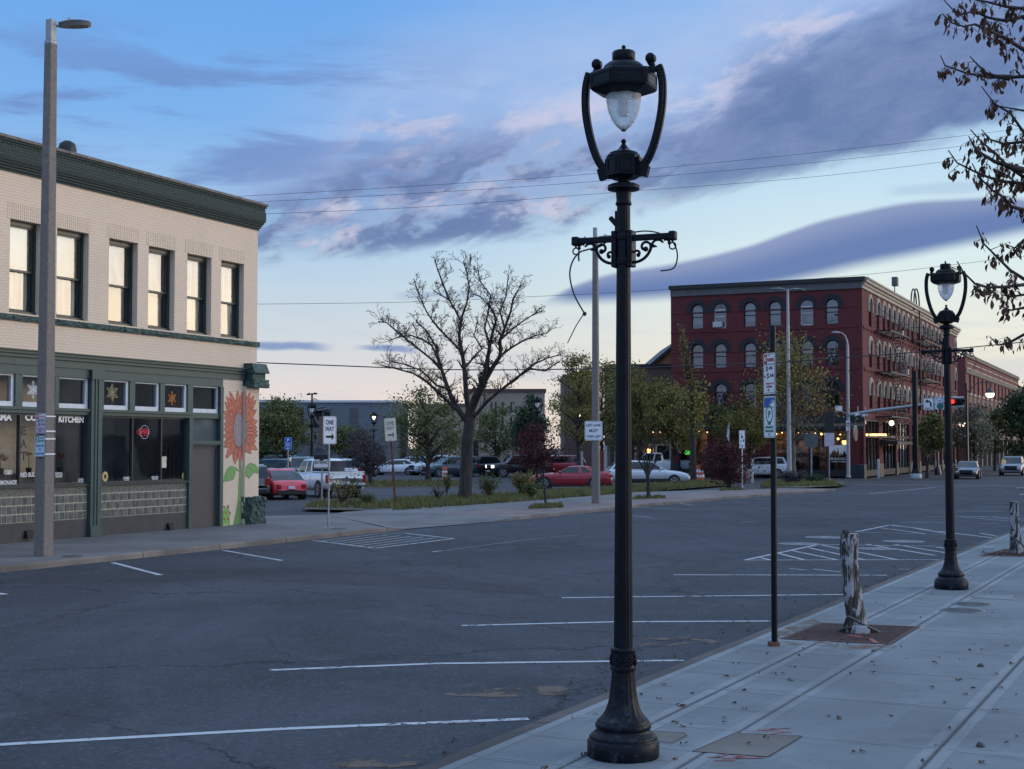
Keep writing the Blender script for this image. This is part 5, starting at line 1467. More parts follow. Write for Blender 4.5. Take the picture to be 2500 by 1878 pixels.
# windows
rr = random.Random(21)
pv = {}
def win(f, h, face, r_, k):
    a, b, c, d = h; r = (b-a)/2; cx = (a+b)/2; zc = d-r; D = .22
    fr = MB(); t = .07; n = 10
    out = [(cx+r*math.cos(math.pi*q/n), zc+r*math.sin(math.pi*q/n)) for q in range(n+1)]; inn = [(cx+(r-t)*math.cos(math.pi*q/n), zc+(r-t)*math.sin(math.pi*q/n)) for q in range(n+1)]
    white = (face == 'L' and r_ == 0 and k in (1, 4)) or (face == 'R' and k == 7 and r_ < 2)
    for q in range(n): fr.quad(f(out[q][0],D,out[q][1]), f(out[q+1][0],D,out[q+1][1]), f(inn[q+1][0],D,inn[q+1][1]), f(inn[q][0],D,inn[q][1]))
    def bar(x0, x1, z0, z1, dd=.04):
        p = [f(x0,D-dd,z0), f(x1,D+.05,z1)]; fr.box(*[v for q in p for v in q])
    bar(a, a+t, c, zc); bar(b-t, b, c, zc); bar(a, b, c, c+t*1.2); zm = lerp(c, d, .48); bar(a+t, b-t, zm-.03, zm+.04)
    if white: bar(a+t, b-t, zc-.08, zc+.02)
    w_ = fr.build('window', K['white_fr'] if white else K['iron_flat'], red)
    p = MB(); pts = [f(cx+(r-.03)*math.cos(math.pi*q/n), D+.02+rr.uniform(-.004,.004), zc+(r-.03)*math.sin(math.pi*q/n)) for q in range(n+1)] + [f(a+.03,D+.02,c), f(b-.03,D+.02,c)]
    p.poly(pts); p.build('pane', K['glass_far'], w_)
    tr = MB()
    if face == 'L': arch_ring(tr, f, h, .015, .42, .05, .25); tr.build('arch', K['arch_dark'], w_)
    else: arch_ring(tr, f, h, .02, .17, .14, .55); arch_ring(tr, f, h, .20, .34, .09, .55); tr.build('arch', K['stone'], w_)
    # what hangs or stands behind the glass
    u = rr.random()
    drop = {('L',0,1):.0,('L',0,2):.75,('L',0,3):.8,('L',0,4):.0}.get((face,r_,k), rr.choice([0,0,.5,.8]) if face == 'L' else rr.choice([0,0,0,.4]))
    if drop:
        q = MB(); z1 = d; z0 = lerp(c, d, 1-drop)
        q.quad(f(a,D+.22,z0), f(b,D+.22,z0), f(b,D+.22,z1), f(a,D+.22,z1)); q.build('blind', K['blind_w'] if r_ == 0 and face == 'L' else K['blind_d'], w_)
    return w_
WL = {}
for h in HL: WL[('L',h[4],h[5])] = win(fL, h[:4], 'L', h[4], h[5])
for h in HR: WL[('R',h[4],h[5])] = win(fR, h[:4], 'R', h[4], h[5])
def acbox(f, h, x, w_, ht, out, name='air_conditioner', mat=None):
    m = MB(); z = h[2]+.1; p = [f(x, -out, z), f(x+w_, .25, z+ht)]; m.box(*[v for q in p for v in q])
    for k in range(4):
        p = [f(x+.05, -out-.02, z+.07+k*ht/5), f(x+w_-.05, -out, z+.12+k*ht/5)]; m.box(*[v for q in p for v in q])
    return m
hh = {('L',h[4],h[5]): h for h in HL}; hr = {('R',h[4],h[5]): h for h in HR}
K['ac_dark'] = flat('grey fan grille', (.12,.12,.12), .6)
acbox(fL, hh[('L',0,1)], hh[('L',0,1)][0]+.35, .75, .45, .18).build('air_conditioner', K['acunit'], red)
for (r_, k) in ((0,5),(1,6)):
    acbox(fR, hr[('R',r_,k)], hr[('R',r_,k)][0]+.2, .7, .55, .45).build('air_conditioner', K['acunit'], red)
for key, n in ((('L',0,5),2),(('L',0,4),1)):
    h = hh[key]
    for q in range(n):
        m = MB(); cy = h[0]+.36+q*.52; z = lerp(h[2],h[3],.42) if n == 2 else h[2]+.55
        m.M = Matrix.Translation((.34,cy,z)) @ Matrix.Rotation(math.pi/2, 4, 'Y'); m.lathe([(.24,-.05),(.25,0),(.20,.05),(.20,-.05)], 16); m.build('window_fan', K['acunit'], red)
h = hh[('L',0,0)]; m = MB(); m.box(.5, h[0]+.15, h[2]+.5, .55, h[0]+.45, h[2]+1.3); m.build('violet_lamp', emit('violet glow', (.12,.10,1.0), 1.6), red)
m = MB(); m.quad((.75,.2,g1),(.75,LW-.2,g1),(.75,LW-.2,RT-1),(.75,.2,RT-1)); m.quad((.2,.75,g1),(RW_-.2,.75,g1),(RW_-.2,.75,RT-1),(.2,.75,RT-1)); m.build('room', K['dark'], red)
# ---- ground floor, left face: dark lintel band, brick piers, glazed cafe front
m = MB(); zb1 = lz(1380,1100)[1]; zb2 = lz(1380,1130)[1]; zb3 = lz(1380,1152)[1]
m.box(-.10, -.1, zb1, .3, LW, g1); m.box(-.04, -.04, zb3, .3, LW, zb2-.002); m.build('shopfront_band', K['plinth'], red)
m = MB(); m.box(-.02, 0, zb2, .3, LW, zb1); m.build('shopfront_stripe', K['stone_dk'], red)
plz = lz(1440,1410)[1]
piersL = [(lz(1490,1300)[0], lz(1398,1300)[0]), (lz(832,1300)[0], lz(728,1300)[0]), (lz(480,1300)[0], lz(380,1300)[0]), (lz(170,1300)[0], LW)]
piersL[0] = (0.0, piersL[0][1])
m = MB(); m2 = MB()
for a, b in piersL:
    m = MB(); m.box(0, a, plz, .35, b, zb3); m.build('pier', K['red'], red); m = MB(); m.box(-.05, a-.02, 0, .36, b+.03, plz); m.build('plinth', K['plinth'], red)
gl = MB(); fr = MB(); ins = MB()
for (a0, a1) in zip(piersL, piersL[1:]):
    a, b = a0[1], a1[0]; n = max(2, round((b-a)/1.5))
    fr.box(.12, a, SW, .2, b, SW+.55); fr.box(.12, a, zb3-.9, .2, b, zb3-.8); fr.box(.12, a, zb3-.12, .2, b, zb3)
    for k in range(n+1): y = lerp(a+.04, b-.04, k/n); fr.box(.11, y-.04, SW, .2, y+.04, zb3)
    gl.quad((.16,a,SW+.5),(.16,b,SW+.5),(.16,b,zb3),(.16,a,zb3))
    ins.m = 0; ins.quad((3.2,a-.3,zb3-1.9),(3.2,b+.3,zb3-1.9),(3.2,b+.3,zb3),(3.2,a-.3,zb3)); ins.m = 1; ins.quad((3.2,a-.3,SW),(3.2,b+.3,SW),(3.2,b+.3,zb3-1.9),(3.2,a-.3,zb3-1.9))
    ins.m = 2; ins.quad((.3,a,zb3-.05),(3.2,a,zb3-.05),(3.2,b,zb3-.05),(.3,b,zb3-.05)); ins.quad((.3,a,SW+.02),(3.2,a,SW+.02),(3.2,b,SW+.02),(.3,b,SW+.02))
    for k in range(6):
        y = lerp(a,b,rr.uniform(.1,.9)); ins.m = 2; ins.box(2.2, y-.25, SW, 2.6, y+.25, SW+rr.uniform(.9,1.7))
fr.build('shop_window', K['iron_flat'], red); gl.build('shopfront_pane', K['glass_shop'], red); ins.build('cafe_interior', [K['lit'], K['litdim'], K['dark']], red)
# the cafe's painted window mark: long white drips, a wordmark beneath
m = MB(); xs = [1268,1285,1298,1310,1335,1352,1368,1380]
yy = .10
for k, x in enumerate(xs):
    a, z1 = lz(x, 1275+6*(k % 2)); ln = [68,40,30,48,70,66,40,60][k]; z0 = lz(x, 1275+ln)[1]; w_ = .13
    m.poly([(yy,a-w_,z1),(yy,a+w_,z1),(yy,a+w_*.8,lerp(z1,z0,.5)),(yy,a,z0),(yy,a-w_*.8,lerp(z1,z0,.5))])
a, z1 = lz(1268,1272); b, z0 = lz(1385,1290); m.poly([(yy-.002,a,z1),(yy-.002,b,z1+.1),(yy-.002,b,z0+.05),(yy-.002,a,z0)])
a, z1 = lz(1268,1358); b, z0 = lz(1378,1374)
Mx = Matrix(((0,0,1,yy),(-1,0,0,(a+b)/2),(0,1,0,(z0+z1)/2),(0,0,0,1)))
m.text('BADD', Mx, width=abs(a-b), height=abs(z1-z0), depth=.004)
a, z1 = lz(1275,1380); b, z0 = lz(1376,1392); Mx = Matrix(((0,0,1,yy),(-1,0,0,(a+b)/2),(0,1,0,(z0+z1)/2),(0,0,0,1)))
m.text('coffee works', Mx, width=abs(a-b), height=abs(z1-z0), depth=.004); m.build('window_mark', K['vinyl'], red)
lampb = MB()
for (x, y, r) in ((1350,1245,.24),(1330,1222,.1),(1398,1195,.08),(1210,1187,.1),(880,1187,.1)):
    a, z = lz(x, y); lampb.sphere((1.2 if r > .2 else -.3, a, z), r, 10, 8)
lampb.build('cafe_lamp', K['bulb'], red)
# ---- ground floor, right face
m = MB(); zc0 = rz2(700,640)[1]
m.box(.2, -.05, zc0-.1, RW_, .3, g1); m.build('stone_band', K['red'], red)
m = MB(); zp = rz2(180,1270)[1]
xb = [0, rz2(200,1000)[0], rz2(395,1000)[0], rz2(450,1000)[0], rz2(640,1000)[0], rz2(665,1000)[0], rz2(835,1000)[0], rz2(870,1000)[0]]
solid = [(0,xb[1]), (xb[2],xb[3]), (xb[4],xb[5]), (xb[6],xb[7])]
x = xb[7]
while x < RW_-4: solid.append((x+4.2, x+5.1)); x += 5.1
m2 = MB()
for a, b in solid:
    b = min(b, RW_); m = MB(); m.box(a, 0, zp, b, .35, zc0-.1); m.build('pier', K['red'], red); m = MB(); m.box(a-.04, -.06, 0, b+.04, .36, zp); m.build('plinth', K['stone_dk'], red)
gl = MB(); fr = MB(); ins = MB()
for (a0, a1) in zip(solid, solid[1:]):
    a, b = a0[1], a1[0]; zt = zc0-.1
    zm = lerp(SW, zt, .70)
    fr.m = 0; fr.box(a, .06, SW, b, .2, SW+.5)
    fr.m = 1; fr.box(a, .04, zm-.1, b, .2, zm+.12); fr.box(a, .04, zt-.15, b, .2, zt); fr.m = 0
    n = 4
    for k in range(n+1): x = lerp(a+.05, b-.05, k/n); fr.box(x-.05, .08, SW, x+.05, .2, zt)
    gl.quad((a,.16,SW+.5),(b,.16,SW+.5),(b,.16,zt),(a,.16,zt))
    ins.m = 0 if rr.random() < .4 else 1; ins.quad((a-.3,2.5,SW+1.6),(b+.3,2.5,SW+1.6),(b+.3,2.5,zt),(a-.3,2.5,zt)); ins.m = 1; ins.quad((a-.3,2.5,SW),(b+.3,2.5,SW),(b+.3,2.5,SW+1.6),(a-.3,2.5,SW+1.6))
fr.build('shopfront', [K['iron_flat'], K['stone_dk']], red); gl.build('shopfront_pane', K['glass_shop'], red); ins.build('shop_interior', [K['litdim'], K['dark']], red)
ax0, az1 = rz2(400,905); ax1, az0 = rz2(640,960); m = MB(); m.prism([(0,az1),(-1.5,az0+.1),(-1.5,az0-.15),(0,az0-.15)], 'x', ax0, ax1); m.build('awning', K['black'], red)
a, z = rz2(515,672); m = MB(); m.sphere((a,-.35,z), .22, 12, 8); m.build('wall_lamp', K['bulbw'], red)
# fire escapes
def escape(x0, x1, zs, stair_dir, drop):
    for j, z in enumerate(zs):
        m = MB(); o = 1.25; H = 1.15
        for k in range(7): y = -.1-o*k/6*.98; m.bar((x0,y,z), (x1,y,z), .05, .04)
        m.bar((x0,-.05,z-.04),(x0,-o-.1,z-.04),.06,.10); m.bar((x1,-.05,z-.04),(x1,-o-.1,z-.04),.06,.10); m.bar((x0,-o-.1,z-.04),(x1,-o-.1,z-.04),.05,.12)
        for zz_ in (z+H, z+H*.55): m.tube([(x0,-.05,zz_),(x0,-o-.1,zz_),(x1,-o-.1,zz_),(x1,-.05,zz_)], .022, 5)
        n = 14
        for k in range(n+1): x = lerp(x0,x1,k/n); m.tube([(x,-o-.1,z),(x,-o-.1,z+H)], .013 if k % n else .025, 4)
        for k in range(4):
            for x in (x0, x1): y = -.1-o*k/4; m.tube([(x,y,z),(x,y,z+H)], .013, 4)
        for x in (x0, x1): m.tube([(x,-.02,z-1.1),(x,-o-.05,z-.05)], .03, 5); m.tube([(x,-.02,z+2.2),(x,-o-.05,z+H)], .018, 5)
        m.build('fire_escape_platform', K['iron_flat'], red)
        if j+1 < len(zs) or drop:
            z2 = zs[j+1] if j+1 < len(zs) else drop
            m = MB(); xa, xe = (lerp(x0,x1,.52), lerp(x0,x1,.86)) if stair_dir > 0 else (lerp(x0,x1,.86), lerp(x0,x1,.52))
            for y in (-.62, -1.28): m.bar((xa,y,z+.02),(xe,y,z2+.02),.05,.18); m.tube([(xa,y,z+.95),(xe,y,z2+.95)],.022,5)
            n = 13
            for k in range(n+1):
                u = k/n; x = lerp(xa,xe,u); zz_ = lerp(z,z2,u); m.box(x-.11, -1.28, zz_-.015, x+.11, -.62, zz_+.02)
                if k % 3 == 0:
                    for y in (-.62,-1.28): m.tube([(x,y,zz_),(x,y,zz_+.93)], .012, 4)
            m.build('fire_escape_stair', K['iron_flat'], red)
e0, e1 = rz1(300,840)[0], rz1(560,870)[0]
zs = [rz1(420,860)[1]+.0, rz1(420,1400)[1]+.0, rz2(420,580)[1]]
escape(e0, e1, zs, 1, rz2(520,900)[1])
e0, e1 = rz1(790,960)[0], rz1(1010,985)[0]
escape(e0, e1, [rz1(850,965)[1], rz1(850,1480)[1]], -1, None)
# gooseneck ladder rails over the parapet, roof box
a, z = rz1(867,400); m = MB(); zt = rz1(800,235)[1]
for o in (0, .9): m.tube([(a,-.3,zs[2]+1),(a,-.3,zt-1.6)] + [(a-1.6+1.6*math.cos(q*math.pi/10)-.0, -.3+o*.3, zt-1.6+1.6*math.sin(q*math.pi/10)) for q in range(11)] + [(a-3.2,-.3+o*.3,RT-.6)], .07, 6)
m.build('roof_ladder', K['iron_flat'], red)
p = RF.on_y(2183, 688, 6.0); m = MB(); m.box(p[0]-.5,5.6,p[1]-.5,p[0]+.5,6.2,p[1]+.5); m.tube([(p[0]-.3,5.9,RT-1),(p[0]-.3,5.9,p[1])],.06,5); m.build('roof_floodlight', K['corn_gr'], red)
# string of bulbs along the cafe front
sl_ = thing('string_lights', 'string of warm bulbs along the cafe front of the red brick block', 'lights', (RBO.x,RBO.y,0), RF.rz)
pts = []
for k in range(23):
    a, z = lz(lerp(1470,150,k/22), lerp(1195,1172,k/22)); pts.append((-.55, a, z+.12+.06*(k % 2)))
m = MB(); m.tube(pts, .012, 4); m.build('cord', K['black'], sl_)
for p in pts:
    m = MB(); m.sphere((p[0],p[1],p[2]-.10), .06, 8, 6); m.build('bulb', K['bulb'], sl_)
sl2 = thing('string_lights', 'glowing yellow bulbs over the corner shop window below the fire escape', 'lights', (RBO.x,RBO.y,0), RF.rz)
pts = [(rz2(x,845)[0], -.5, rz2(x,842)[1]) for x in (125,180,210,230,250,270,290,310,330,350,380,400)]
m = MB(); m.tube(pts, .012, 4); m.build('cord', K['black'], sl2)
for p in pts: m = MB(); m.sphere(p, .10, 8, 6); m.build('bulb', K['bulb'], sl2)
# round blade sign on the corner
def disc_sign(u, v, r, lab, cat, mat, Y, wd=.25):
    p = P(u, v, Y); m = MB(); m.M = Matrix.Translation(p) @ Matrix.Rotation(R(-24.8+90), 4, 'Z') @ Matrix.Rotation(math.pi/2, 4, 'X')
    m.lathe([(r,-.05),(r,.05)], 24); m.m = 1; m.lathe([(r*.86,-.056),(r*.86,.056)], 24)
    m.box(-.03,r,-.03,.03,r+.4,.03)
    return tag(m.build('blade_sign', [K['stone'], mat]), lab, cat)
disc_sign(2088.5, 1058, .62, 'round pale blade sign hanging on the corner of the red brick block', 'sign', K['stone_dk'], 112.5)
disc_sign(1659, 1087, .62, 'round blade sign on the far shopfront behind the white pickup', 'sign', K['stone_dk'], 112)

# ================================================================== the second brick building down the street
b2 = RF.on_y(2360.6, 1150)[0]; b2e = RF.on_y(2489.7, 1150)[0]; zt2 = RF.on_y(2360.6, 863)[1]
br2 = thing('brick_building', 'lower three storey weathered brick building with plain rectangular windows farther down the street', 'building', (RBO.x,RBO.y,0), RF.rz)
q4 = lambda x, y: RF.on_y(2300+x*.1986, 850+y*.1986)
c4 = [345,395,445,497,548,598,650,695,738,778,820,860,897,933]
r4 = [(q4(345,330)[1], q4(345,555)[1]), (q4(345,672)[1], q4(345,850)[1])]
xs4 = [q4(x, 500)[0] for x in c4]
H4 = [(x-.85, x+.85, b, t) for (t, b) in r4 for x in xs4]
m = MB(); wall_y(m, b2, b2e, 4.2, zt2-.5, H4, 0, .3)
m.quad((b2,0,0),(b2,0,zt2-.5),(b2,18,zt2-.5),(b2,18,0)); m.quad((b2e,0,0),(b2e,18,0),(b2e,18,zt2-.5),(b2e,0,zt2-.5)); m.quad((b2,0,zt2-.6),(b2e,0,zt2-.6),(b2e,18,zt2-.6),(b2,18,zt2-.6))
m.build('wall', K['red2'], br2)
m = MB(); zb_ = q4(345,270)[1]; zb0 = q4(345,322)[1]
m.box(b2-.05,-.12,zb0,b2e,.0,zb_); m.box(b2-.1,-.18,zt2-.5,b2e,.3,zt2); m.build('cornice', K['stone_dk'], br2)
m = MB()
for k in range(9):
    xa = lerp(b2+1.2, b2e-1, k/9); xb_ = lerp(b2+1.2, b2e-1, (k+.85)/9); za, zb_2 = q4(345,258)[1], q4(345,195)[1]
    for z in (za, zb_2): m.box(xa,-.08,z-.07,xb_,0,z+.07)
m.build('parapet_panel', K['stone'], br2)
m = MB()
for k in range(0): pass
for h in H4:
    w_ = MB(); w_.box(h[0],.2,h[2],h[1],.26,h[2]+.12); w_.box(h[0],.2,(h[2]+h[3])/2-.05,h[1],.26,(h[2]+h[3])/2+.05); w_.box(h[0]-.12,-.15,h[2]-.28,h[1]+.12,.05,h[2])
    o = w_.build('window', K['stone'], br2); p = MB(); p.quad((h[0],.24,h[2]),(h[1],.24,h[2]),(h[1],.24,h[3]),(h[0],.24,h[3])); p.build('pane', K['glass_far'], o)
    if h[3] < q4(345,600)[1]:
        l = MB(); l.prism([(h[0]-.25,h[3]),(h[0]-.35,h[3]+.75),(h[1]+.35,h[3]+.75),(h[1]+.25,h[3])], 'y', -.06, .05); l.build('lintel', K['stone_dk'], o)
m = MB(); m.quad((b2+.2,.7,0),(b2e-.2,.7,0),(b2e-.2,.7,zt2-1),(b2+.2,.7,zt2-1)); m.build('room', K['dark'], br2)
m = MB(); x = b2
while x < b2e-4: m.box(x,0,0,x+.8,.4,4.2); x += 5.2
m.box(b2,-.1,3.6,b2e,.3,4.25); m.build('shopfront', K['stone_dk'], br2)
p0 = q4(650,190); p1 = q4(750,235); m = MB(); m.box(p0[0]+2,3,zt2-.6,p1[0]+2,6,zt2+1.6); m.build('roof_unit', K['black'], br2)
b3 = q4(965,600)[0]
br3 = thing('brick_building', 'far low red building at the end of the street beyond the three storey one', 'building', (RBO.x,RBO.y,0), RF.rz)
z3 = q4(985,525)[1]; m = MB(); m.box(b2e+1, 0, 0, b2e+60, 18, z3); m.build('wall', K['red2'], br3); m = MB(); m.box(b2e+.9,-.2,z3,b2e+60.2,18,z3+.6); m.build('parapet', K['stone_dk'], br3)

# ================================================================== buildings behind the car park
def far_building(name, label, u0, u1, vtop, Y, mat, depth=12, cap=None, capmat=None, head=90):
    o = P(u0, 1100, Y); o.z = 0; F = Frame(o, head); x1 = F.on_y(u1, 1100)[0]; zt = F.on_y(u0, vtop)[1]
    t = thing(name, label, 'building', (o.x,o.y,0), F.rz)
    m = MB(); m.box(0,0,-.1,x1,depth,zt); m.build('wall', mat, t)
    if cap: m = MB(); m.box(-.15,-.15,zt,x1+.15,depth,zt+cap); m.build('parapet', capmat or mat, t)
    return t, F, x1, zt
K['grey_conc'] = brick('grey split block', (.155,.175,.195), (.17,.19,.21), (.13,.145,.16), bw=.8, bh=.4, ms=.02, bump=.3, worn=.25)
K['tan_far'] = brick('tan stone block', (.40,.315,.235), (.44,.35,.26), (.31,.25,.19), bw=.9, bh=.35, ms=.02, bump=.3, worn=.4)
K['brown_far'] = brick('dark brown brick', (.12,.078,.066), (.14,.088,.074), (.09,.062,.055), bw=.4, bh=.12, bump=.2, worn=.3)
K['orange_far'] = flat('orange brown boards', (.22,.10,.035), .8, .25, 2)
K['tarp'] = flat('hanging grey tarp', (.22,.24,.25), .7, .3, 2)
t, F, x1, zt = far_building('concrete_building', 'long grey concrete block building with broken dark bays behind the car park', 618, 968, 983, 160, K['grey_conc'], 18, .25, K['white_fr'])
fz = lambda x, y, o=0: F.on_y(620+x*.1537, 950+y*.1537, o)
for (xa, xb, y0, y1) in ((945,1080,320,610),(1115,1205,365,610),(640,785,290,610),(1520,1650,300,610)):
    a, z1 = fz(xa,y0); b, z0 = fz(xb,y1); m = MB(); m.box(a,-.06,z0,b,.0,z1); m.build('dark_bay', K['dark'] if xa != 1520 else K['corn_gr'], t)
for (xa, xb, y0, y1) in ((930,1120,295,330),(930,1210,320,360),(940,1180,660,690),(930,1175,690,745)):
    m = MB(); a, z1 = fz(xa,y0); b, z0 = fz(xb,y1); m.prism([(a,z0),(b,z0+.3),(b,z1+.2),(lerp(a,b,.5),z1),(a,z1-.15)], 'y', -.6, -.1); m.build('torn_cladding', K['tarp'], t)
m = MB()
for (xa, ya, xb, yb) in ((940,690,820,1020),(945,560,950,1000),(960,400,1040,560),(960,880,1180,960),(1000,700,1180,1000),(1060,720,960,990)):
    a, z1 = fz(xa,ya); b, z0 = fz(xb,yb); m.bar((a,-.8,z1),(b,-.9,z0),.18,.18)
m.build('fallen_beam', K['wood'], t)
for (xa, xb, y0, mt) in ((650,735,185,'brown_far'),(890,1055,205,'brown_far'),(1225,1365,235,'corn_gr'),(1510,1610,255,'corn_gr'),(1770,1910,212,'brown_far'),(1925,2000,225,'corn_gr'),(480,540,205,'white_fr')):
    a, z1 = fz(xa,y0,5); b, _ = fz(xb,y0,5); m = MB(); m.box(a,5,zt,b,8,z1); m.build('roof_unit', K[mt], t)
m = MB()
for pts in ([(780,270),(780,185),(960,185),(960,260)],[(1640,270),(1640,195),(1820,195)],[(1470,260),(1470,190)],[(925,210),(960,150),(1020,185)]):
    m.tube([(fz(*p,4)[0],4,fz(*p,4)[1]) for p in pts], .06, 5)
m.build('roof_pipe', K['rust'], t)
t, F, x1, zt = far_building('brick_building', 'small red brown brick building with a rooftop sign, far left behind the trees', 600, 665, 980, 190, K['red2'], 14, .2, K['stone_dk'])
a, z0 = F.on_y(632,990); b, z1 = F.on_y(658,982); m = MB(); m.text('BEST', TP((a+b)/2,-.05,(z0+z1)/2), width=b-a, height=z1-z0, depth=.1); m.build('sign_lettering', K['stone_dk'], t)
t, F, x1, zt = far_building('stone_building', 'tan and brown stone building with narrow dark windows behind the big bare tree', 1140, 1330, 957, 140, K['tan_far'], 16, .3, K['brown_far'])
for u in (1198,1208,1225,1246,1290,1310):
    for (va, vb) in ((982,1005),(1018,1042)):
        a, z1 = F.on_y(u,va); b, z0 = F.on_y(u+4.2,vb); m = MB(); m.box(a,-.05,z0,b,.02,z1); m.build('window', K['sash'], t)
m = MB(); a, z1 = F.on_y(1160,1050); b, z0 = F.on_y(1250,1110); m.box(0,-3,-.1,b,0,F.on_y(1200,1058,-3)[1]); m.build('low_wing', K['tan_far'], t)
m = MB(); a, z1 = F.on_y(1156,1075,-3); b, _ = F.on_y(1168,1075,-3); m.box(a,-3.08,0,b,-3,z1); m.build('door', K['dark'], t)
far_building('brown_building', 'low dull brown building glimpsed between the trees left of the big bare trunk', 1020, 1188, 992, 165, K['tan_far'], 12, .3, K['corn_gr'])
t, F, x1, zt = far_building('dark_building', 'tall dark building half hidden behind the olive green trees', 1378, 1445, 920, 170, K['brown_far'], 14, .3)
t, F, x1, zt = far_building('brick_shop', 'dark brick shop with white framed lit windows left of the red brick block', 1490, 1650, 897, 132, K['brown_far'], 8, .3, K['black'])
x0 = F.on_y(1510,1100)[0]
for (ua, ub, va, vb, mt) in ((1552,1578,1010,1024,'white_fr'),(1600,1626,1008,1022,'white_fr'),(1500,1540,1084,1140,'lit'),(1549,1597,1084,1140,'lit'),(1600,1638,1084,1125,'dark')):
    a, z1 = F.on_y(ua,va); b, z0 = F.on_y(ub,vb); f = MB(); tt = .14
    f.box(a,-.12,z0,a+tt,.0,z1); f.box(b-tt,-.12,z0,b,0,z1); f.box(a+tt,-.12,z1-tt,b-tt,0,z1); f.box(a+tt,-.12,z0,b-tt,0,z0+tt)
    o = f.build('window', K['white_fr'], t); p = MB(); p.quad((a+tt,-.06,z0+tt),(b-tt,-.06,z0+tt),(b-tt,-.06,z1-tt),(a+tt,-.06,z1-tt)); p.build('pane', K['dark'] if mt != 'lit' else K['lit'], o)
sl3 = thing('string_lights', 'row of six warm bulbs over the dark brick shop windows', 'lights', tuple(t.location), t.rotation_euler.z)
pts = [(F.on_y(u,1054)[0],-.6,F.on_y(u,1054)[1]) for u in (1507,1524,1541,1559,1576,1594,1611,1628)]
m = MB(); m.tube(pts,.012,4); m.build('cord', K['black'], sl3)
for p in pts: m = MB(); m.sphere(p,.11,8,6); m.build('bulb', K['bulb'], sl3)
m = MB(); a, z = F.on_y(1583,1101); m.sphere((a,-.5,z),.22,10,8); m.build('shop_lamp', K['bulb'], t)
g0 = P(1597,890,138); g1_ = P(1640,852,138); 
t = thing('gabled_building', 'orange brown gabled building peeking out left of the red brick block', 'building', (g0.x,g0.y,0), 0)
w_ = g1_.x-g0.x; m = MB(); zr = g1_.z; zl_ = g0.z; m.prism([(0,0),(w_*3,0),(w_*3,zl_+ (zr-zl_)*.4),(w_*1.6,zr+(zr-zl_)*.6),(0,zl_)], 'y', 0, 20); m.build('wall', K['orange_far'], t)
m = MB(); m.prism([(-.4,zl_-.3),(-.4,zl_+.05),(w_*1.6,zr+(zr-zl_)*.6+.3),(w_*1.6,zr+(zr-zl_)*.6)], 'y', -.4, 20.4); m.build('roof', K['black'], t)
# low shops along the right pavement, out of frame; they show as dark shapes in the windows opposite
rs_ = thing('shop_row', 'long low dark brick shop building standing behind the right pavement', 'building', tuple(RW(38,15.5)), math.pi/2-R(26.4))
m = MB(); m.box(0,-14,0,75,0,7.4); m.build('wall', K['tan_far'], rs_); m = MB(); m.box(-.2,-14.2,7.4,75.2,.2,7.8); m.build('parapet', K['stone_dk'], rs_)
for k in range(12):
    m = MB(); m.box(1+k*6.1,0,.6,5.6+k*6.1,.08,3.4); m.build('window', K['sash'], rs_)

# ================================================================== vehicles
def carpaint(name, col, metal=.25, rough=.34):
    m, n, b = newmat(name)
    tc = n.new('ShaderNodeTexCoord').outputs['Object']
    sp = n.new('ShaderNodeSeparateXYZ'); n.l.new(tc, sp.inputs[0])
    dirt = n.math('MULTIPLY', n.smooth(n.noise(tc, 4, 5, .65), .4, .7), n.smooth(sp.outputs[2], .75, .25))
    n.put(b.inputs['Base Color'], n.mix(n.math('MULTIPLY', dirt, .5), col, tuple(lerp(c, .12, .6) for c in col)))
    b.inputs['Metallic'].default_value = metal; n.put(b.inputs['Roughness'], n.math('ADD', rough, n.math('MULTIPLY', dirt, .3)))
    b.inputs['Coat Weight'].default_value = .8; b.inputs['Coat Roughness'].default_value = .05
    return m
K['c_white'] = carpaint('white car paint', (.78,.81,.84), .0); K['c_red'] = carpaint('bright red car paint', (.62,.016,.04), .1); K['c_dred'] = carpaint('deep red car paint', (.33,.010,.022), .2)
K['c_black'] = carpaint('black car paint', (.010,.011,.014), .2, .25); K['c_silver'] = carpaint('silver car paint', (.52,.55,.58), .4); K['c_grey'] = carpaint('grey green car paint', (.13,.145,.135), .4)
K['c_blue'] = carpaint('dark blue car paint', (.012,.035,.085), .4); K['c_steel'] = carpaint('steel grey car paint', (.15,.17,.20), .4); K['c_dblue'] = carpaint('blue grey car paint', (.05,.075,.10), .4)
K['c_glass'] = flat('dark car glass', (.010,.013,.016), .05, .1, 2, spec=.6); K['tyre'] = flat('tyre rubber', (.013,.013,.013), .85, .2, 10); K['rim'] = flat('alloy rim', (.34,.35,.37), .35, .1, 8, metal=.7)
K['trimb'] = flat('black car trim', (.014,.014,.015), .6, .15); K['tail'] = flat('red tail lamp', (.30,.008,.012), .15, .1); K['head'] = flat('clear head lamp', (.55,.58,.60), .12, .15, 12); K['headlit'] = emit('lit head lamp', (1.0,.90,.75), 2.5)
K['plate'] = flat('number plate', (.58,.62,.68), .4, .06); K['chrome'] = flat('chrome', (.55,.56,.57), .15, .05, metal=1.0)
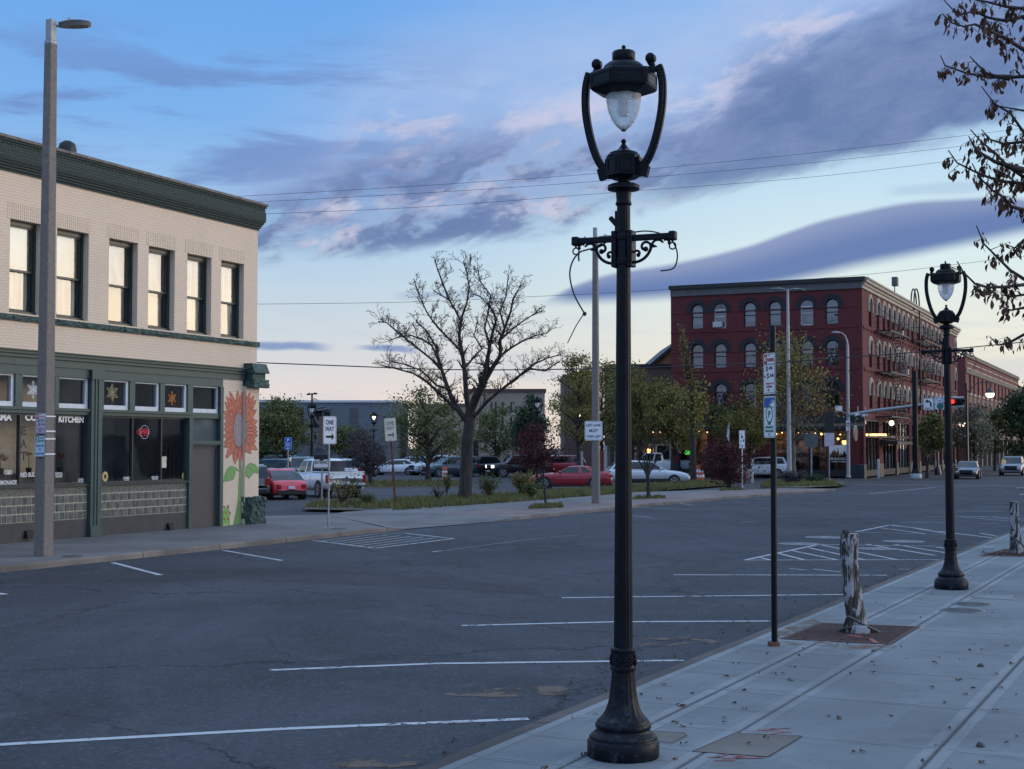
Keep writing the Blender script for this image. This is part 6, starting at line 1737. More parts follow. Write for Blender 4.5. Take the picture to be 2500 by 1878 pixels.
def catm(keys, n):
    """smooth interpolation of tuples keyed by their first value"""
    out = []
    for q in range(len(keys)-1):
        p0 = keys[max(q-1,0)]; p1 = keys[q]; p2 = keys[q+1]; p3 = keys[min(q+2,len(keys)-1)]
        for k in range(n):
            u = k/n
            def f(a0,a1,a2,a3):
                m1 = (a2-a0)*.5; m2 = (a3-a1)*.5
                if (a2-a1) == 0: m1 = m2 = 0
                return (2*u**3-3*u*u+1)*a1 + (u**3-2*u*u+u)*m1 + (-2*u**3+3*u*u)*a2 + (u**3-u*u)*m2
            out.append(tuple(f(p0[i],p1[i],p2[i],p3[i]) if i else lerp(p1[0],p2[0],u) for i in range(len(p1))))
    out.append(keys[-1]); return out
TYPES = {
 # profile: x (0 rear .. 1 front), deck height / H, half width / (W/2), underside height (m)
 'sedan': dict(L=4.85,W=1.85,H=1.45, prof=[(0,.42,.80,.34),(.012,.60,.90,.27),(.04,.685,.96,.22),(.16,.70,.99,.2),(.45,.655,1,.2),(.72,.64,.99,.2),(.88,.555,.95,.2),(.965,.47,.88,.22),(.99,.40,.80,.25),(1,.32,.72,.3)],
      gb=(.055,.735), gr=(.235,.545), side=[(0,.10,0),(.10,.30,1),(.30,.335,0),(.335,.62,1),(.62,.65,2),(.65,.965,1),(.965,1,0)], wb=(.205,.815), wr=.335),
 'coupe': dict(L=4.84,W=1.92,H=1.38, prof=[(0,.46,.82,.36),(.015,.64,.92,.28),(.05,.74,.97,.22),(.17,.735,1,.18),(.42,.69,1,.18),(.68,.68,1,.18),(.88,.62,.96,.18),(.97,.54,.88,.18),(1,.40,.76,.26)],
      gb=(.09,.70), gr=(.28,.50), side=[(0,.24,0),(.24,.42,1),(.42,.50,0),(.50,.965,1),(.965,1,0)], wb=(.20,.80), wr=.36),
 'beetle': dict(L=4.28,W=1.82,H=1.49, prof=[(0,.30,.62,.36),(.015,.44,.78,.30),(.06,.555,.92,.24),(.17,.665,1,.2),(.32,.65,.98,.2),(.55,.60,.95,.2),(.72,.62,.98,.2),(.86,.56,.94,.2),(.96,.44,.82,.22),(1,.32,.66,.3)],
      gb=(.10,.74), gr=(.36,.58), side=[(0,.22,0),(.22,.44,1),(.44,.475,0),(.475,.955,1),(.955,1,0)], wb=(.215,.81), wr=.34),
 'suv': dict(L=4.65,W=1.86,H=1.68, prof=[(0,.40,.82,.42),(.012,.55,.92,.34),(.03,.66,.97,.28),(.14,.665,1,.25),(.45,.625,1,.25),(.72,.615,1,.25),(.88,.575,.96,.25),(.965,.50,.90,.27),(.992,.40,.82,.3),(1,.33,.76,.36)],
      gb=(.018,.755), gr=(.085,.56), side=[(0,.07,0),(.07,.255,1),(.255,.30,0),(.30,.60,1),(.60,.63,2),(.63,.965,1),(.965,1,0)], wb=(.20,.80), wr=.36),
 'wagon': dict(L=4.85,W=1.86,H=1.62, prof=[(0,.42,.82,.40),(.012,.58,.92,.32),(.03,.655,.97,.26),(.14,.665,1,.23),(.45,.63,1,.23),(.70,.62,1,.23),(.88,.56,.96,.23),(.965,.48,.90,.25),(.992,.40,.82,.3),(1,.33,.74,.34)],
      gb=(.018,.735), gr=(.12,.53), side=[(0,.06,0),(.06,.27,1),(.27,.31,0),(.31,.60,1),(.60,.63,2),(.63,.965,1),(.965,1,0)], wb=(.195,.80), wr=.345),
 'pickup': dict(L=5.85,W=2.05,H=1.93, prof=[(0,.50,.90,.55),(.008,.625,.96,.46),(.02,.655,.985,.40),(.12,.655,1,.40),(.395,.655,1,.36),(.55,.625,1,.36),(.75,.635,1,.36),(.92,.615,.97,.36),(.985,.56,.92,.38),(1,.40,.86,.44)],
      gb=(.405,.765), gr=(.425,.645), side=[(0,.07,0),(.07,.36,1),(.36,.42,0),(.42,.46,2),(.46,.955,1),(.955,1,0)], wb=(.205,.825), wr=.41),
}
def make_car(typ, label, cat, loc, heading, paint, L=None, W=None, H=None, group=None, lit=False, lowtrim=False, name=None, rails=False, emblem=None, rearbox=None):
    T = TYPES[typ]; L = L or T['L']; W = W or T['W']; H = H or T['H']; hw = W/2
    t = thing(name or {'pickup':'pickup_truck','suv':'parked_car','wagon':'parked_car'}.get(typ,'parked_car'), label, cat, loc, math.pi/2 - R(heading), group)
    X = lambda f: (f-.5)*L
    st = catm(T['prof'], 4)
    def section(s):
        f, zt, w_, zb = s; zt *= H; w_ *= hw; x = X(f); zm = lerp(zb, zt, .55)
        half = [(0,zb),(w_*.80,zb),(w_*.95,zb+.07),(w_*.985,lerp(zb,zt,.30)),(w_,zm),(w_*.985,lerp(zb,zt,.80)),(w_*.95,lerp(zb,zt,.93)),(w_*.88,zt-.004),(w_*.55,zt+.022),(0,zt+.03)]
        return x, half
    b = MB(); vs = []; fs = []; ring = 0
    for s in st:
        x, h = section(s); pts = [(x,y,z) for y, z in h] + [(x,-y,z) for y, z in reversed(h[1:-1])]
        ring = len(pts); vs += pts
    for k in range(len(st)-1):
        for i in range(ring):
            j = (i+1) % ring; fs.append((k*ring+i, k*ring+j, (k+1)*ring+j, (k+1)*ring+i))
    fs.append(tuple(range(ring))); fs.append(tuple(range((len(st)-1)*ring, len(st)*ring))[::-1])
    b.add(vs, fs, True)
    # greenhouse
    zbelt = lambda f: pl([(q[0], q[1]*H) for q in T['prof']], f) - .01
    g = MB()
    fr0, ff0 = T['gb']; fr1, ff1 = T['gr']; roofw = hw*.74 if typ not in ('pickup','suv') else hw*.80; basew = hw*.93
    rings = []
    sides = T['side']; NR = 6
    for lv, (hh, bul) in enumerate([(0,0),(.07,.0),(.5,.018),(.90,.012),(.985,.0)]):
        pts = []; flags = []
        f0, f1 = lerp(fr0, fr1, hh if typ != 'beetle' else hh**1.25), lerp(ff0, ff1, hh); wd = lerp(basew, roofw, hh) + bul
        if typ in ('suv','wagon','pickup'): f0 = lerp(fr0, fr1, hh**1.15)
        def z_at(f): return lerp(zbelt(lerp(fr0,ff0,(f-f0)/(f1-f0))), H-.055 + .03*math.sin(math.pi*min(1,max(0,(f-f0)/(f1-f0))))**.7, hh)
        bow = .018
        for (a, e, fl) in sides: pts.append((X(lerp(f0,f1,a)), wd*(1-.06*abs(2*a-1)**3), z_at(lerp(f0,f1,a)))); flags.append(fl)
        # front, left to right
        for q in range(5):
            u = q/4.0; yy = wd*.94*(1-2*u)*(1 if 0 < q < 4 else 1); pts.append((X(f1 + bow*(1-(2*u-1)**2)), yy, z_at(f1))); flags.append(1 if 0 <= q < 4 else 0)
        for (a, e, fl) in reversed(sides): pts.append((X(lerp(f0,f1,e)), -wd*(1-.06*abs(2*e-1)**3), z_at(lerp(f0,f1,e)))); flags.append(fl)
        for q in range(5):
            u = q/4.0; yy = -wd*.94*(1-2*u); pts.append((X(f0 - bow*.7*(1-(2*u-1)**2)), yy, z_at(f0))); flags.append(1 if q < 4 else 0)
        rings.append((pts, flags))
    n = len(rings[0][0])
    for k in range(len(rings)-1):
        A, fl = rings[k]; B = rings[k+1][0]
        for i in range(n):
            j = (i+1) % n; f = fl[i]
            tgt = b if (f == 0 or k in (0, 3)) else g
            m0 = tgt.m
            if f == 2 and k in (1,2): tgt = g
            tgt.add([A[i], A[j], B[j], B[i]], [(0,1,2,3)], True)
    top = rings[-1][0]; cx = sum(p[0] for p in top)/n; inner = [(lerp(p[0],cx,.12), p[1]*.86, p[2]+.032) for p in top]; in2 = [(lerp(p[0],cx,.55), p[1]*.45, p[2]+.048) for p in top]
    for A, B in ((top, inner), (inner, in2)):
        for i in range(n): j = (i+1) % n; b.add([A[i],A[j],B[j],B[i]], [(0,1,2,3)], True)
    b.add(in2, [tuple(range(n))], True)
    # bumpers, sills, arches share the body's part; darker pieces are trim
    body = b.build('body', paint, t); g.build('windows', K['c_glass'], t)
    tr = MB(); wr = T['wr']*(H/T['H'])**.5
    for f in T['wb']:
        for sg in (-1, 1):
            tr.M = Matrix.Translation((X(f), sg*(hw-.10), wr)) @ Matrix.Rotation(math.pi/2, 4, 'X'); tr.lathe([(wr*1.17,-.112),(wr*1.17,.112)], 24)
    tr.M = Matrix.Identity(4)
    zb0 = T['prof'][0][3]
    tr.bbox(X(0)-.012, -hw*.78, zb0-.10, X(.03), hw*.78, zb0+.10, .02); tr.bbox(X(.97), -hw*.70, T['prof'][-1][3]-.08, X(1)+.012, hw*.70, T['prof'][-1][3]+.04, .02)
    for sg in (-1,1): tr.bbox(X(T['wb'][0])+wr, sg*hw*.90-.05, st[12][3]-.03, X(T['wb'][1])-wr, sg*hw*.90+.05, st[12][3]+.07, .02)
    if lowtrim:
        for sg in (-1,1): tr.bbox(X(.27), sg*hw*.965-.03, .3, X(.74), sg*hw*.965+.03, .48, .02)
    if rails:
        for sg in (-1,1): tr.tube([(X(lerp(T['gr'][0],T['gr'][1],q)), sg*roofw*.90, H+.03) for q in (.05,.12,.5,.88,.95)], .018, 6)
    # door seams
    def seam(f):
        s_ = min(range(len(st)), key=lambda k: abs(st[k][0]-f)); x, h = section((f, pl([(q[0],q[1]) for q in st], f), pl([(q[0],q[2]) for q in st], f), pl([(q[0],q[3]) for q in st], f)))
        for sg in (-1, 1): tr.tube([(x, sg*(y+.001), z) for y, z in h[2:8]], .006, 4)
    for f in {'coupe':(.36,.68),'beetle':(.37,.70),'pickup':(.40,.52,.70)}.get(typ, (.245,.46,.69)): seam(f)
    tr.build('trim', K['trimb'], t)
    # wheels
    for f in T['wb']:
        for sg in (-1, 1):
            w_ = MB(); w_.M = Matrix.Translation((X(f), sg*(hw-.10), wr)) @ Matrix.Rotation(-sg*math.pi/2, 4, 'X')
            w_.lathe([(wr*.62,-.10),(wr*.93,-.10),(wr,-.06),(wr,.075),(wr*.94,.115),(wr*.70,.125),(wr*.66,.11)], 24, cap=True)
            o = w_.build('wheel', K['tyre'], t)
            r_ = MB(); r_.M = w_.M; r_.lathe([(wr*.68,.118),(wr*.66,.128),(wr*.60,.128),(wr*.58,.10)], 24, cap=False); r_.lathe([(.001,.125),(wr*.14,.125),(wr*.16,.10)], 12, cap=False)
            for k in range(5):
                a = 2*math.pi*k/5+.3
                for d in (-.11,.11): r_.bar((wr*.12*math.cos(a),wr*.12*math.sin(a),.115),(wr*.63*math.cos(a+d),wr*.63*math.sin(a+d),.112), wr*.10, .02)
            r_.build('rim', K['rim'], o)
    # lamps
    zh = pl([(q[0],q[1]*H) for q in T['prof']], .965)
    for sg in (-1, 1):
        m = MB(); w1 = hw*pl([(q[0],q[2]) for q in T['prof']], .975)
        z1 = pl([(q[0],q[1]*H) for q in T['prof']], .97)-.03
        if typ == 'pickup': m.bbox(X(.962), sg*w1*.70 if sg > 0 else -w1*1.01, z1-.24, X(1)-.01, w1*1.01 if sg > 0 else -w1*.70, z1+.0, .03)
        else: m.bbox(X(.93), sg*w1*.62 if sg > 0 else -w1*1.0, z1-.16, X(.985), w1*1.0 if sg > 0 else -w1*.62, z1+.01, .04)
        m.build('headlight', K['headlit'] if lit else K['head'], t)
        m = MB(); w0 = hw*pl([(q[0],q[2]) for q in T['prof']], .02)
        zt = {'pickup':.60,'suv':.62,'wagon':.60,'sedan':.60,'coupe':.62,'beetle':.50}[typ]*H; hgt = {'pickup':.40,'suv':.34,'wagon':.24,'sedan':.16,'coupe':.16,'beetle':.22}[typ]; wide = .16 if typ == 'pickup' else .30
        m.bbox(X(0)-.01, sg*w0*(1-wide) if sg > 0 else -w0*1.012, zt-hgt, X(.045), w0*1.012 if sg > 0 else -w0*(1-wide), zt, .03)
        m.build('taillight', K['tail'], t)
        m = MB(); fm = lerp(T['gb'][0],T['gb'][1],.86); m.sphere((X(fm), sg*(hw*.93+.13), zbelt(fm)+.10), .10, 10, 7, (.7,1.15,.75)); m.bar((X(fm), sg*hw*.90, zbelt(fm)+.05),(X(fm), sg*(hw*.93+.1), zbelt(fm)+.07), .05,.04); m.build('mirror', paint if typ != 'pickup' else K['trimb'], t)
    m = MB(); gz = .45*H if typ != 'pickup' else .50*H
    m.bbox(X(1)-.06, -hw*.52, gz-.16, X(1)+.02, hw*.52, gz+.10, .03)
    for k in range(5): m.box(X(1)+.02, -hw*.5, gz-.12+.05*k, X(1)+.026, hw*.5, gz-.105+.05*k)
    m.build('grille', K['trimb'], t)
    zp = {'pickup':.40,'beetle':.40,'suv':.50,'wagon':.48}.get(typ,.42)*H
    m = MB(); m.box(X(0)-.035, -.155, zp-.075, X(0)+.05, .155, zp+.075); m.build('number_plate', K['plate'], t)
    if typ == 'pickup':
        m = MB(); m.bbox(X(0)-.12, -hw*.92, .56, X(.02), hw*.92, .72, .04); m.build('bumper', K['chrome'], t)
        m = MB(); m.box(X(.03), -hw*.80, .655*H+.0, X(.385), hw*.80, .655*H+.034); m.build('load_bed', K['trimb'], t)
        m = MB()
        for sg in (-1,1): m.bbox(X(.01), sg*hw*.84 if sg > 0 else -hw*.955, .655*H, X(.395), hw*.955 if sg > 0 else -hw*.84, .655*H+.05, .012)
        m.bbox(X(.003), -hw*.84, .60*H, X(.012), hw*.84, .655*H+.045, .004); m.build('bed_rail', paint, t)
    if emblem:
        m = MB(); m.M = Matrix.Translation((X(0)-.03, 0, emblem)) @ Matrix.Rotation(math.pi/2, 4, 'Y'); m.lathe([(.055,-.01),(.065,0),(.055,.012)], 16)
        if typ == 'pickup': m.lathe([(.07,-.012),(.09,.0),(.07,.012)], 6)
        m.build('emblem', K['chrome'], t)
    return t
def cp(u, v, z=-.008):
    p = G(u, v, z); return (p.x, p.y, z)
def cpY(u, Y, z=-.008):
    p = P(u, 1100, Y); return (p.x, p.y, z)
def rear_at(u, v, heading, L):
    p = G(u, v, -.008); return (p.x + math.sin(R(heading))*L/2, p.y + math.cos(R(heading))*L/2, -.008)
CG = 'cars in the car park'
make_car('suv', 'grey green estate car seen from behind, half hidden by the painted corner building', 'car', rear_at(614,1222,-14,4.65), -14, K['c_grey'], group=CG, rails=True)
make_car('beetle', 'small bright red round backed car beside the white pickup', 'car', rear_at(712,1221,-27,4.28), -27, K['c_red'], group=CG, emblem=.83)
make_car('pickup', 'white four door pickup seen from behind beside the red round backed car', 'pickup truck', rear_at(846,1217,-29,5.85), -29, K['c_white'], group=CG, emblem=1.02, H=1.93)
make_car('suv', 'white family SUV with dark red tail lamps behind the white pickup bed', 'car', cpY(822,104), -32, K['c_white'], group=CG)
make_car('suv', 'black crossover at the far left behind the blue parking sign', 'car', cpY(662,98), -58, K['c_black'], group=CG, L=4.9, H=1.72)
make_car('suv', 'dark off roader with pale roof facing the camera, left of the white pickup cab', 'car', cpY(738,94), 168, K['c_steel'], group=CG, H=1.9)
make_car('suv', 'silver SUV showing its side windows behind the blue parking sign post', 'car', cpY(716,110), -118, K['c_silver'], group=CG, H=1.75, rails=True)
make_car('suv', 'blue grey SUV in the far row nearest the small red brown building', 'car', cpY(668,124), -70, K['c_dblue'], group=CG, H=1.85)
make_car('sedan', 'white saloon side on, behind the rusty leaning one way sign', 'car', cp(965,1160), -80, K['c_white'], group=CG, L=4.95, H=1.42)
make_car('wagon', 'pale estate car just behind the white saloon', 'car', cpY(1002,137), -74, K['c_silver'], group=CG, H=1.62)
make_car('suv', 'dark SUV in the far row behind the purple grey bare tree', 'car', cpY(886,136), -60, K['c_dblue'], group=CG, H=1.9)
make_car('suv', 'silver SUV turned towards the camera beside the dark off roader in the middle', 'car', cpY(1060,128), -122, K['c_silver'], group=CG, H=1.78)
make_car('suv', 'blue grey off roader with upright grille slots behind the orange barrel', 'car', cpY(1098,120), -118, K['c_dblue'], group=CG, H=1.75)
make_car('suv', 'black crossover half hidden behind the big bare trunk', 'car', cpY(1158,124), -104, K['c_black'], group=CG, H=1.75, lit=True)
make_car('suv', 'dark blue SUV seen squarely from behind, right of the big bare trunk', 'car', cp(1199,1159), 2, K['c_blue'], group=CG, W=1.95, H=1.75)
make_car('wagon', 'silver crossover behind the dark blue SUV', 'car', cpY(1237,138), -84, K['c_silver'], group=CG, H=1.72)
make_car('pickup', 'black pickup with one glowing headlight turned towards the camera', 'pickup truck', cpY(1268,119), -108, K['c_black'], group=CG, lit=True, L=5.4, H=1.85)
make_car('suv', 'deep red large SUV side on behind the red coupe', 'car', cp(1360,1161), -82, K['c_dred'], group=CG, L=5.2, H=1.80, rails=True)
make_car('sedan', 'white car roof showing behind the deep red SUV', 'car', cpY(1345,136), -80, K['c_white'], group=CG, H=1.75)
make_car('coupe', 'low deep red coupe standing by the grass, behind the concrete light pole', 'car', cp(1393,1194), -84, K['c_dred'], group=CG, L=5.0, H=1.40)
make_car('wagon', 'silver estate car facing right, behind the ornamental lamp', 'car', cpY(1580,93), 88, K['c_silver'], group=CG, L=5.4, W=1.95, H=1.64, lowtrim=True)
make_car('pickup', 'white pickup with red tail lamp behind the silver estate car', 'pickup truck', cpY(1602,122), -84, K['c_white'], group=CG, L=6.0, H=2.05)
make_car('suv', 'white crossover parked by the bowl planter before the cafe', 'car', cp(1852,1167), -86, K['c_white'], group=CG, L=4.75, H=1.72)
make_car('sedan', 'black saloon driving towards the camera at the junction', 'car', cpY(2362,113), 201, K['c_black'], H=1.42, group='cars in the street')
make_car('suv', 'steel grey SUV at the right edge of the street, facing the camera', 'car', cpY(2471,126), 203, K['c_steel'], W=1.98, H=1.72, rails=True, group='cars in the street')

# ================================================================== trees and plants
def bark(name, a, b_, sc=8):
    m, n, b = newmat(name)
    tc = n.new('ShaderNodeTexCoord').outputs['Object']
    f = n.noise(n.mapping(tc, scale=(sc, sc, sc*.18)), 1.0, 5, .65)
    n.put(b.inputs['Base Color'], n.mix(n.smooth(f, .32, .68), a, b_)); b.inputs['Roughness'].default_value = .9
    bp = n.new('ShaderNodeBump'); bp.inputs['Strength'].default_value = .7; bp.inputs['Distance'].default_value = .03
    n.l.new(f, bp.inputs['Height']); n.l.new(bp.outputs[0], b.inputs['Normal'])
    return m
def leafmat(name, cols):
    m, n, b = newmat(name)
    oi = n.new('ShaderNodeTexCoord').outputs['Object']
    f = n.noise(oi, 2.2, 3, .6); g_ = n.new('ShaderNodeNewGeometry')
    c = n.ramp(n.math('ADD', n.math('MULTIPLY', f, .55), n.math('MULTIPLY', g_.outputs['Random Per Island'], .45)), [(.25,cols[0]),(.5,cols[1]),(.75,cols[2])])
    n.put(b.inputs['Base Color'], c); b.inputs['Roughness'].default_value = .65; b.inputs['Specular IOR Level'].default_value = .25
    tl = n.new('ShaderNodeBsdfTranslucent'); n.l.new(c, tl.inputs['Color']); ms = n.new('ShaderNodeMixShader'); ms.inputs[0].default_value = .35
    n.l.new(b.outputs[0], ms.inputs[1]); n.l.new(tl.outputs[0], ms.inputs[2]); n.l.new(ms.outputs[0], n.n['Material Output'].inputs['Surface'])
    return m
K['bark'] = bark('grey brown bark', (.020,.017,.016), (.058,.048,.042)); K['bark_l'] = bark('pale grey bark', (.085,.075,.062), (.20,.175,.145)); K['twig'] = flat('thin dark twigs', (.042,.032,.026), .85, .3, 3)
K['bud'] = flat('pale buds', (.10,.085,.05), .8, .3, 3)
K['lf_green'] = leafmat('spring green leaves', ((.050,.072,.026),(.145,.160,.058),(.27,.255,.105))); K['lf_olive'] = leafmat('olive yellow young leaves', ((.095,.090,.030),(.21,.185,.055),(.37,.31,.10)))
K['lf_dark'] = leafmat('deep green leaves', ((.022,.046,.024),(.050,.088,.044),(.09,.14,.065))); K['lf_plum'] = leafmat('dark plum leaves', ((.028,.011,.015),(.075,.020,.025),(.15,.040,.040))); K['lf_grey'] = leafmat('purple grey buds', ((.045,.038,.046),(.092,.076,.085),(.15,.13,.135)))
K['lf_blos'] = leafmat('pale blossom and leaves', ((.05,.065,.035),(.15,.16,.11),(.34,.33,.28))); K['lf_fore'] = leafmat('brown maple leaves', ((.030,.018,.011),(.080,.044,.026),(.16,.085,.055)))
K['lf_red'] = leafmat('rusty red leaves', ((.04,.012,.010),(.09,.022,.014),(.20,.055,.02)))
class TreeB:
    def __init__(s, seed): s.r = random.Random(seed); s.wood = MB(); s.tw = MB(); s.lf = MB(); s.ends = []
    def limb(s, p, d, L, r0, r1, n=5, wob=.15, up=.0, sides=6, mb=None):
        pts = [Vector(p)]; rad = [r0]; d = Vector(d).normalized()
        for k in range(n):
            d = (d + Vector((s.r.uniform(-wob,wob), s.r.uniform(-wob,wob), s.r.uniform(-wob,wob)+up))).normalized()
            pts.append(pts[-1] + d*L/n); rad.append(lerp(r0, r1, (k+1)/n))
        (mb or s.wood).tube(pts, rad, sides, caps=False)
        return pts, rad, d
    def leaf(s, p, size, droop=0.0, m=0):
        r = s.r; d = Vector((r.uniform(-1,1), r.uniform(-1,1), r.uniform(-1,1)-droop)).normalized(); q = d.cross(Vector((r.uniform(-1,1), r.uniform(-1,1), r.uniform(-1,1)))).normalized(); sz = size*r.uniform(.6,1.25)
        s.lf.m = m; s.lf.add([tuple(p), tuple(p+d*sz*.55+q*sz*.36), tuple(p+d*sz), tuple(p+d*sz*.5-q*sz*.36)], [(0,1,2,3)], False)
def grow(tb, p, d, L, r, lev, spec):
    """recursive limb growth"""
    rr = tb.r; mx = spec['levels']
    thin = lev >= spec.get('twig_from', 3)
    pts, rad, dd = tb.limb(p, d, L, r, r*spec.get('taper',.5), spec.get('seg',[5,5,4,3,3,2])[lev], spec.get('wob',.16), spec.get('up',.02), 7 if lev == 0 else (5 if lev < 3 else 3), tb.tw if thin else tb.wood)
    if lev >= mx:
        tb.ends.append((pts[-1], dd)); tb.ends.append((pts[len(pts)//2], dd)); return
    n = spec['kids'][lev]
    for k in range(n):
        t = lerp(spec.get('start',[.35,.25,.2,.2,.2])[lev], 1.0, (k+rr.uniform(.1,.9))/n); i = min(int(t*(len(pts)-1)), len(pts)-2); q = pts[i].lerp(pts[i+1], t*(len(pts)-1)-i)
        a = rr.uniform(0, 6.283) if lev else 2.4*k+rr.uniform(-.4,.4)
        x = dd.orthogonal().normalized(); y = dd.cross(x); ang = R(rr.uniform(*spec['angle'][lev]))
        nd = dd*math.cos(ang) + (x*math.cos(a)+y*math.sin(a))*math.sin(ang); nd.z += spec.get('lift',0.05)
        grow(tb, q, nd, L*rr.uniform(*spec['len'][lev])*(1.15-.45*t), max(rad[i]*rr.uniform(.5,.75), spec.get('rmin',.006)), lev+1, spec)
    tb.ends.append((pts[-1], dd))
def finish(tb, name, label, loc, rz, trunkmat, twigmat, leafm, group=None, cat='tree'):
    t = thing(name, label, cat, loc, rz, group)
    tb.wood.build('trunk', trunkmat, t)
    if tb.tw.v:
        off = len(tb.lf.v); c = MB(); c.v = tb.tw.v + tb.lf.v; c.f = tb.tw.f + [tuple(i+len(tb.tw.v) for i in f) for f in tb.lf.f]; c.mi = [0]*len(tb.tw.f) + [1+m for m in tb.lf.mi]; c.sm = tb.tw.sm + tb.lf.sm
        c.build('crown', [twigmat] + (leafm if isinstance(leafm, list) else [leafm]), t)
    elif tb.lf.v: tb.lf.build('crown', leafm, t)
    return t
def leafy(seed, h, trunk_h, trunk_r, cw, ch, nleaf, leaf, spec=None, lean=(0,0), shape=1.0, gap=.35, droop=.2, clumps=None, sides=1.0):
    """a tree with a leafy crown filling an uneven ellipsoid: limbs reach out to leaf clumps"""
    tb = TreeB(seed); r = tb.r; cz = trunk_h + ch/2
    top = Vector((lean[0], lean[1], trunk_h + ch*.75))
    pts = []; n = 8
    for k in range(n+1):
        u = k/n; pts.append(Vector((lean[0]*u + r.uniform(-.06,.06)*u*3, lean[1]*u + r.uniform(-.06,.06)*u*3, top.z*u)))
    tb.wood.tube(pts, [lerp(trunk_r*1.35 if k == 0 else trunk_r, trunk_r*.22, k/n) for k in range(n+1)], 8, caps=False)
    nc = clumps or int(26 + cw*5)
    cl = []
    for k in range(nc):
        while True:
            v = Vector((r.uniform(-1,1), r.uniform(-1,1), r.uniform(-1,1)))
            if .30 < v.length < 1.0: break
        taper = 1 - (shape-1)*(v.z*.5+.5)
        c = Vector((lean[0]+v.x*cw/2*max(.15,taper), lean[1]+v.y*cw/2*max(.15,taper), cz+v.z*ch/2)); cl.append(c)
        z0 = max(trunk_h*.75, min(top.z*.95, c.z - (Vector((c.x-lean[0],c.y-lean[1],0)).length)*.75)); u = z0/top.z; b0 = Vector((lean[0]*u, lean[1]*u, z0))
        mid = b0.lerp(c, .5) + Vector((r.uniform(-.2,.2), r.uniform(-.2,.2), r.uniform(0,.25)))*cw*.12
        tb.wood.tube([b0, mid, c], [trunk_r*.32, trunk_r*.18, trunk_r*.05], 5, caps=False)
        for q in range(5):
            e = c + Vector((r.gauss(0,1), r.gauss(0,1), r.gauss(0,.8)))*cw*.085; tb.tw.tube([mid.lerp(c, r.uniform(.3,1)), e], [trunk_r*.07, .008], 3, caps=False)
    per = nleaf//nc
    for c in cl:
        s_ = cw*r.uniform(.055,.12); dens = r.uniform(1-gap, 1+gap)
        for q in range(int(per*dens)):
            p = c + Vector((r.gauss(0,1), r.gauss(0,1), r.gauss(0,.72)))*s_
            tb.leaf(p, leaf, droop, 0)
    return tb
def base(u, v, z=0.0): p = G(u, v, z); return (p.x, p.y, z-.03)
def size(u0, u1, v0, v1, Y): return abs(u1-u0)/FPX*Y, abs(v1-v0)/FPX*Y

# the big bare tree: measured main limbs, then grown twigs
tb = TreeB(5); b0 = Vector(base(1135,1222,.1)); Y0 = b0.y; sc = Y0/FPX
def T7(x, y, dy=0.0):                                                     # tree zoom -> local
    p = P(880+x*.28877, 600+y*.28877, Y0+dy); return p - b0
trunkpts = [Vector((.1,0,0)), T7(905,1660), T7(915,1560), T7(925,1480), T7(930,1400)]
tb.wood.tube([Vector((0,0,-.05)), Vector((.02,0,.5))] + trunkpts[1:], [.40,.30,.27,.255,.25,.24], 12, caps=False)
mains = [[(900,1480),(850,1420),(790,1330),(740,1210),(690,1060),(655,950),(640,860),(560,720),(470,640)],
         [(925,1420),(905,1330),(890,1180),(880,1040),(860,900),(835,760),(850,640),(800,540),(750,460),(620,380)],
         [(935,1400),(960,1290),(1010,1190),(1050,1080),(1075,950),(1095,840),(1120,720),(1150,620),(1100,520),(1000,420)],
         [(940,1400),(1000,1260),(1060,1130),(1130,1010),(1185,930),(1180,800),(1220,700),(1270,560),(1290,450),(1360,330)],
         [(930,1480),(1000,1400),(1080,1310),(1200,1210),(1330,1110),(1450,1010),(1580,950),(1700,920)],
         [(900,1500),(830,1400),(740,1320),(660,1240),(560,1150),(450,1080),(300,1040),(180,1010)],
         [(690,1060),(600,960),(500,880),(400,800),(300,720),(220,650),(150,640)],
         [(655,950),(600,840),(520,790),(430,760),(330,770),(250,800)],
         [(860,900),(780,820),(700,740),(620,650),(560,560),(500,430),(450,280)],
         [(835,760),(860,600),(900,480),(920,350),(900,230),(870,130)],
         [(1095,840),(1050,700),(1080,560),(1100,420),(1010,300),(990,180)],
         [(1185,930),(1280,860),(1380,800),(1480,760),(1580,740)],
         [(1180,800),(1290,700),(1400,620),(1500,560)],
         [(1330,1110),(1440,1040),(1560,1060),(1680,980)],
         [(740,1210),(640,1180),(520,1060),(400,1010),(260,980)],
         [(1220,700),(1180,560),(1230,430),(1250,250)],
         [(880,1040),(960,940),(1030,870),(960,760),(990,640)],
         [(750,460),(700,330),(660,220),(625,120)]]
for k, ms in enumerate(mains):
    dep = 0.0; sgn = tb.r.choice([-1,1]); pts = []
    for j, (x, y) in enumerate(ms):
        pts.append(T7(x, y, sgn*(j*.30) if k > 3 else sgn*j*.22))
    big = k < 6; r0 = (.145 if k < 4 else .095) if big else .055
    rad = [lerp(r0, .022, j/(len(pts)-1)) for j in range(len(pts))]
    tb.wood.tube(pts, rad, 7, caps=False)
    for j in range(1 if not big else 2, len(pts)):
        for q in range(6 if j > 2 else 4):
            a = pts[j-1].lerp(pts[j], tb.r.random()); d = (pts[j]-pts[j-1]).normalized()
            nd = (d*tb.r.uniform(.25,.9) + Vector((tb.r.uniform(-1,1), tb.r.uniform(-1,1), tb.r.uniform(-.25,.95)))).normalized()
            grow(tb, a, nd, tb.r.uniform(.28,.78), max(rad[j]*.42,.014), 2, dict(levels=4, kids=[0,0,3,2,0], angle=[(0,0),(0,0),(25,65),(25,60)], len=[(0,0),(0,0),(.45,.7),(.5,.75)], wob=.26, up=.06, twig_from=2, rmin=.009, lift=.10, taper=.42))
for p, d in tb.ends:
    tb.leaf(p, .06, 0, 0)
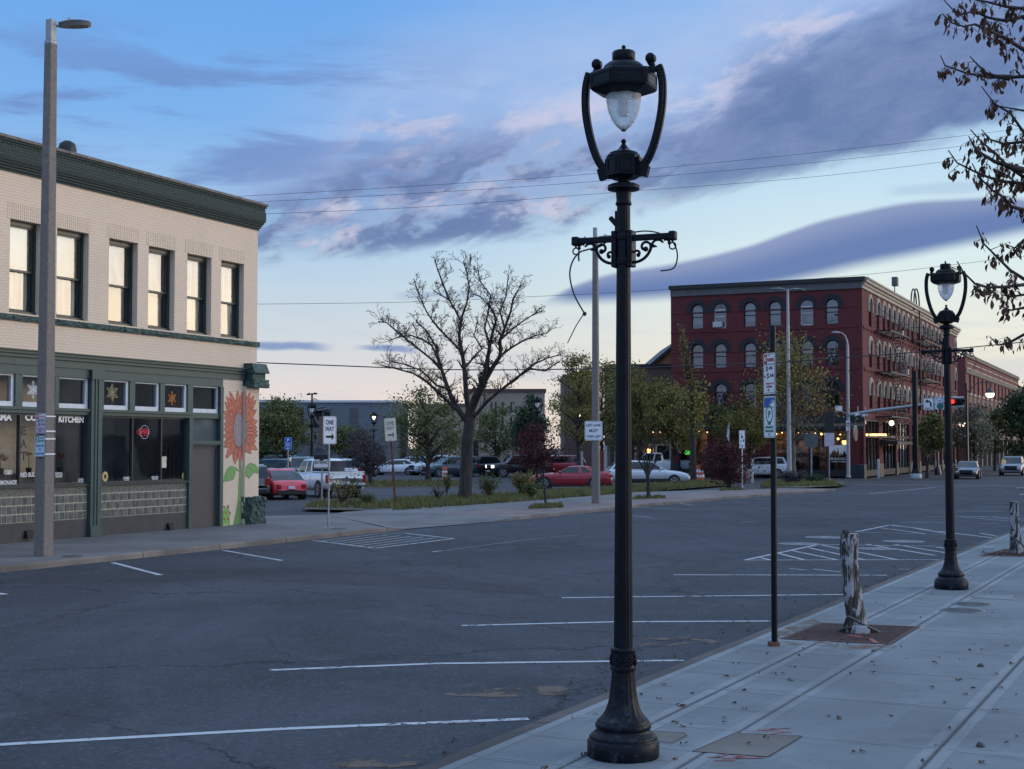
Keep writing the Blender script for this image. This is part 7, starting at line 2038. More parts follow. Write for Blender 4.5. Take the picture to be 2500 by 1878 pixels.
finish(tb, 'bare_tree', 'tall leafless spreading tree with a forked trunk on the grass strip', tuple(b0), 0, K['bark'], K['twig'], K['bud'])
# leafy trees
def put(name, label, u, v, Y, utop, cu0, cu1, vtop, vbot, seed, mat, nleaf, leaf, tr=.16, shape=1.1, bm='bark', gap=.45, group='trees of the car park', clumps=None, z=-.03):
    p = P(u, 1100, Y); cw = (cu1-cu0)/FPX*Y; zt = CAM_H+(1092-vtop)/FPX*Y; zb_ = CAM_H+(1092-vbot)/FPX*Y
    lean = ((cu0+cu1)/2-u)/FPX*Y
    tb = leafy(seed, zt, max(.4, zb_), tr, cw, zt-zb_, nleaf, leaf, lean=(lean, 0), shape=shape, gap=gap, clumps=clumps)
    return finish(tb, name, label, (p.x,p.y,z), 0, K[bm], K['twig'], K[mat], group)
put('leafy_tree','round green tree at the left, between the corner building and the blue parking sign',700,1150,120,0,612,758,978,1112,31,'lf_green',8200,.23,.22,gap=.7)
put('leafy_tree','small dark evergreen bush at the left edge of the car park behind the black crossover',640,1150,128,0,600,700,1060,1118,32,'lf_dark',1800,.32,.12)
put('leafy_tree','olive green tree just left of the big bare trunk',1046,1172,104,0,935,1140,955,1118,33,'lf_green',7200,.19,.20,gap=.75)
put('leafy_tree','low green tree behind the white one way sign',860,1160,132,0,800,905,1040,1120,34,'lf_green',3600,.24,.12)
put('leafy_tree','dark green tree standing before the tan stone building',1290,1165,118,0,1245,1345,955,1100,35,'lf_dark',5200,.22,.18)
put('leafy_tree','olive tree with yellow young leaves left of the ornamental lamp',1412,1165,108,0,1345,1478,862,1092,36,'lf_olive',6800,.17,.20)
put('leafy_tree','olive tree with yellow young leaves right of the ornamental lamp shaft',1560,1165,116,0,1484,1650,888,1090,37,'lf_olive',9000,.18,.20)
put('leafy_tree','thin green tree between the lit shop and the white sign post',1770,1160,118,0,1712,1840,985,1085,38,'lf_green',2600,.26,.14)
put('bare_tree','purple grey budding tree behind the rusty leaning sign',908,1183,93,0,832,942,1040,1152,39,'lf_grey',4200,.12,.14,gap=.6)
put('oak_tree','broad pin oak with yellow green leaves on the kerb island before the cafe',1937,1166,108,0,1782,2088,798,1052,40,'lf_olive',4600,.20,.22,shape=1.8,bm='bark_l',clumps=75,gap=.7)
put('plum_tree','dark plum leaved sapling by the kerb before the deep red SUV',1335,1238,57.5,0,1246,1380,1036,1150,41,'lf_plum',3000,.10,.055,gap=.6)
put('plum_tree','dark red leaved stubby tree by the white sign post near the island',1782,1197,81,0,1700,1838,1068,1178,42,'lf_plum',3000,.14,.16)
put('plum_tree','rusty red bush in the grass beyond the second orange barrel',1745,1176,98,0,1700,1800,1105,1178,43,'lf_red',2000,.15,.08)
SG = 'street trees along the brick blocks'
put('street_tree','small round green street tree beside the thick dark pole',2262,1166,116,0,2236,2312,1012,1110,51,'lf_green',2600,.26,.14,group=SG)
put('street_tree','pale blossoming street tree left of the black saloon',2378,1160,136,0,2316,2432,988,1112,52,'lf_blos',4200,.26,.16,group=SG)
put('street_tree','thin green street tree beyond the blossoming one',2428,1155,150,0,2396,2466,998,1110,53,'lf_green',2600,.28,.14,group=SG)
put('street_tree','dense dark green street tree at the right edge of the picture',2490,1150,150,0,2440,2560,940,1118,54,'lf_dark',5200,.34,.2,group=SG)
put('leafy_tree','wide olive tree spreading behind the LEFT LANE sign',1470,1162,124,0,1380,1560,872,1100,44,'lf_olive',9000,.20,.18,gap=.6)
put('leafy_tree','half leafed yellow green tree behind the silver estate car',1640,1162,112,0,1585,1712,930,1100,45,'lf_olive',5200,.24,.14,gap=.6)
put('leafy_tree','low dull green tree between the big bare trunk and the dark green tree',1215,1162,126,0,1150,1262,985,1112,46,'lf_green',3800,.2,.14,gap=.6)
put('leafy_tree','low bushy olive tree before the lit shop windows',1520,1158,126,0,1470,1600,985,1112,47,'lf_green',4200,.2,.14,gap=.6)
put('leafy_tree','full green tree between the plum tree and the pin oak',1828,1158,114,0,1760,1900,1000,1096,48,'lf_olive',4200,.2,.14,gap=.6)
# tall narrow bare poplar
pb = P(1692,1100,100); tb = TreeB(61)
apex = P(1657,776,100) - Vector((pb.x,pb.y,0)); q1 = P(1690,985,100) - Vector((pb.x,pb.y,0))
stem = [Vector((0,0,0)), Vector((0,0,q1.z*.5)), q1, q1.lerp(apex,.5)+Vector((.15,0,0)), apex]
tb.wood.tube(stem, [.26,.2,.13,.07,.02], 8, caps=False)
for k in range(60):
    u = tb.r.uniform(0,1); a = q1.lerp(apex, u*.85); d = Vector((tb.r.uniform(-.25,.25)-.05, tb.r.uniform(-.25,.25), 1)).normalized(); L_ = lerp(2.6,.9,u)*tb.r.uniform(.6,1.1)
    e = a + d*L_; tb.tw.tube([a, a+d*L_*.5+Vector((tb.r.uniform(-.06,.06),0,0)), e], [.03,.02,.008], 3, caps=False)
    for q in range(16): tb.leaf(a.lerp(e, tb.r.random()) + Vector((tb.r.gauss(0,.12),tb.r.gauss(0,.12),0)), .13, 0, 0)
for k in range(36):
    a = Vector((0,0,q1.z*tb.r.uniform(.55,1))); d = Vector((tb.r.uniform(-.6,.6), tb.r.uniform(-.6,.6), .8)).normalized(); e = a + d*tb.r.uniform(1,2.4); tb.tw.tube([a,e],[.03,.008],3,caps=False)
    for q in range(34): tb.leaf(a.lerp(e, tb.r.uniform(.2,1.1)) + Vector((tb.r.gauss(0,.28),tb.r.gauss(0,.28),tb.r.gauss(0,.28))), .22, 0, 0)
finish(tb, 'poplar_tree', 'tall narrow poplar with a bare spike, before the left end of the red brick block', (pb.x,pb.y,-.03), 0, K['bark'], K['twig'], K['lf_olive'])
# small V-shaped bare sapling
sb = Vector(base(1583,1217,.12)); tb = TreeB(62); s62 = sb.y
def V(u, v, dy=0): return P(u, v, s62+dy) - sb
tb.wood.tube([Vector((0,0,0)), V(1583,1185), V(1581,1160)], [.10,.085,.075], 8, caps=False)
for k, ms in enumerate([[(1581,1165),(1570,1140),(1555,1118),(1538,1100),(1528,1072)],[(1581,1162),(1574,1130),(1568,1105),(1558,1085),(1548,1060)],[(1582,1160),(1586,1130),(1590,1105),(1596,1078),(1600,1055)],[(1582,1165),(1592,1140),(1608,1118),(1624,1100),(1638,1085)],[(1582,1160),(1580,1125),(1578,1095),(1582,1062)]]):
    pts = [V(u, v, (k-2)*.2*j/4) for j, (u, v) in enumerate(ms)]; tb.wood.tube(pts, [lerp(.05,.012,j/(len(pts)-1)) for j in range(len(pts))], 6, caps=False)
    for j in range(1, len(pts)):
        for q in range(2): grow(tb, pts[j-1].lerp(pts[j], tb.r.random()), (pts[j]-pts[j-1]).normalized()+Vector((tb.r.uniform(-.7,.7),tb.r.uniform(-.7,.7),.2)), tb.r.uniform(.4,.8), .013, 2, dict(levels=3, kids=[0,0,2,0], angle=[(0,0),(0,0),(20,50)], len=[(0,0),(0,0),(.4,.7)], wob=.2, twig_from=2, rmin=.006))
finish(tb, 'bare_sapling', 'small bare sapling with upswept branches at the pink kerb, before the silver estate car', tuple(sb), 0, K['bark'], K['twig'], K['bud'])
# foreground tree: trunk just outside the picture on the right, limbs reaching in
FY = 9.6; fb = Vector((FY*.62, FY+.3, SW)); tb = TreeB(63)
def FGp(x, y, dy=0): return P(2250+x*.541, y*.541, FY+dy) - fb
tt = FGp(760, 300); 
tb.wood.tube([Vector((0,0,-.05)), Vector((0,0,.4)), Vector((-.03,0,1.6)), Vector((-.06,0,2.6)), Vector((.0,0,3.4)), Vector((0,.05,5.2)), Vector((.1,0,7.2))], [.19,.15,.135,.13,.11,.08,.03], 10, caps=False)
br = [[(640,-40),(462,40),(380,30),(300,10),(200,-10),(150,-50)],[(640,120),(462,75),(380,95),(300,80),(235,50),(165,70),(100,0)],[(640,300),(462,225),(390,180),(310,140),(240,110),(190,120),(140,105),(92,62)],
      [(700,420),(462,345),(400,350),(300,350),(200,330),(105,295),(85,250)],[(400,352),(330,345),(290,330),(260,300),(218,255)],[(700,640),(462,600),(400,510),(330,470),(270,390)],[(700,560),(462,500),(350,480)],
      [(720,700),(462,640),(370,650),(310,630),(270,585)],[(720,820),(462,800),(400,760),(330,690),(270,640),(220,585)],[(462,770),(330,730),(250,680),(212,615)],[(720,900),(462,830),(370,820),(300,800),(230,770),(160,735),(120,678)],
      [(720,960),(462,950),(400,930),(370,890),(320,860),(260,800),(228,738)],[(740,1300),(462,1260),(400,1220),(340,1160),(280,1100),(247,1018)],[(740,1340),(462,1285),(380,1295),(300,1298),(240,1280),(190,1230),(160,1180)],
      [(740,1400),(462,1330),(400,1340),(360,1330)],[(740,1420),(462,1390),(400,1400),(350,1380)],[(740,1180),(462,1080),(420,1120),(375,1100)],[(760,1560),(462,1510),(390,1550),(345,1558),(308,1520)]]
for k, ms in enumerate(br):
    dy = tb.r.uniform(-.5,.5); pts = [FGp(x, y, dy*min(1,(640-x)/400.0)) for x, y in ms]
    j0 = Vector((0, 0, max(2.2, min(7.0, pts[0].z - .35))))
    full = ([j0] if ms[0][0] > 600 else []) + pts
    rad = [lerp(.023, .0035, (q/(len(full)-1))**.6) for q in range(len(full))]
    tb.wood.tube(full, rad, 6, caps=False)
    for q in range(1, len(pts)):
        if ms[q][0] > 600: continue
        seg = (pts[q]-pts[q-1]).length; tip = q >= len(pts)-1
        nclu = max(1, int(seg/.055)) if not tip else 1
        for c in range(nclu):
            a = pts[q-1].lerp(pts[q], tb.r.uniform(.0,1.0 if not tip else .6))
            e = a + Vector((tb.r.gauss(0,.03), tb.r.gauss(0,.06), tb.r.uniform(-.05,.05)))
            tb.tw.tube([a, e], [.0035,.002], 3, caps=False)
            for l in range(tb.r.randint(6,12)):
                d = Vector((tb.r.gauss(0,.30), tb.r.gauss(0,.30), -1 + tb.r.uniform(-.1,.3))).normalized(); o = e + Vector((tb.r.gauss(0,.022), tb.r.gauss(0,.03), tb.r.gauss(0,.02)))
                st_ = tb.r.uniform(.012,.035); tb.tw.tube([e, o + d*st_], [.0016,.0010], 3, caps=False); o = o + d*st_
                s_ = tb.r.choice([.028,.04,.05,.062])*tb.r.uniform(.8,1.2); x = d.cross(Vector((tb.r.uniform(-1,1),tb.r.uniform(-1,1),.2))).normalized(); nrm = d.cross(x)
                w_ = tb.r.uniform(.14,.30); fold = nrm*s_*tb.r.uniform(.05,.2); cur = nrm*s_*tb.r.uniform(-.25,.25)
                tb.lf.m = 0
                tb.lf.add([tuple(o), tuple(o+d*s_*.22+x*s_*w_*.8+fold), tuple(o+d*s_*.5+x*s_*w_+fold), tuple(o+d*s_*.78+x*s_*w_*.55+fold*.6+cur*.5), tuple(o+d*s_+cur), tuple(o+d*s_*.74-x*s_*w_*.6+fold*.6+cur*.5), tuple(o+d*s_*.46-x*s_*w_*1.05+fold), tuple(o+d*s_*.2-x*s_*w_*.7+fold)], [(0,1,2,3,4),(0,4,5,6,7)], False)
finish(tb, 'maple_tree', 'near tree on the right whose twigs of drooping brown young leaves hang into the picture', tuple(fb), 0, K['bark'], K['twig'], K['lf_fore'])
# shrubs
def shrub(label, u0, u1, v0, v1, seed, mat, nleaf, leaf, stems=14, name='shrub', z=.05, cat='shrub'):
    uc = (u0+u1)/2; p = G(uc, v1, z); Y = p.y; w_ = (u1-u0)/FPX*Y; h = (v1-v0)/FPX*Y; tb = TreeB(seed); r = tb.r
    for k in range(stems):
        a = r.uniform(0,6.28); e = Vector((math.cos(a)*w_*.5*r.uniform(.2,1), math.sin(a)*w_*.35*r.uniform(.2,1), h*r.uniform(.55,1))); m_ = e*.5 + Vector((0,0,h*.12))
        tb.wood.tube([Vector((0,0,-.03)), m_, e], [.022,.014,.005], 4, caps=False)
        for q in range(4): f = m_.lerp(e, r.random()); tb.wood.tube([f, f + Vector((r.gauss(0,.12),r.gauss(0,.12),r.uniform(.05,.25)))*max(.6,h)], [.009,.003], 3, caps=False)
        for q in range(nleaf//stems): f = (m_*r.uniform(.7,1)).lerp(e, r.uniform(.0,1.1)); tb.leaf(f + Vector((r.gauss(0,.10),r.gauss(0,.10),r.gauss(0,.10)))*w_*.6, leaf, 0, 0)
    t = thing(name, label, cat, (p.x,p.y,z-.02), 0, 'shrubs of the grass strip')
    tb.wood.build('stems', K['twig'], t)
    if tb.lf.v: tb.lf.build('foliage', K[mat], t)
shrub('half dry shrub at the car park entrance, left of the rusty leaning post', 780, 890, 1165, 1236, 71, 'lf_olive', 420, .09, 22)
shrub('low green shrub at the foot of the half dry one', 868, 925, 1200, 1236, 76, 'lf_green', 500, .08, 12)
shrub('dead leafless shrub left of the big bare trunk', 1040, 1092, 1188, 1228, 72, 'lf_olive', 0, .08, 20, name='dead_shrub')
shrub('dark leafy clump hanging beside the orange barrel', 1076, 1106, 1160, 1204, 77, 'lf_green', 420, .09, 8)
shrub('loose green shrub just right of the big bare trunk', 1160, 1232, 1160, 1220, 73, 'lf_green', 700, .10, 16)
shrub('dense yellow green shrub before the nose of the red coupe', 1238, 1308, 1152, 1216, 74, 'lf_olive', 1500, .10, 18)
shrub('dark low shrub at the foot of the plum sapling', 1268, 1330, 1180, 1222, 78, 'lf_green', 900, .09, 14)
shrub('brown heather mound on the kerb island', 1898, 1975, 1152, 1184, 75, 'lf_grey', 1300, .12, 26)
shrub('dark green mound beside the brown heather on the island', 1960, 2016, 1160, 1182, 79, 'lf_dark', 1100, .12, 18)
# grass: tufts in strips (nobody could count the blades)
K['grass_m'] = leafmat('dry green grass', ((.070,.080,.026),(.15,.150,.055),(.29,.26,.12)))
gm = MB(); gr_ = random.Random(99)
def tuft(p, h):
    for k in range(5):
        a = gr_.uniform(0,6.28); d = Vector((math.cos(a), math.sin(a), 0)); q = Vector((-d.y,d.x,0))*.018; hh = h*gr_.uniform(.5,1.2); tip = p + d*hh*gr_.uniform(.1,.6) + Vector((0,0,hh))
        gm.add([tuple(p+d*.03-q*1.4), tuple(p+d*.03+q*1.4), tuple(tip)], [(0,1,2)], False)
def grassquad(uv, n, h0, h1, z=.1):
    A, B, C, D = [G(u, v, z) for u, v in uv]
    for k in range(n):
        s_, t_ = gr_.random(), gr_.random(); p = A.lerp(B, s_).lerp(D.lerp(C, s_), t_); tuft(p, gr_.uniform(h0,h1))
grassquad([(740,1242),(975,1246),(975,1228),(780,1228)], 900, .08, .30, .05)
grassquad([(960,1248),(1300,1224),(1300,1206),(960,1222)], 2600, .08, .28, .10)
grassquad([(1300,1224),(1520,1206),(1520,1192),(1300,1204)], 2400, .08, .30, .10)
grassquad([(1520,1206),(1780,1184),(1770,1172),(1520,1190)], 2200, .08, .30, .10)
grassquad([(880,1190),(1140,1188),(1140,1176),(880,1176)], 1200, .10, .30, .0)
grassquad([(1855,1190),(2052,1186),(2030,1172),(1870,1178)], 1800, .06, .26, .13)
grassquad([(1290,1243),(1375,1240),(1370,1232),(1300,1235)], 400, .05, .16, .13)
grassquad([(1545,1220),(1625,1217),(1620,1212),(1550,1214)], 260, .05, .16, .13)
grassquad([(1755,1199),(1815,1196),(1812,1191),(1760,1193)], 260, .05, .16, .13)
tag(gm.build('grass', K['grass_m']), 'dry green grass along the far pavement and on the island', 'grass', kind='stuff')
K['soil'] = flat('bare earth under the grass', (.085,.075,.045), .95, .35, 2, .4, 20)
for uv, z in (([(736,1243),(965,1249),(1300,1225),(1520,1207),(1785,1185),(1772,1170),(1520,1190),(1300,1203),(975,1222),(790,1226)], .115), ([(850,1192),(2056,1188),(2062,1182),(2030,1171),(1870,1176)], .0)):
    pass
m = MB(); pts = [G(u,v,.10) for u,v in ((736,1243),(962,1247.5),(1300,1223),(1520,1205),(1785,1184),(1772,1171),(1520,1190),(1300,1204),(975,1222),(785,1227))]; m.poly([(p.x,p.y,.10) for p in pts]); struct(m.build('soil', K['soil']))
m = MB(); pts = [G(u,v,.14) for u,v in ((1850,1190),(1960,1191),(2048,1186),(2066,1181),(2035,1172),(1870,1176))]; m.poly([(p.x,p.y,.145) for p in pts]); struct(m.build('soil', K['soil']))
m = MB(); pts = [G(u,v) for u,v in ((880,1191),(1142,1189),(1142,1176),(880,1177))]; m.poly([(p.x,p.y,.006) for p in pts]); struct(m.build('soil', K['soil']))
ek = [G(738,1245), G(820,1249), G(905,1250), G(975,1248)]
path_kerb(ek, .12, .18, 'kerb', K['kerb_dark'])

# ================================================================== poles, signs, signals
def local(p, o, rz):
    q = Vector(p) - Vector(o); c, s = math.cos(-rz), math.sin(-rz); return Vector((q.x*c - q.y*s, q.x*s + q.y*c, q.z))
def led_head(name, t, x0, z0, L_, mat, sgn=1, yaw=0.0, tilt=0.12):
    """flat led street light head on a short arm, along local x"""
    m = MB(Matrix.Translation((x0,0,z0)) @ Matrix.Rotation(yaw,4,'Z') @ Matrix.Rotation(-tilt*sgn,4,'Y')); s = sgn
    m.tube([(0,0,0),(s*L_*.16,0,0)], .03, 8)
    o = [(.13,.05),(.20,.07),(.32,.13),(.50,.165),(.72,.17),(.88,.14),(.97,.08),(1.0,.0)]
    top = [(s*u*L_, w_) for u, w_ in o] + [(s*u*L_, -w_) for u, w_ in reversed(o[:-1])]
    n = len(top); hz = lambda x: .045 + .035*math.sin(math.pi*min(1,abs(x)/L_))
    vs = [(x, y, hz(x)) for x, y in top] + [(x, y, -.035) for x, y in top] + [(x*.98, y*.6, hz(x)+.03) for x, y in top]
    m.add(vs, [(i, (i+1) % n, n+(i+1) % n, n+i) for i in range(n)] + [tuple(range(n, 2*n))] + [(i, (i+1) % n, 2*n+(i+1) % n, 2*n+i) for i in range(n)] + [tuple(range(2*n, 3*n))], True)
    m.lathe([(.035,.06),(.04,.15),(.03,.17)], 10, c=(s*L_*.42,0)); m.m = 1
    m.box(min(s*L_*.45,s*L_*.9), -.09, -.045, max(s*L_*.45,s*L_*.9), .09, -.034)
    return m.build(name, [mat, K['sign_back']], t)
def conc_pole(label, u, v, vtop, s0, s1, head, group='square concrete light poles'):
    p = G(u, v, SW); H = P(u, vtop, p.y).z - SW; t = thing('light_pole', label, 'light pole', (p.x,p.y,SW), math.pi/2-R(head), group)
    m = MB(); ch = .12
    def ring(a, z): c = a*ch; return [(-a+c,-a,z),(a-c,-a,z),(a,-a+c,z),(a,a-c,z),(a-c,a,z),(-a+c,a,z),(-a,a-c,z),(-a,-a+c,z)]
    zs = [0, H*.25, H*.5, H*.75, H-.55]; vs = []; 
    for z in zs: vs += ring(lerp(s0, s1, z/H), z)
    m.add(vs, [(k*8+i, k*8+(i+1) % 8, (k+1)*8+(i+1) % 8, (k+1)*8+i) for k in range(len(zs)-1) for i in range(8)] + [tuple(range(len(vs)-8, len(vs)))], False)
    m.build('shaft', K['concrete_pole'], t)
    m = MB(); m.bbox(-s1*1.02,-s1*1.02,H-.56,s1*1.02,s1*1.02,H-.48,.01); m.bbox(-s1*.86,-s1*.86,H-.48,s1*.86,s1*.86,H,.015); m.build('cap', K['galv_dull'], t)
    return t, H
cp1, H1 = conc_pole('square concrete light pole standing before the painted corner building', 106, 1357, 48, .155, .098, 25.6)
K['lamp_grey'] = flat('pale grey lamp housing', (.30,.33,.33), .5, .1, 6)
led_head('luminaire', cp1, .09, H1-.12, .80, K['lamp_grey'], 1, R(-78)+R(25.6)-R(0), .10)
cp2, H2 = conc_pole('square concrete light pole across the street carrying the left lane sign', 1455, 1229, 556, .155, .098, 20)
led_head('luminaire', cp2, .08, H2-.45, 1.0, K['lamp_grey'], 1, R(-60), .06); led_head('luminaire', cp2, -.08, H2-.55, 1.0, K['lamp_grey'], -1, R(-60), -.04)
def plate(t, name, x, y, z, w_, h, rot, draw, r=.035, th=.004, backmat=None, border=None, lift=.0, tilt=0.0, label=None, face='sign_white', bx=.012):
    """a sign panel with rounded corners; draw(place) adds the legend. rot turns the face (local) about z"""
    M = Matrix.Translation((x,y,z)) @ Matrix.Rotation(rot,4,'Z') @ Matrix.Rotation(tilt,4,'Y')
    def outline(w_, h, r):
        o = []
        for cx, cz, a0 in ((w_/2-r,h/2-r,0),(-w_/2+r,h/2-r,90),(-w_/2+r,-h/2+r,180),(w_/2-r,-h/2+r,270)):
            for k in range(5): a = R(a0+22.5*k); o.append((cx+r*math.cos(a), cz+r*math.sin(a)))
        return o
    o = outline(w_, h, r); m = MB(M); n = len(o)
    m.poly([(a,-th,b) for a, b in o]); m.m = 1; m.poly([(a,0,b) for a, b in reversed(o)]); m.add([(a,-th,b) for a,b in o]+[(a,0,b) for a,b in o], [(i,(i+1) % n,n+(i+1) % n,n+i) for i in range(n)], False)
    p_ = m.build(name, [K[face], K['sign_back']], t)
    if label: p_['label'] = label
    l = MB(M); mats = [K['sign_black'], K['sign_red'], K['sign_green'], K['sign_blue'], K['sign_white'], K['faded']]
    class D:
        def text(s, txt, cx, cz, w1, h1, mi=0, bold=.02): l.m = mi; l.text(txt, Matrix.Translation((cx*w_,-th-.0035,cz*h)) @ Matrix.Rotation(math.pi/2,4,'X'), width=w1*w_, height=h1*h, depth=.002, bold=bold)
        def rect(s, x0, z0, x1, z1, mi=0, d=.0022): l.m = mi; l.box(x0*w_,-th-d,z0*h,x1*w_,-th-.0005,z1*h)
        def poly(s, pts, mi=0, d=.003): l.m = mi; l.poly([(a*w_,-th-d,b*h) for a, b in pts])
        def frame(s, inset, wd, mi=0):
            a = outline(w_-2*inset, h-2*inset, max(.008,r-inset)); b = outline(w_-2*inset-2*wd, h-2*inset-2*wd, max(.006,r-inset-wd)); l.m = mi; n = len(a)
            l.add([(q[0],-th-.0018,q[1]) for q in a]+[(q[0],-th-.0018,q[1]) for q in b], [(i,(i+1) % n,n+(i+1) % n,n+i) for i in range(n)], False)
        def ring(s, cx, cz, r0, r1, mi=0, n=28, asp=1.0):
            l.m = mi; l.add([(cx*w_+rr*math.cos(2*math.pi*k/n),-th-.003,cz*h+rr*asp*math.sin(2*math.pi*k/n)) for rr in (r0,r1) for k in range(n)], [(k,(k+1) % n,n+(k+1) % n,n+k) for k in range(n)], False)
        def arrow(s, cx, cz, L_, wd, hd, mi=0): s.poly([(cx-L_/2,cz-wd/2),(cx+L_/2-hd*.75,cz-wd/2),(cx+L_/2-hd*.75,cz-hd/2*1.2),(cx+L_/2,cz),(cx+L_/2-hd*.75,cz+hd/2*1.2),(cx+L_/2-hd*.75,cz+wd/2),(cx-L_/2,cz+wd/2)], mi)
    draw(D())
    if l.v: l.build('legend', mats, p_)
    return p_
K['faded'] = flat('sun faded black', (.20,.20,.18), .7, .4, 12); K['sign_cream'] = flat('yellowed sign sheeting', (.66,.64,.52), .5, .12, 5); K['sign_pink'] = flat('pinkish faded sign sheeting', (.50,.44,.50), .5, .1, 4); K['sign_mint'] = flat('pale mint sign sheeting', (.48,.62,.66), .5, .06, 4)
def d_nopark(D):
    D.frame(.012,.006,0); D.rect(-.46,.24,.46,.47,4,.0012); D.rect(-.45,.25,-.16,.46,1); D.text('NO',-.31,.36,.22,.12,4); D.text('PARKING',.15,.335,.54,.085,1); D.poly([(-.06,.435),(.04,.462),(.04,.408)],0); D.rect(-.46,.222,.46,.236,0)
    D.text('3',-.20,.125,.17,.125,0); D.text('A.M.',.14,.14,.34,.075,0); D.text('TO',-.35,-.065,.12,.05,1); D.text('5',-.10,-.05,.17,.125,0); D.text('A.M.',.23,-.045,.34,.075,0)
    D.text('SUBJECT TO',.05,-.245,.66,.045,1); D.text('IMPOUND',.03,-.315,.48,.045,1); D.poly([(-.16,-.40),(.0,-.365),(.0,-.435)],0)
def d_2hr(D):
    D.frame(.012,.005,2); D.poly([(-.44,.46),(.44,.46),(.44,.40),(.10,.32),(-.06,.30),(-.2,.245),(-.44,.245)],3); D.poly([(-.44,.46),(-.2,.46),(-.44,.33)],2,.0034); D.poly([(.05,.345),(.35,.40),(.30,.42),(.20,.385)],4,.0036); D.rect(-.46,.228,.46,.238,2)
    D.ring(0,.07,.072,.088,2,28,1.25); D.text('P',.01,.07,.20,.16,2); D.text('2HR',0,-.155,.30,.062,2); D.text('PARKING',0,-.245,.66,.060,2); D.text('9AM-6PM',0,-.335,.70,.060,2); D.poly([(-.14,-.415),(.02,-.385),(.02,-.445)],2)
# nearest sign post
sp0 = G(1891, 1577, SW)
t = thing('parking_sign', 'dark green post with two stacked parking plates standing near the kerb', 'parking sign', (sp0.x,sp0.y,SW), 0); t.rotation_euler = (0, R(.12), 0)
hp = P(1886, 794, sp0.y).z - SW
K['post_green'] = flat('dark green powder coated post', (.004,.006,.007), .45, .2, 8, .05, spec=.15)
m = MB(); m.lathe([(.036,0),(.036,hp-.02),(.028,hp-.004),(.012,hp)], 20); m.build('post', K['post_green'], t)
m = MB(); m.bbox(-.075,-.055,-.005,.055,.055,.05,.008); m.build('base', K['rust'], t)
rot = R(-63)
for (va, vb, nm, dr, mt, fc, lb) in ((863,963,'sign_plate',d_nopark,None,'sign_white','white NO PARKING plate with red heading'),(968,1069,'sign_plate',d_2hr,None,'sign_white','white and green two hour parking plate')):
    z1 = P(1878,va,sp0.y).z-SW; z0 = P(1878,vb,sp0.y).z-SW
    pp = plate(t, nm, -.048, -.036, (z0+z1)/2, .30, (z1-z0), -R(73), dr, .03, label=lb)
# plates strapped to the near concrete pole
def strapped(u0, u1, va, vb, draw, label, pole, face, off):
    p = G(106,1357,SW); Y = p.y-.20; a = P(u0, va, Y); b = P(u1, vb, Y)
    t = thing('sign', label, 'sign', ((a.x+b.x)/2, Y, b.z), 0, 'plates strapped to the near concrete pole')
    plate(t, 'plate', 0, 0, (a.z-b.z)/2, (b.x-a.x)*1.06, a.z-b.z, R(-10), draw, .02, face=face)
    for zz_ in (.12, .85):
        m = MB(); z = (a.z-b.z)*zz_; q = Vector((p.x,p.y,b.z+z)) - Vector(t.location)
        m.M = Matrix.Translation((q.x,q.y,q.z)) @ Matrix.Rotation(math.pi/2-R(25.6),4,'Z'); s_ = .149
        for (x0,y0,x1,y1) in ((-s_,-s_-.004,s_,-s_),(-s_,s_,s_,s_+.004),(-s_-.004,-s_,-s_,s_),(s_,-s_,s_+.004,s_)): m.box(x0,y0,-.015,x1,y1,.015)
        m.build('strap', K['sign_white'], t)
    return t
strapped(86.5,112.5,1009,1059,d_nopark,'pinkish faded NO PARKING plate, upper of two on the near concrete pole',None,'sign_pink',0)
def d_2hour(D):
    D.frame(.008,.004,2); D.rect(-.46,.18,-.12,.46,2); D.text('2',-.29,.32,.22,.20,4); D.text('HOUR',.18,.39,.40,.07,2); D.text('PARKING',.18,.25,.54,.075,2); D.text('8:00 AM',0,.02,.78,.10,3); D.text('TO',0,-.16,.28,.09,3); D.text('6:00 PM',0,-.35,.78,.10,3)
strapped(86,109.5,1064,1115,d_2hour,'pale blue two hour parking plate, lower of two on the concrete pole',None,'sign_mint',0)
def sign_post(label, u, v, utop, vtop, prad, mat, z=SW, cat='road sign', group=None, name='road_sign', square=False):
    p = G(u, v, z); t = thing(name, label, cat, (p.x,p.y,z), 0, group); tp = P(utop, vtop, p.y) - p
    m = MB()
    if square: m.bar((0,0,-.02), tuple(tp), prad*2, prad*2)
    else: m.tube([(0,0,-.02), tuple(tp)], prad, 10)
    m.build('post', K[mat], t); return t, p, tp
def at_px(t, p, u0, u1, va, vb, dY=0.0):
    a = P(u0, va, p.y+dY) - p; b = P(u1, vb, p.y+dY) - p; return (a.x+b.x)/2, dY, (a.z+b.z)/2, abs(b.x-a.x), abs(a.z-b.z)
def d_oneway(mi=0):
    def f(D): D.frame(.016,.008,mi); D.text('ONE',.0,.285,.60,.175,mi); D.text('WAY',.0,.05,.68,.175,mi); D.arrow(.02,-.235,.62,.085,.24,mi)
    return f
t, p, tp = sign_post('white one way sign on a slim steel post at the end of the left pavement', 801.7, 1288.6, 803.5, 1017, .028, 'galv')
x, y, z, w_, h = at_px(t, p, 790, 820, 1016.5, 1084.5, -.06); plate(t, 'sign_plate', x, y, z, w_*1.12, h, R(26), d_oneway(), .045)
x, y, z, w2, h2 = at_px(t, p, 780.8, 792, 1016.5, 1084.5, .02); plate(t, 'sign_plate', x, y+.1, z, .52, h2, R(-58), lambda D: None, .045, face='sign_back', label='second plate turned almost edge on')
m = MB(); m.box(-.16,-.10,-.0,.16,.10,.012); m.build('base_plate', K['galv_dull'], t)
t, p, tp = sign_post('yellowed faded one way sign on a rusty leaning post', 965.6, 1241, 951.5, 1024, .042, 'rust', .05, square=True)
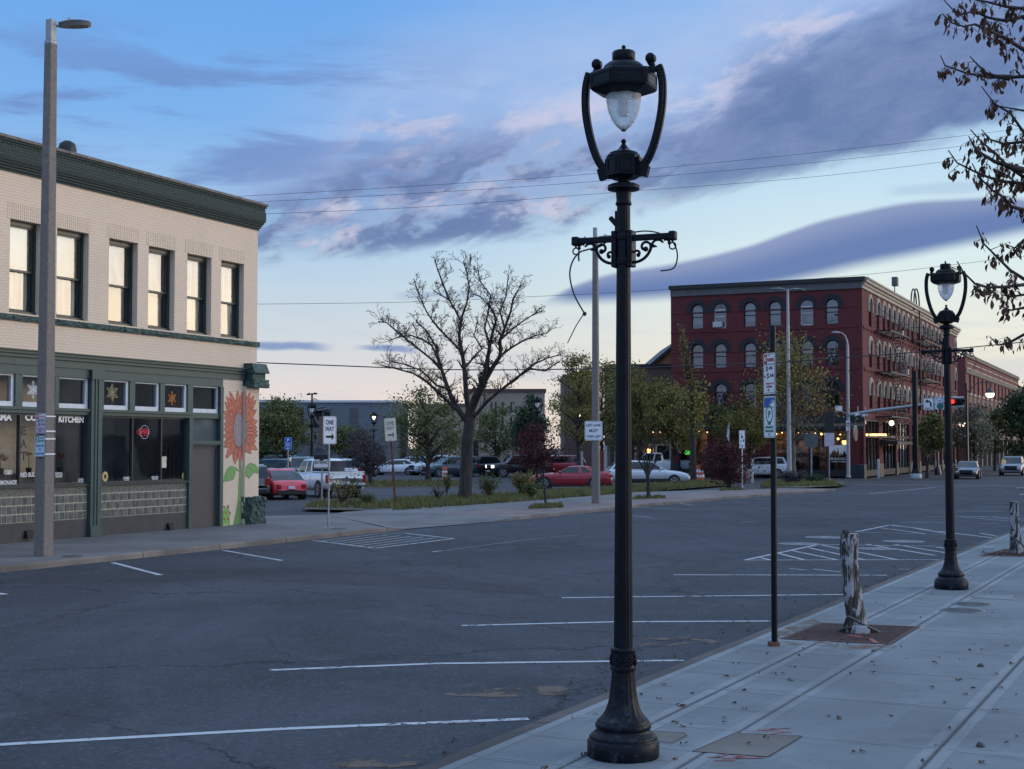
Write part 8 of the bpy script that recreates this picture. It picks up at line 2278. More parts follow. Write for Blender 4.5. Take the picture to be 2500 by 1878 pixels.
x, y, z, w_, h = at_px(t, p, 938.5, 968, 1021, 1077, -.07); plate(t, 'sign_plate', x, y, z, w_*.96, h, R(10), d_oneway(5), .04, face='sign_cream', tilt=R(-4.2))
def d_ent(D): D.text('ENTRANCE',.0,-.03,.92,.26,0); D.rect(-.5,.18,.5,.5,0); D.poly([(-.5,.19),(-.18,.19),(-.02,.04),(.15,.19),(.5,.19)],0); D.rect(-.5,-.5,.5,-.38,5)
t, p, tp = sign_post('low white ENTRANCE board with a dark pointed top at the car park drive', 786, 1236, 786, 1140, .035, 'galv_dull', -.008, cat='sign', name='entrance_sign', square=True)
x, y, z, w_, h = at_px(t, p, 766.5, 806, 1111, 1145, -.06); plate(t, 'sign_plate', x, y, z, w_, h, R(4), d_ent, .012)
def d_park(D): D.frame(.014,.008,4); D.text('P',.0,.27,.26,.26,4); D.text('PUBLIC',0,.02,.58,.10,4); D.text('PARKING',0,-.13,.70,.10,4); D.poly([(-.24,-.34),(-.04,-.27),(-.04,-.315),(.22,-.315),(.22,-.365),(-.04,-.365),(-.04,-.41)],4)
t, p, tp = sign_post('blue public parking sign with a white P, behind the red round backed car', 703.5, 1196, 703.5, 1098, .03, 'galv', -.008)
x, y, z, w_, h = at_px(t, p, 695.3, 712, 1067.6, 1099.5, -.05); plate(t, 'sign_plate', x, y, z, w_*1.05, h, R(14), d_park, .04, face='sign_blue'); 
def d_left(D): D.frame(.018,.011,0); D.text('LEFT LANE',0,.285,.80,.135,0); D.text('MUST',0,.0,.50,.155,0); D.text('TURN LEFT',0,-.295,.80,.135,0)
p = G(1455,1229,SW); t = thing('road_sign', 'square white LEFT LANE MUST TURN LEFT sign strapped to the far concrete pole', 'road sign', (p.x,p.y-.17,SW), 0)
a = P(1427.5,1028,p.y-.17); b = P(1471,1075.5,p.y-.17); plate(t, 'plate', (a.x+b.x)/2-p.x, 0, (a.z+b.z)/2-SW, b.x-a.x, a.z-b.z, R(-3), d_left, .06)
m = MB(); m.box(-.16,.004,(a.z+b.z)/2-SW-.2,.16,.02,(a.z+b.z)/2-SW-.16); m.box(-.16,.004,(a.z+b.z)/2-SW+.16,.16,.02,(a.z+b.z)/2-SW+.2); m.build('bracket', K['galv_dull'], t)
def d_blot(D):
    r2 = random.Random(8)
    for k in range(9):
        cx, cz, s_ = r2.uniform(-.3,.3), r2.uniform(-.12,.30), r2.uniform(.06,.16); D.poly([(cx+s_*r2.uniform(.5,1.3)*math.cos(q*1.05), cz+s_*.5*r2.uniform(.5,1.3)*math.sin(q*1.05)) for q in range(6)],0)
    D.frame(.012,.006,0); D.text('8',0,-.35,.3,.1,5)
t, p, tp = sign_post('white sign defaced with black blotches on a white post near the plum tree', 1812.5, 1195, 1811.5, 1055, .032, 'sign_white')
x, y, z, w_, h = at_px(t, p, 1804, 1819.3, 1051, 1095.5, -.06); plate(t, 'sign_plate', x, y, z, w_, h, R(8), d_blot, .03)
# two sign backs by the cafe
t, p, tp = sign_post('big square sign seen from behind before the cafe windows', 1981, 1165, 1980.5, 1054, .06, 'galv_dull', cat='road sign'); t.name = 'road_sign'
x, y, z, w_, h = at_px(t, p, 1963.5, 1997, 1058.5, 1091.5, -.09); plate(t, 'sign_plate', x, y, z, w_, h, 0, lambda D: None, .05, face='sign_back', backmat=1)
# --- traffic signals
p = G(2024,1179.5,.1); t = thing('traffic_signal', 'black signal head on a slim black pole at the island tip, seen from behind', 'traffic signal', (p.x,p.y,.1), 0)
hp = P(2024,1004,p.y).z-.1; m = MB(); m.lathe([(.11,0),(.11,.25),(.06,.3),(.055,hp)], 12); m.build('pole', K['black_metal'], t)
a = P(2012.5,1004,p.y)-p; b = P(2036,1056,p.y)-p
m = MB(); m.bbox(a.x,-.12,b.z,b.x,.02,a.z,.03); m.bbox(a.x+.18,.02,b.z+.1,b.x-.18,.30,a.z-.1,.03)
for k in range(3): z = lerp(b.z,a.z,(k+.5)/3); m.M = Matrix.Translation(((a.x+b.x)/2,.30,z)) @ Matrix.Rotation(-math.pi/2,4,'X'); m.lathe([(.17,0),(.17,.28)],14,cap=False); m.M = Matrix.Identity(4)
m.build('signal_head', K['black'], t)
x, y, z, w_, h = at_px(t, p, 2012.5, 2037, 1057, 1090, -.12); plate(t, 'sign_plate', x, y, z, w_, h, 0, lambda D: None, .05, face='sign_pink')
# mast arm pole
p = G(2071,1166,SW); t = thing('traffic_signal', 'grey signal mast with a long arm, curved lamp on top and red light', 'traffic signal', (p.x,p.y,SW), 0)
Yp = p.y; L_ = lambda u, v, dY=0.0: P(u, v, Yp+dY) - p
m = MB(); m.lathe([(.20,0),(.19,.1),(.16,.2)],16); m.tube([(0,0,0), L_(2069.5,843)], [.155,.10], 14)
m.tube([L_(2069.5,845), L_(2068,832), L_(2063,820), L_(2055,813), L_(2047,811)], [.09,.07,.06,.05,.05], 8); m.build('pole', K['galv_dull'], t)
m = MB(); q = L_(2040,812); m.sphere(tuple(q), .30, 12, 8, (1.15,.6,.32)); m.build('luminaire', K['lamp_grey'], t)
m = MB(); ae = [L_(2071,1013), L_(2140,1002,-.6), L_(2250,988.5,-1.6), L_(2335,981,-2.4)]; m.tube(ae, [.14,.125,.10,.075], 12); m.tube([L_(2071,1013), L_(2052,1002)], .05, 8); m.build('mast_arm', K['galv_dull'], t)
a, b = L_(2039,991), L_(2056,1004); m = MB(); m.box(a.x,-.05,b.z,b.x,.0,a.z); m.build('street_name_sign', K['sign_white'], t)
for (u, v) in ((2094.5,1011),(2112.5,1012.5)):
    q = L_(u, v, -.3); m = MB(); m.tube([tuple(q+Vector((-.28,-.1,-.10))), tuple(q+Vector((.22,.1,.02)))], .11, 10); m.tube([tuple(q), tuple(q+Vector((0,0,.6)))], .03, 6); m.build('camera', K['white_fr'], t)
def d_only(D):
    D.frame(.02,.012,0); D.text('ONLY',.02,-.36,.74,.19,0); D.poly([(.16,-.22),(.32,-.22),(.32,.02),(.24,.19),(.08,.29),(-.06,.31),(-.06,.42),(-.34,.25),(-.06,.08),(-.06,.18),(.06,.16),(.14,.09),(.16,-.02)],0)
def d_yield(D): D.frame(.02,.010,3); D.text('LEFT TURN',0,.38,.84,.12,3); D.text('YIELD',0,.19,.60,.14,3); D.text('ON GREEN',0,.02,.84,.10,3); D.ring(0,-.24,.0,.26,2)
for (u0,u1,va,vb,dr,lb) in ((2253.5,2278,972.6,1001.7,d_only,'white left turn ONLY plate'),(2281.5,2307,970,1000,d_yield,'white left turn yield on green plate')):
    a, b = L_(u0,va,-2.0), L_(u1,vb,-2.0); plate(t, 'sign_plate', (a.x+b.x)/2, -2.1, (a.z+b.z)/2, b.x-a.x, a.z-b.z, R(-8), dr, .05, label=lb)
a, b = L_(2066,1026.6,-.3), L_(2076.6,1052,-.3)
def d_noturn(D): D.frame(.012,.006,0); D.ring(0,.1,.12,.16,0); D.poly([(-.05,-.4),(.08,-.4),(.08,.1),(.2,.1),(.0,.4),(-.2,.1),(-.05,.1)],0)
plate(t, 'sign_plate', (a.x+b.x)/2, -.2, (a.z+b.z)/2, b.x-a.x, a.z-b.z, 0, d_noturn, .04, label='small white turn restriction plate')
K['sig_red'] = emit('lit red signal lens', (1.0,.02,.015), 5.0); K['sig_off'] = flat('unlit signal lens', (.03,.025,.02), .3)
a, b = L_(2308,968,-2.4), L_(2352,994,-2.4)
m = MB(); m.bbox(a.x,-2.5,b.z,b.x,-2.38,a.z,.03); m.bbox(a.x+.25,-2.75,b.z+.17,b.x-.25,-2.5,a.z-.17,.04); m.m = 1; m.box(a.x,-2.52,a.z-.12,b.x,-2.505,a.z); m.box(a.x,-2.52,b.z,b.x,-2.505,b.z+.10); m.m = 0
zc = (a.z+b.z)/2
xsx = [lerp(a.x,b.x,q) for q in (.30,.56,.82)]
for x in xsx: m.M = Matrix.Translation((x,-2.75,zc)) @ Matrix.Rotation(math.pi/2,4,'X'); m.lathe([(.17,0),(.175,.22)],14,cap=False); m.M = Matrix.Identity(4)
sh = m.build('signal_head', [K['black'], K['white_fr']], t)
for k, x in enumerate(xsx):
    m = MB(); m.M = Matrix.Translation((x,-2.77,zc)) @ Matrix.Rotation(math.pi/2,4,'X'); m.lathe([(.001,.05),(.10,.035),(.155,.0)],16); m.build('lens', K['sig_red'] if k == 0 else K['sig_off'], sh)
# thick dark pole
p = G(2236,1168,SW); t = thing('utility_pole', 'thick dark pole on a flared base beside the small street tree', 'pole', (p.x,p.y,SW), 0); hp = P(2233,905.5,p.y).z-SW
m = MB(); m.lathe([(.24,.7),(.20,1.1),(.185,hp-.05),(.16,hp)], 18); m.build('pole', K['post_green'], t); m = MB(); m.lathe([(.44,0),(.44,.32),(.40,.36)],20); m.build('plinth', K['galv_dull'], t); m = MB(); m.lathe([(.40,.36),(.34,.45),(.27,.62),(.24,.7)],20); m.build('base', K['post_green'], t)
def bollard(label, u, v, vt, r, mat):
    p = G(u, v, SW); h = P(u, vt, p.y).z-SW; m = MB(); m.lathe([(r,0),(r,h-.05),(r*.8,h-.01),(r*.3,h)],12); m.m = 1; m.lathe([(r*1.03,h*.80),(r*1.03,h*.9)],12,cap=False)
    o = m.build('bollard', [K[mat], K['galv_dull']]); o.location = (p.x,p.y,SW); return tag(o, label, 'bollard')
bollard('slim grey bollard before the corner shop window of the red brick block', 2144.5, 1168, 1121, .10, 'galv_dull')
bollard('short grey post beside the bowl planter', 1836.5, 1180, 1122, .09, 'galv_dull')
p = G(1836.5,1180,SW)
# double headed lamp poles
p = G(1927,1171,.1); t = thing('light_pole', 'tall grey pole with two flat lamp heads rising behind the pin oak', 'light pole', (p.x,p.y,.1), 0); hp = P(1926,706,p.y).z-.1
m = MB(); m.tube([(0,0,0),(0,0,hp)], [.19,.09], 12); m.build('shaft', K['galv_dull'], t)
for s_ in (-1,1): led_head('luminaire', t, s_*.08, hp-.05, 1.25, K['lamp_grey'], s_, 0, -.03*s_)
p = P(761,1100,125); t = thing('light_pole', 'dark pole with two flat lamp heads far off before the concrete building', 'light pole', (p.x,p.y,0), 0); hp = P(761,960,125).z
m = MB(); m.tube([(0,0,0),(0,0,hp)], [.13,.08], 10); m.build('shaft', K['black_metal'], t)
for s_ in (-1,1): led_head('luminaire', t, s_*.06, hp-.1, .42, K['black'], s_, 0, .1*s_)
# more ornamental lamps beyond the street: same kind, some lit
K['globe_lit'] = emit('glowing lamp globe', (1.0,.86,.66), 3.2)
def far_lamp(u, Y, lit, label):
    c = copy_tree(lamp1, skip=('cable','cable_end','cable_plug','cable_tail')); q = P(u, 1100, Y); c.location = (q.x,q.y,0); c['label'] = label; c['group'] = 'ornamental lamps of the car park'
    if lit:
        for ch in c.children:
            if ch.name.split('.')[0] == 'globe':
                ch.material_slots[0].link = 'OBJECT'; ch.material_slots[0].material = K['globe_lit']
far_lamp(760, 96, False, 'unlit ornamental lamp behind the white pickup')
far_lamp(912, 121, True, 'glowing ornamental lamp behind the purple grey tree')
far_lamp(1311, 84, False, 'unlit ornamental lamp before the dark green tree')
far_lamp(1412, 114, True, 'glowing ornamental lamp just left of the LEFT LANE sign')
far_lamp(666, 150, True, 'glowing ornamental lamp shining through the round green tree at the left')
# pendant lamps on the brick block street
def pendant(u, v, Yb, upole, label, reach=True):
    b = P(upole, 1100, Yb); g_ = P(u, v, Yb) - Vector((b.x,b.y,0)); t = thing('street_lamp', label, 'street lamp', (b.x,b.y,0), 0, 'pendant lamps along the brick blocks')
    m = MB(); H = g_.z + 1.0; m.lathe([(.30,0),(.28,.4),(.16,.7),(.11,.9),(.085,H)], 12); m.build('pole', K['black_metal'], t)
    m = MB(); m.tube([(0,0,H-.9),(g_.x*.25,0,H-.35),(g_.x*.5,0,H+.1),(g_.x,0,H+.05),(g_.x,0,g_.z+.5)], .05, 8); m.lathe([(.10,g_.z+.55),(.14,g_.z+.40),(.34,g_.z+.22),(.40,g_.z+.10)],16,c=(g_.x,0)); m.build('arm', K['black_metal'], t)
    m = MB(); m.sphere((g_.x,0,g_.z), .36, 14, 10, (1.05,1.05,.85)); m.build('globe', K['globe_lit'], t)
pendant(2417, 963, 128, 2362, 'glowing pendant lamp on a long arm before the three storey brick building')
pendant(2273, 1026, 128, 2289, 'glowing pendant lamp above the small round street tree')
pendant(2349, 1035, 160, 2362, 'small glowing pendant lamp in the blossoming street tree')
pendant(2446, 1046, 165, 2458, 'far glowing pendant lamp near the right edge')
# planter, barrels, banner, green sign
p = G(1808,1177,.05); m = MB(); rr_ = 49/FPX*p.y/2; hh = 33/FPX*p.y
m.lathe([(rr_*.45,0),(rr_*.78,hh*.18),(rr_*.95,hh*.5),(rr_*1.0,hh*.92),(rr_*1.0,hh),(rr_*.9,hh),(rr_*.86,hh*.9)], 28); m.m = 1; m.lathe([(.001,hh*.91),(rr_*.87,hh*.905)],20,cap=False)
K['planter'] = flat('pinkish cast stone', (.20,.15,.14), .8, .15, 6, .2); o = m.build('planter', [K['planter'], K['soil']]); o.location = (p.x,p.y,.0); tag(o, 'big round cast stone bowl planter before the white crossover', 'planter')
K['orange'] = flat('orange plastic', (.50,.085,.025), .5, .15, 4)
def barrel(label, u0, u1, va, vb):
    p = G((u0+u1)/2, vb, 0); r_ = (u1-u0)/FPX*p.y/2; h = (vb-va)/FPX*p.y; m = MB(); m.lathe([(r_*1.15,0),(r_*1.15,.08),(r_,.1),(r_*.98,h*.30),(r_*.93,h*.32),(r_*.92,h*.6),(r_*.88,h*.62),(r_*.86,h*.95),(r_*.6,h)], 20)
    m.m = 1
    for z0, z1 in ((.20,.36),(.52,.68)): m.lathe([(lerp(r_,r_*.87,z0)+.008,h*z0),(lerp(r_,r_*.87,z1)+.008,h*z1)],20,cap=False)
    m.m = 0; m.tube([(-r_*.3,0,h),(0,0,h+.1),(r_*.3,0,h)],.02,6)
    o = m.build('traffic_barrel', [K['orange'], K['sign_white']]); o.location = (p.x,p.y,0); tag(o, label, 'traffic barrel', 'orange traffic barrels')
barrel('orange and white traffic barrel behind the dark leafy clump near the big bare trunk', 1079, 1092.5, 1140, 1170)
barrel('orange and white traffic barrel behind the tall poplar trunk', 1699, 1720, 1135, 1172)
p = P(1781,1170,113); t = thing('feather_banner', 'tall narrow white feather banner before the cafe', 'banner', (p.x,p.y,0), 0); zt_ = P(1781,1026,113).z; zb_ = P(1781,1078,113).z
m = MB(); m.tube([(0,0,0),(0,0,zb_),(.03,0,zt_)],.02,6); m.build('pole', K['galv_dull'], t); m = MB(); m.prism([(.0,zb_),(-.22,zb_+.2),(-.16,lerp(zb_,zt_,.6)),(.03,zt_),(.05,lerp(zb_,zt_,.5))],'y',-.012,.012); m.build('cloth', K['sign_white'], t)
p = P(1678,1105,113.5); m = MB(); m.M = Matrix.Rotation(math.pi/2,4,'X'); m.lathe([(.30,-.06),(.33,0),(.30,.06)],24); o = m.build('oval_sign', emit('green lit oval sign', (.10,.75,.08), .55)); o.location = tuple(p); o.scale = (.8,1,.55); tag(o, 'small glowing green oval sign by the far shopfront', 'sign')
p = P(1372,1110,120)
# timber frame shelter post pair near the concrete pole
p = P(1468,1160,121); t = thing('notice_stand', 'white framed stand with a red lattice panel behind the concrete pole', 'stand', (p.x,p.y,0), 0); zt_ = P(1468,1088,121).z
m = MB(); m.box(-.55,-.08,0,-.38,.08,zt_-.6); m.box(.20,-.10,0,.52,.10,zt_); m.build('posts', K['white_fr'], t) if False else None
q_ = MB(); q_.box(.22,-.10,0,.50,.10,zt_); q_.build('post', K['white_fr'], t); q_ = MB(); q_.box(-1.75,-.08,0,-1.55,.08,zt_-.5); q_.build('post', K['white_fr'], t)
m = MB(); m.box(-.1,-.04,.3,.2,.04,zt_-.4)
K['redpan'] = flat('red lattice panel', (.28,.04,.03), .7, .3, 20); m.build('panel', K['redpan'], t)

# ================================================================== overhead wires
def wire(label, pts, r, mat='black'):
    sm = []; V_ = [Vector(q) for q in pts]
    for q in range(len(V_)-1):
        p0, p1, p2, p3 = V_[max(q-1,0)], V_[q], V_[q+1], V_[min(q+2,len(V_)-1)]
        for k in range(8):
            u = k/8; sm.append(.5*((2*p1)+(-p0+p2)*u+(2*p0-5*p1+4*p2-p3)*u*u+(-p0+3*p1-3*p2+p3)*u**3))
    sm.append(V_[-1]); m = MB(); m.tube(sm, r, 5); return tag(m.build('overhead_wire', K[mat]), label, 'wire', 'overhead wires')
d2 = 1.1302
K['wire'] = flat('dark wire', (.02,.022,.03), .6)
for lab, pts, Ys, r in (('topmost thin wire crossing the sky behind the near lamp', [(470,427),(900,402),(1300,374),(1750,331),(2150,285),(2400,252)], (60,62,64,66,68,70), .0085),
                    ('second thin wire crossing the sky behind the near lamp', [(470,441),(900,418),(1300,391),(1750,352),(2170,305),(2400,276)], (60,62,64,66,68,70), .0085),
                    ('third thin wire crossing the sky behind the near lamp', [(470,466),(900,448),(1300,418),(1750,383),(2100,342),(2400,302)], (60,62,64,66,68,70), .0085),
                    ('thin wire passing through the bare tree and above the red brick block', [(470,658),(870,653),(1150,641),(1450,625),(1860,594),(2110,566),(2400,530)], (95,97,99,101,103,105,107), .014),
                    ('thick sagging cable crossing before the bare tree and the red brick block', [(470,780),(700,789),(1000,799),(1330,796),(1500,790),(1700,782),(2000,759),(2212,739),(2500,708)], (74,75,76,77,78,79,80,81,82), .030)):
    wire(lab, [P(x*d2, y*d2, Y) for (x, y), Y in zip(pts, Ys)], r, 'wire')

# ================================================================== stumps, grates, covers, litter
def birch():
    m, n, b = newmat('peeling white birch bark')
    tc = n.new('ShaderNodeTexCoord').outputs['Object']
    f = n.noise(n.mapping(tc, scale=(6.5,6.5,1.7), loc=(5.1,1.7,.4)), 1.3, 6, .70, 1.4); g_ = n.noise(n.mapping(tc, scale=(30,30,3)), 1.0, 4, .6); lent = n.noise(n.mapping(tc, scale=(4,4,60)), 1.0, 3, .5)
    white = n.mix(n.math('MULTIPLY', n.smooth(lent, .58, .7), .35), (.31,.325,.345), (.12,.115,.11)); dark = n.mix(n.smooth(g_, .35, .65), (.020,.017,.014), (.10,.085,.065))
    n.put(b.inputs['Base Color'], n.mix(n.smooth(f, .455, .50), white, dark)); b.inputs['Roughness'].default_value = .85
    bp = n.new('ShaderNodeBump'); bp.inputs['Strength'].default_value = .9; bp.inputs['Distance'].default_value = .02
    n.l.new(n.math('ADD', n.math('MULTIPLY', n.smooth(f, .485, .535), -.8), n.math('MULTIPLY', g_, .5)), bp.inputs['Height']); n.l.new(bp.outputs[0], b.inputs['Normal'])
    return m
K['birch'] = birch(); K['cutwood'] = flat('fresh cut wood', (.42,.36,.27), .85, .2, 20); K['grate'] = flat('rusty cast iron grate', (.085,.040,.032), .85, .4, 14, .4, 70)
K['box_grey'] = flat('grey plastic junction box', (.36,.38,.40), .5, .08); K['hose'] = flat('dark grey flexible conduit', (.055,.060,.065), .55, .2, 20); K['pinkpaint'] = flat('faded pink marking paint', (.34,.10,.10), .8, .3, 14)
def grate(label, quad_px, hole_c, hr, tree_open=True):
    A, B, C, D = [G(u, v, SW) for u, v in quad_px]; c = (A+B+C+D)/4; t = thing('tree_grate', label, 'tree grate', (c.x,c.y,SW), 0, 'square tree grates')
    m = MB(); S_ = lambda a, b: A.lerp(B, a).lerp(D.lerp(C, a), b) - c
    def q4_(a0,b0,a1,b1,z): m.poly([(S_(a,b).x,S_(a,b).y,z) for a, b in ((a0,b0),(a1,b0),(a1,b1),(a0,b1))])
    z = .008
    m.m = 1; q4_(0,0,1,1,.003); m.m = 0
    fw = .05
    for (a0,b0,a1,b1) in ((0,0,1,fw),(0,1-fw,1,1),(0,fw,fw,1-fw),(1-fw,fw,1,1-fw),(.485,fw,.515,.40),(.485,.60,.515,1-fw)): q4_(a0,b0,a1,b1,z)
    n = 22
    for side in (0,1):
        x0, x1 = (fw+.012,.472) if side == 0 else (.528,1-fw-.012)
        for k in range(n):
            y0 = lerp(fw+.01,1-fw-.01,k/n); y1 = lerp(fw+.01,1-fw-.01,(k+.62)/n); ym = (y0+y1)/2
            h = .5-math.sqrt(max(0,.115**2-(ym-.5)**2)) if abs(ym-.5) < .115 else None
            a0, a1 = x0, x1
            if h is not None:
                if side == 0: a1 = min(a1, h-.01)
                else: a0 = max(a0, 1-h+.01)
            segs = [(a0,lerp(a0,a1,.31)),(lerp(a0,a1,.345),lerp(a0,a1,.655)),(lerp(a0,a1,.69),a1)]
            for s0, s1 in segs: q4_(s0,y0,s1,y1,z)
    o = m.build('frame', [K['grate'], K['dark']], t)
    m = MB(); ring = [S_(.5+.125*math.cos(k*math.pi/14), .5+.125*math.sin(k*math.pi/14)) for k in range(29)]; m.tube([(p.x,p.y,.008) for p in ring], .012, 6, caps=False); m.build('ring', K['grate'], t)
    return t, S_, c
g1, S1, c1_ = grate('rusty square grate round the near cut stump, one corner sprayed pink', [(1905,1560.5),(2177,1574.5),(2247,1531),(2000,1521.5)], None, 0)
m = MB(); 
for (a0,b0,a1,b1) in ((.50,.35,.66,.26),(.74,.22,.86,.02)):
    p0, p1 = S1(a0,b0), S1(a1,b1); d = (p1-p0).normalized(); q = Vector((-d.y,d.x,0))*.03; m.poly([(p.x,p.y,.0115) for p in (p0-q,p1-q,p1+q,p0+q)])
m.build('paint_mark', K['pinkpaint'], g1)
def stump(label, u, v, pts_px, r0, seed, group='cut birch stumps on the pavement'):
    p = G(u, v, SW); t = thing('tree_stump', label, 'tree stump', (p.x,p.y,SW), 0, group); rr2 = random.Random(seed)
    ax = [(P(a, b, p.y) - p, w_/FPX*p.y/2) for a, b, w_ in pts_px]; n = 20; vs = []; rows = []
    ks = catm([(q[0].z, q[0].x, q[1]) for q in ax], 5)
    ph = [rr2.uniform(0,6.28) for _ in range(4)]
    for z, x, r in ks:
        rows.append([(x+r*(1+.10*math.sin(3*a+ph[0]+z*1.5)+.06*math.sin(5*a+ph[1]-z*3)+rr2.uniform(-.03,.03))*math.cos(a), r*(1+.08*math.sin(3*a+ph[2]))*math.sin(a), z) for a in [2*math.pi*i/n for i in range(n)]])
    m = MB(); vs = [q for row in rows for q in row]; m.add(vs, [(k*n+i,k*n+(i+1) % n,(k+1)*n+(i+1) % n,(k+1)*n+i) for k in range(len(rows)-1) for i in range(n)], True); m.build('trunk', K['birch'], t)
    m = MB(); top = rows[-1]; tz = top[0][2]; m.poly([(q[0],q[1],q[2]+.02*(q[0]-top[0][0])) for q in top]); m.build('cut_top', K['cutwood'], t)
    return t, p, rows
st1, ps1, rw1 = stump('tall cut birch stump with peeling bark, in the near rusty grate', 2089, 1543, [(2093,1546,62),(2091,1522,50),(2085,1490,45),(2078,1440,43),(2074,1390,41),(2072,1350,43),(2073,1322,45),(2074,1303,40)], .2, 3)
m = MB(); rr2 = random.Random(4); q = P(2064,1300,ps1.y)-ps1
for k in range(7): m.sphere((q.x+rr2.uniform(-.02,.03), rr2.uniform(-.04,.02), q.z+rr2.uniform(-.02,.01)), rr2.uniform(.015,.035), 7, 5)
m.build('bracket_fungus', K['bark'], st1)
def Sx(x, y, dY=0.0): return P(2000+x*.19257, 1280+y*.19257, ps1.y+dY) - ps1
m = MB(); pts = [Sx(215,1385,-.02),Sx(250,1345,-.06),Sx(330,1315,-.10),Sx(440,1315,-.12)]
cabl = lambda pts: catm([(i,)+tuple(p) for i, p in enumerate(pts)], 6)
m.tube([q[1:] for q in cabl(pts)], .017, 8); m.tube([q[1:] for q in cabl([Sx(300,1385,-.02),Sx(330,1270,-.10),Sx(365,1180,-.20),Sx(420,1195,-.20),Sx(540,1260,-.18),Sx(680,1330,-.12),Sx(770,1375,-.06)])], .019, 8); m.tube([q[1:] for q in cabl([Sx(590,1330,-.14),Sx(680,1355,-.1),Sx(760,1370,-.05)])], .019, 8)
o = m.build('conduit', K['hose']); o.location = tuple(ps1); tag(o, 'dark flexible conduit looped round the foot of the near stump', 'conduit')
a, b = Sx(445,1285,-.16), Sx(625,1425,-.16); m = MB(); m.bbox(a.x,-.24,b.z,b.x-.03,-.12,a.z-.0,.008); m.bbox(a.x-.03,-.20,b.z+.08,a.x,-.14,b.z+.14,.006); m.bbox(b.x-.03,-.20,b.z+.03,b.x+.01,-.14,b.z+.10,.006); m.box(a.x+.0,-.243,lerp(b.z,a.z,.30),b.x-.03,-.238,lerp(b.z,a.z,.33))
o = m.build('junction_box', K['box_grey']); o.location = (ps1.x,ps1.y,SW - b.z if b.z > 0 else SW); o.location.z = SW + max(0, -b.z) * 0 + (0 if abs(b.z) < .03 else 0); tag(o, 'grey plastic junction box leaning at the foot of the near stump', 'junction box')
g2, S2, c2_ = grate('rusty square grate heaped with dry leaves round the far cut stump', [(2389,1358),(2560,1360),(2610,1343),(2452,1341)], None, 0)
st2, ps2, rw2 = stump('cut birch stump at the right edge, its dark foot swollen, in the far grate', 2481, 1352, [(2481,1353,33),(2480,1335,32),(2479,1318,27),(2478,1290,23),(2476,1262,22),(2477,1225,21)], .2, 9)
m = MB(); q0 = P(2470,1322,ps2.y)-ps2; m.tube([tuple(P(u,v,ps2.y+dy)-ps2) for u, v, dy in ((2466,1345,-.2),(2469,1326,-.25),(2480,1318,-.26),(2492,1326,-.24),(2504,1340,-.2))], .02, 8); o = m.build('conduit', K['hose']); o.location = tuple(ps2); tag(o, 'dark flexible conduit looped round the foot of the far stump', 'conduit')
q = G(2413,1351,SW); m = MB(); m.bbox(-.11,-.06,0,.11,.06,.13,.01); m.bbox(-.19,-.03,.02,-.11,.03,.09,.01); o = m.build('junction_box', K['box_grey']); o.location = (q.x,q.y,SW+.01); tag(o, 'white junction box lying on the far grate', 'junction box')
# covers in the pavement and the road
def cover(label, u, v, ru, rv, mat, z, frame=True, name='manhole_cover'):
    A = G(u,v,z); rx = (G(u+ru,v,z)-A).length; ry = (G(u,v-rv,z)-G(u,v+rv,z)).length/2; r_ = (rx+ry)/2 if abs(rx-ry)/rx < .5 else rx
    m = MB(); m.m = 1; m.lathe([(r_*1.12,.0),(r_*1.12,.003),(r_*1.0,.003)],40); m.m = 0; m.lathe([(r_*.97,.001),(r_*.97,.006),(r_*.93,.008),(.001,.008)],40,smooth=False,cap=False)
    for k in range(4): rr3 = r_*(.25+.18*k); m.lathe([(rr3,.0085),(rr3+.012,.0125),(rr3+.024,.0085)],32,cap=False)
    for k in range(16): a = k*math.pi/8; m.bar((r_*.2*math.cos(a),r_*.2*math.sin(a),.009),(r_*.9*math.cos(a),r_*.9*math.sin(a),.009),.012,.006)
    o = m.build(name, [K[mat], K['walk_edge']]); o.location = (A.x,A.y,z); return tag(o, label, 'manhole cover', 'round covers in the ground')
K['cover'] = flat('worn dark iron cover', (.10,.095,.09), .5, .3, 10, .2, metal=.5); K['cover_l'] = flat('pale worn iron cover', (.20,.20,.21), .55, .25, 14, .2)
cover('nearer of two round iron covers in the pavement before the second lamp', 2349, 1491, 56, 5, 'cover', SW+.002); cover('farther of two round iron covers in the pavement before the second lamp', 2374, 1475.5, 52, 4, 'cover', SW+.002)
for lab, u, v, ru in (('pale round cover left of the hatched box in the road',1950,1328,46),('pale round cover beyond the hatched box, behind the near stump top',2014,1312,42),('pale round cover right of the near stump, beyond the hatching',2206,1322,45),('pale round cover under the hatching right of the near stump',2143,1340,46)):
    cover(lab, u, v, ru, 3, 'cover_l', .006)
cover('dark drain cover in the left pavement beside the concrete pole', 176, 1358.5, 24, 2, 'cover', SW+.0005, name='drain_cover'); cover('dark drain cover beside the white one way post', 829, 1291, 18, 2, 'cover', SW+.0005, name='drain_cover')
cover('small dark cover far out in the road', 1831, 1275, 17, 1.2, 'cover', .005)
def slab(name, label, px, mat, edge=None, z=SW+.003):
    m = MB(); q = [G(u,v,SW) for u, v in px]; c = sum(q, Vector())/len(q)
    if edge:
        m.m = 1; m.poly([(p.x+(p-c).x*.14-c.x, p.y+(p-c).y*.14-c.y, 0) for p in q]); m.m = 0
    m.poly([(p.x-c.x,p.y-c.y,.0015) for p in q]); m.m = 2
    for a, b in zip(q, q[1:]+q[:1]): a_ = a-c; b_ = b-c; d = (b_-a_).normalized(); n_ = Vector((-d.y,d.x,0))*.006; m.poly([(p.x,p.y,.0026) for p in (a_-n_,b_-n_,b_+n_,a_+n_)])
    o = m.build(name, [K[mat], K[edge] if edge else K[mat], K['joint']]); o.location = (c.x,c.y,z); return tag(o, label, 'cover') if label else o
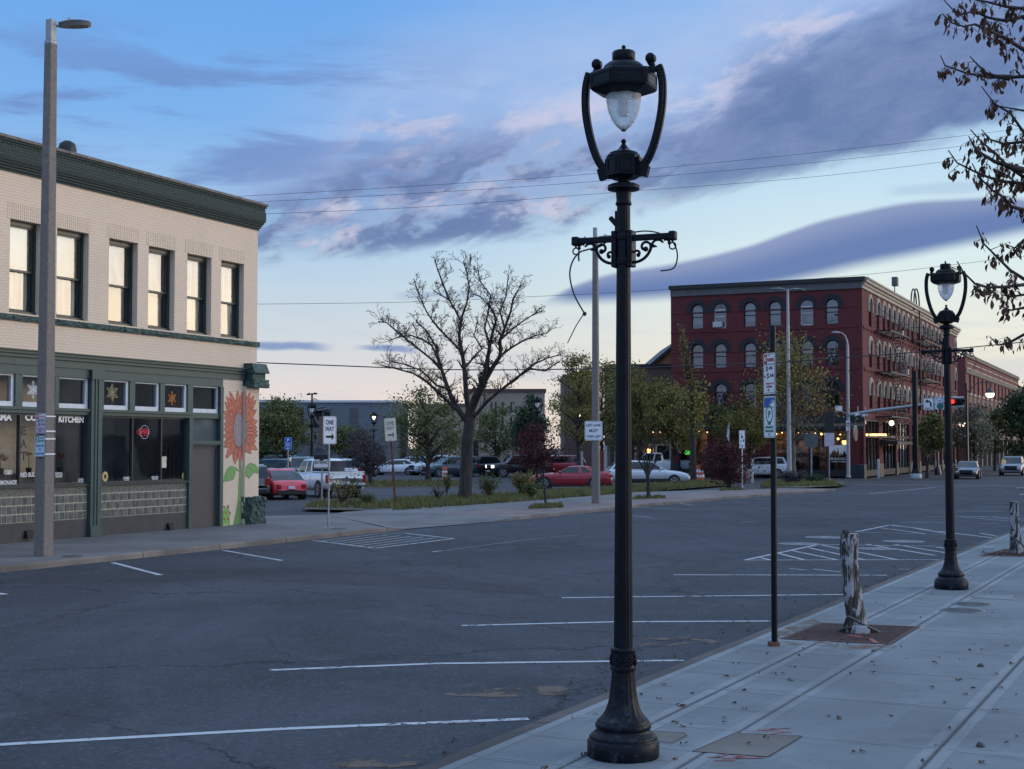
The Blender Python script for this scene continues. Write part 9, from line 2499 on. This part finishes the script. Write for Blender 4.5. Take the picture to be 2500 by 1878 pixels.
K['slab_tan'] = concrete('tan concrete lid', (.175,.158,.14), blotch=.3)
slab('utility_cover', 'tan concrete lid set in the pavement right of the near lamp foot', [(1600,1810),(1640,1815),(1677,1797),(1668,1790),(1585,1786)], 'slab_tan', 'walk_edge')
slab('utility_cover', 'larger tan concrete panel in the pavement with pink sprayed marks', [(1690,1836),(1875,1849),(1958,1799),(1795,1791)], 'slab_tan')
slab('utility_cover', 'pale rectangular lid in the pavement behind the two round covers', [(2370,1459),(2468,1465),(2482,1454),(2385,1452)], 'walk_edge', 'walk_edge')
m = MB(); rr2 = random.Random(12)
for (u, v) in ((1870,1783),(1885,1786),(1905,1780),(1895,1792),(1915,1789),(1765,1846),(1785,1853),(1805,1848),(1770,1858),(1830,1852),(1745,1850)):
    a = G(u,v,SW); ang = rr2.uniform(-.5,.5) + .45; d = Vector((math.cos(ang),math.sin(ang),0)); q = Vector((-d.y,d.x,0))*rr2.uniform(.008,.014); L2 = rr2.uniform(.05,.11)
    m.poly([(p.x,p.y,SW+.0062) for p in (a-d*L2-q,a+d*L2-q,a+d*L2+q,a-d*L2+q)])
struct(m.build('pavement_paint', K['pinkpaint']))
# rust stain spreading from the near grate (a stain in the slab itself)
def stain(px, mat, z):
    m = MB(); m.poly([(G(u,v,SW).x,G(u,v,SW).y,z) for u, v in px]); return struct(m.build('pavement_stain', mat))
K['ruststain'] = stainmat('rust stain', (.20,.10,.04), .85)
stain([(1880,1562),(1915,1559),(2003,1520),(1990,1512),(1960,1518),(1900,1540)], K['ruststain'], SW+.0052); stain([(1925,1575),(2170,1590),(2200,1572),(2175,1576),(1906,1562)], K['ruststain'], SW+.0052)
# fallen leaves and twigs
K['litter'] = leafmat('dry brown leaf litter', ((.045,.022,.014),(.095,.050,.030),(.16,.095,.055)))
m = MB(); rr2 = random.Random(77)
def litter(p, s_):
    a = rr2.uniform(0,6.28)
    for k in range(rr2.randint(2,4)):
        b = a + rr2.uniform(-1.2,1.2); d = Vector((math.cos(b),math.sin(b),0)); q = Vector((-d.y,d.x,0)); s2 = s_*rr2.uniform(.5,1.1); z = p.z+.006; o = p + Vector((rr2.gauss(0,.01),rr2.gauss(0,.01),0))
        m.add([tuple(o+Vector((0,0,.006))), tuple(o+d*s2*.5+q*s2*.22+Vector((0,0,.012+rr2.uniform(0,.02)))), tuple(o+d*s2+Vector((0,0,.004+rr2.uniform(0,.025)))), tuple(o+d*s2*.5-q*s2*.22+Vector((0,0,.010+rr2.uniform(0,.02))))], [(0,1,2,3)], False)
for k in range(210):
    s_, t_ = rr2.uniform(-6,7)**1, rr2.uniform(.05,5.5); p = RW(s_+2, t_); p.z = SW; litter(p, rr2.uniform(.03,.075))
for k in range(60):
    s_ = rr2.uniform(4,24); p = RW(s_, rr2.uniform(.05,6)); p.z = SW; litter(p, rr2.uniform(.025,.05))
for k in range(150):
    s_ = rr2.uniform(-6,22); p = RW(s_, KR - abs(rr2.gauss(0,.5)) - .02); p.z = 0; litter(p, rr2.uniform(.02,.055))
for k in range(150): p = S2(rr2.uniform(.05,.95), rr2.uniform(.05,.95)) + c2_; p.z = SW+.012; litter(p, rr2.uniform(.04,.10))
tag(m.build('leaf_litter', K['litter']), 'dry brown leaf litter scattered over the pavement and gutter', 'leaf litter', kind='stuff')
for k, (u, v) in enumerate(((2394,1628),(2393,1824))):
    p = G(u,v,SW); m = MB(); bm = bmesh.new(); bmesh.ops.create_icosphere(bm, subdivisions=2, radius=.032); r3 = random.Random(k)
    for q in bm.verts: q.co = Vector((q.co.x*1.1, q.co.y*.9, abs(q.co.z)*1.1 if q.co.z > -.01 else q.co.z*.2))*(1+r3.uniform(-.15,.15))
    m.bm(bm); o = m.build('pebble', K['char']); o.location = (p.x,p.y,SW+.005); tag(o, ('small dark stone on the pavement, the farther of two on the right','small dark stone on the pavement, the nearer of two on the right')[k], 'stone')
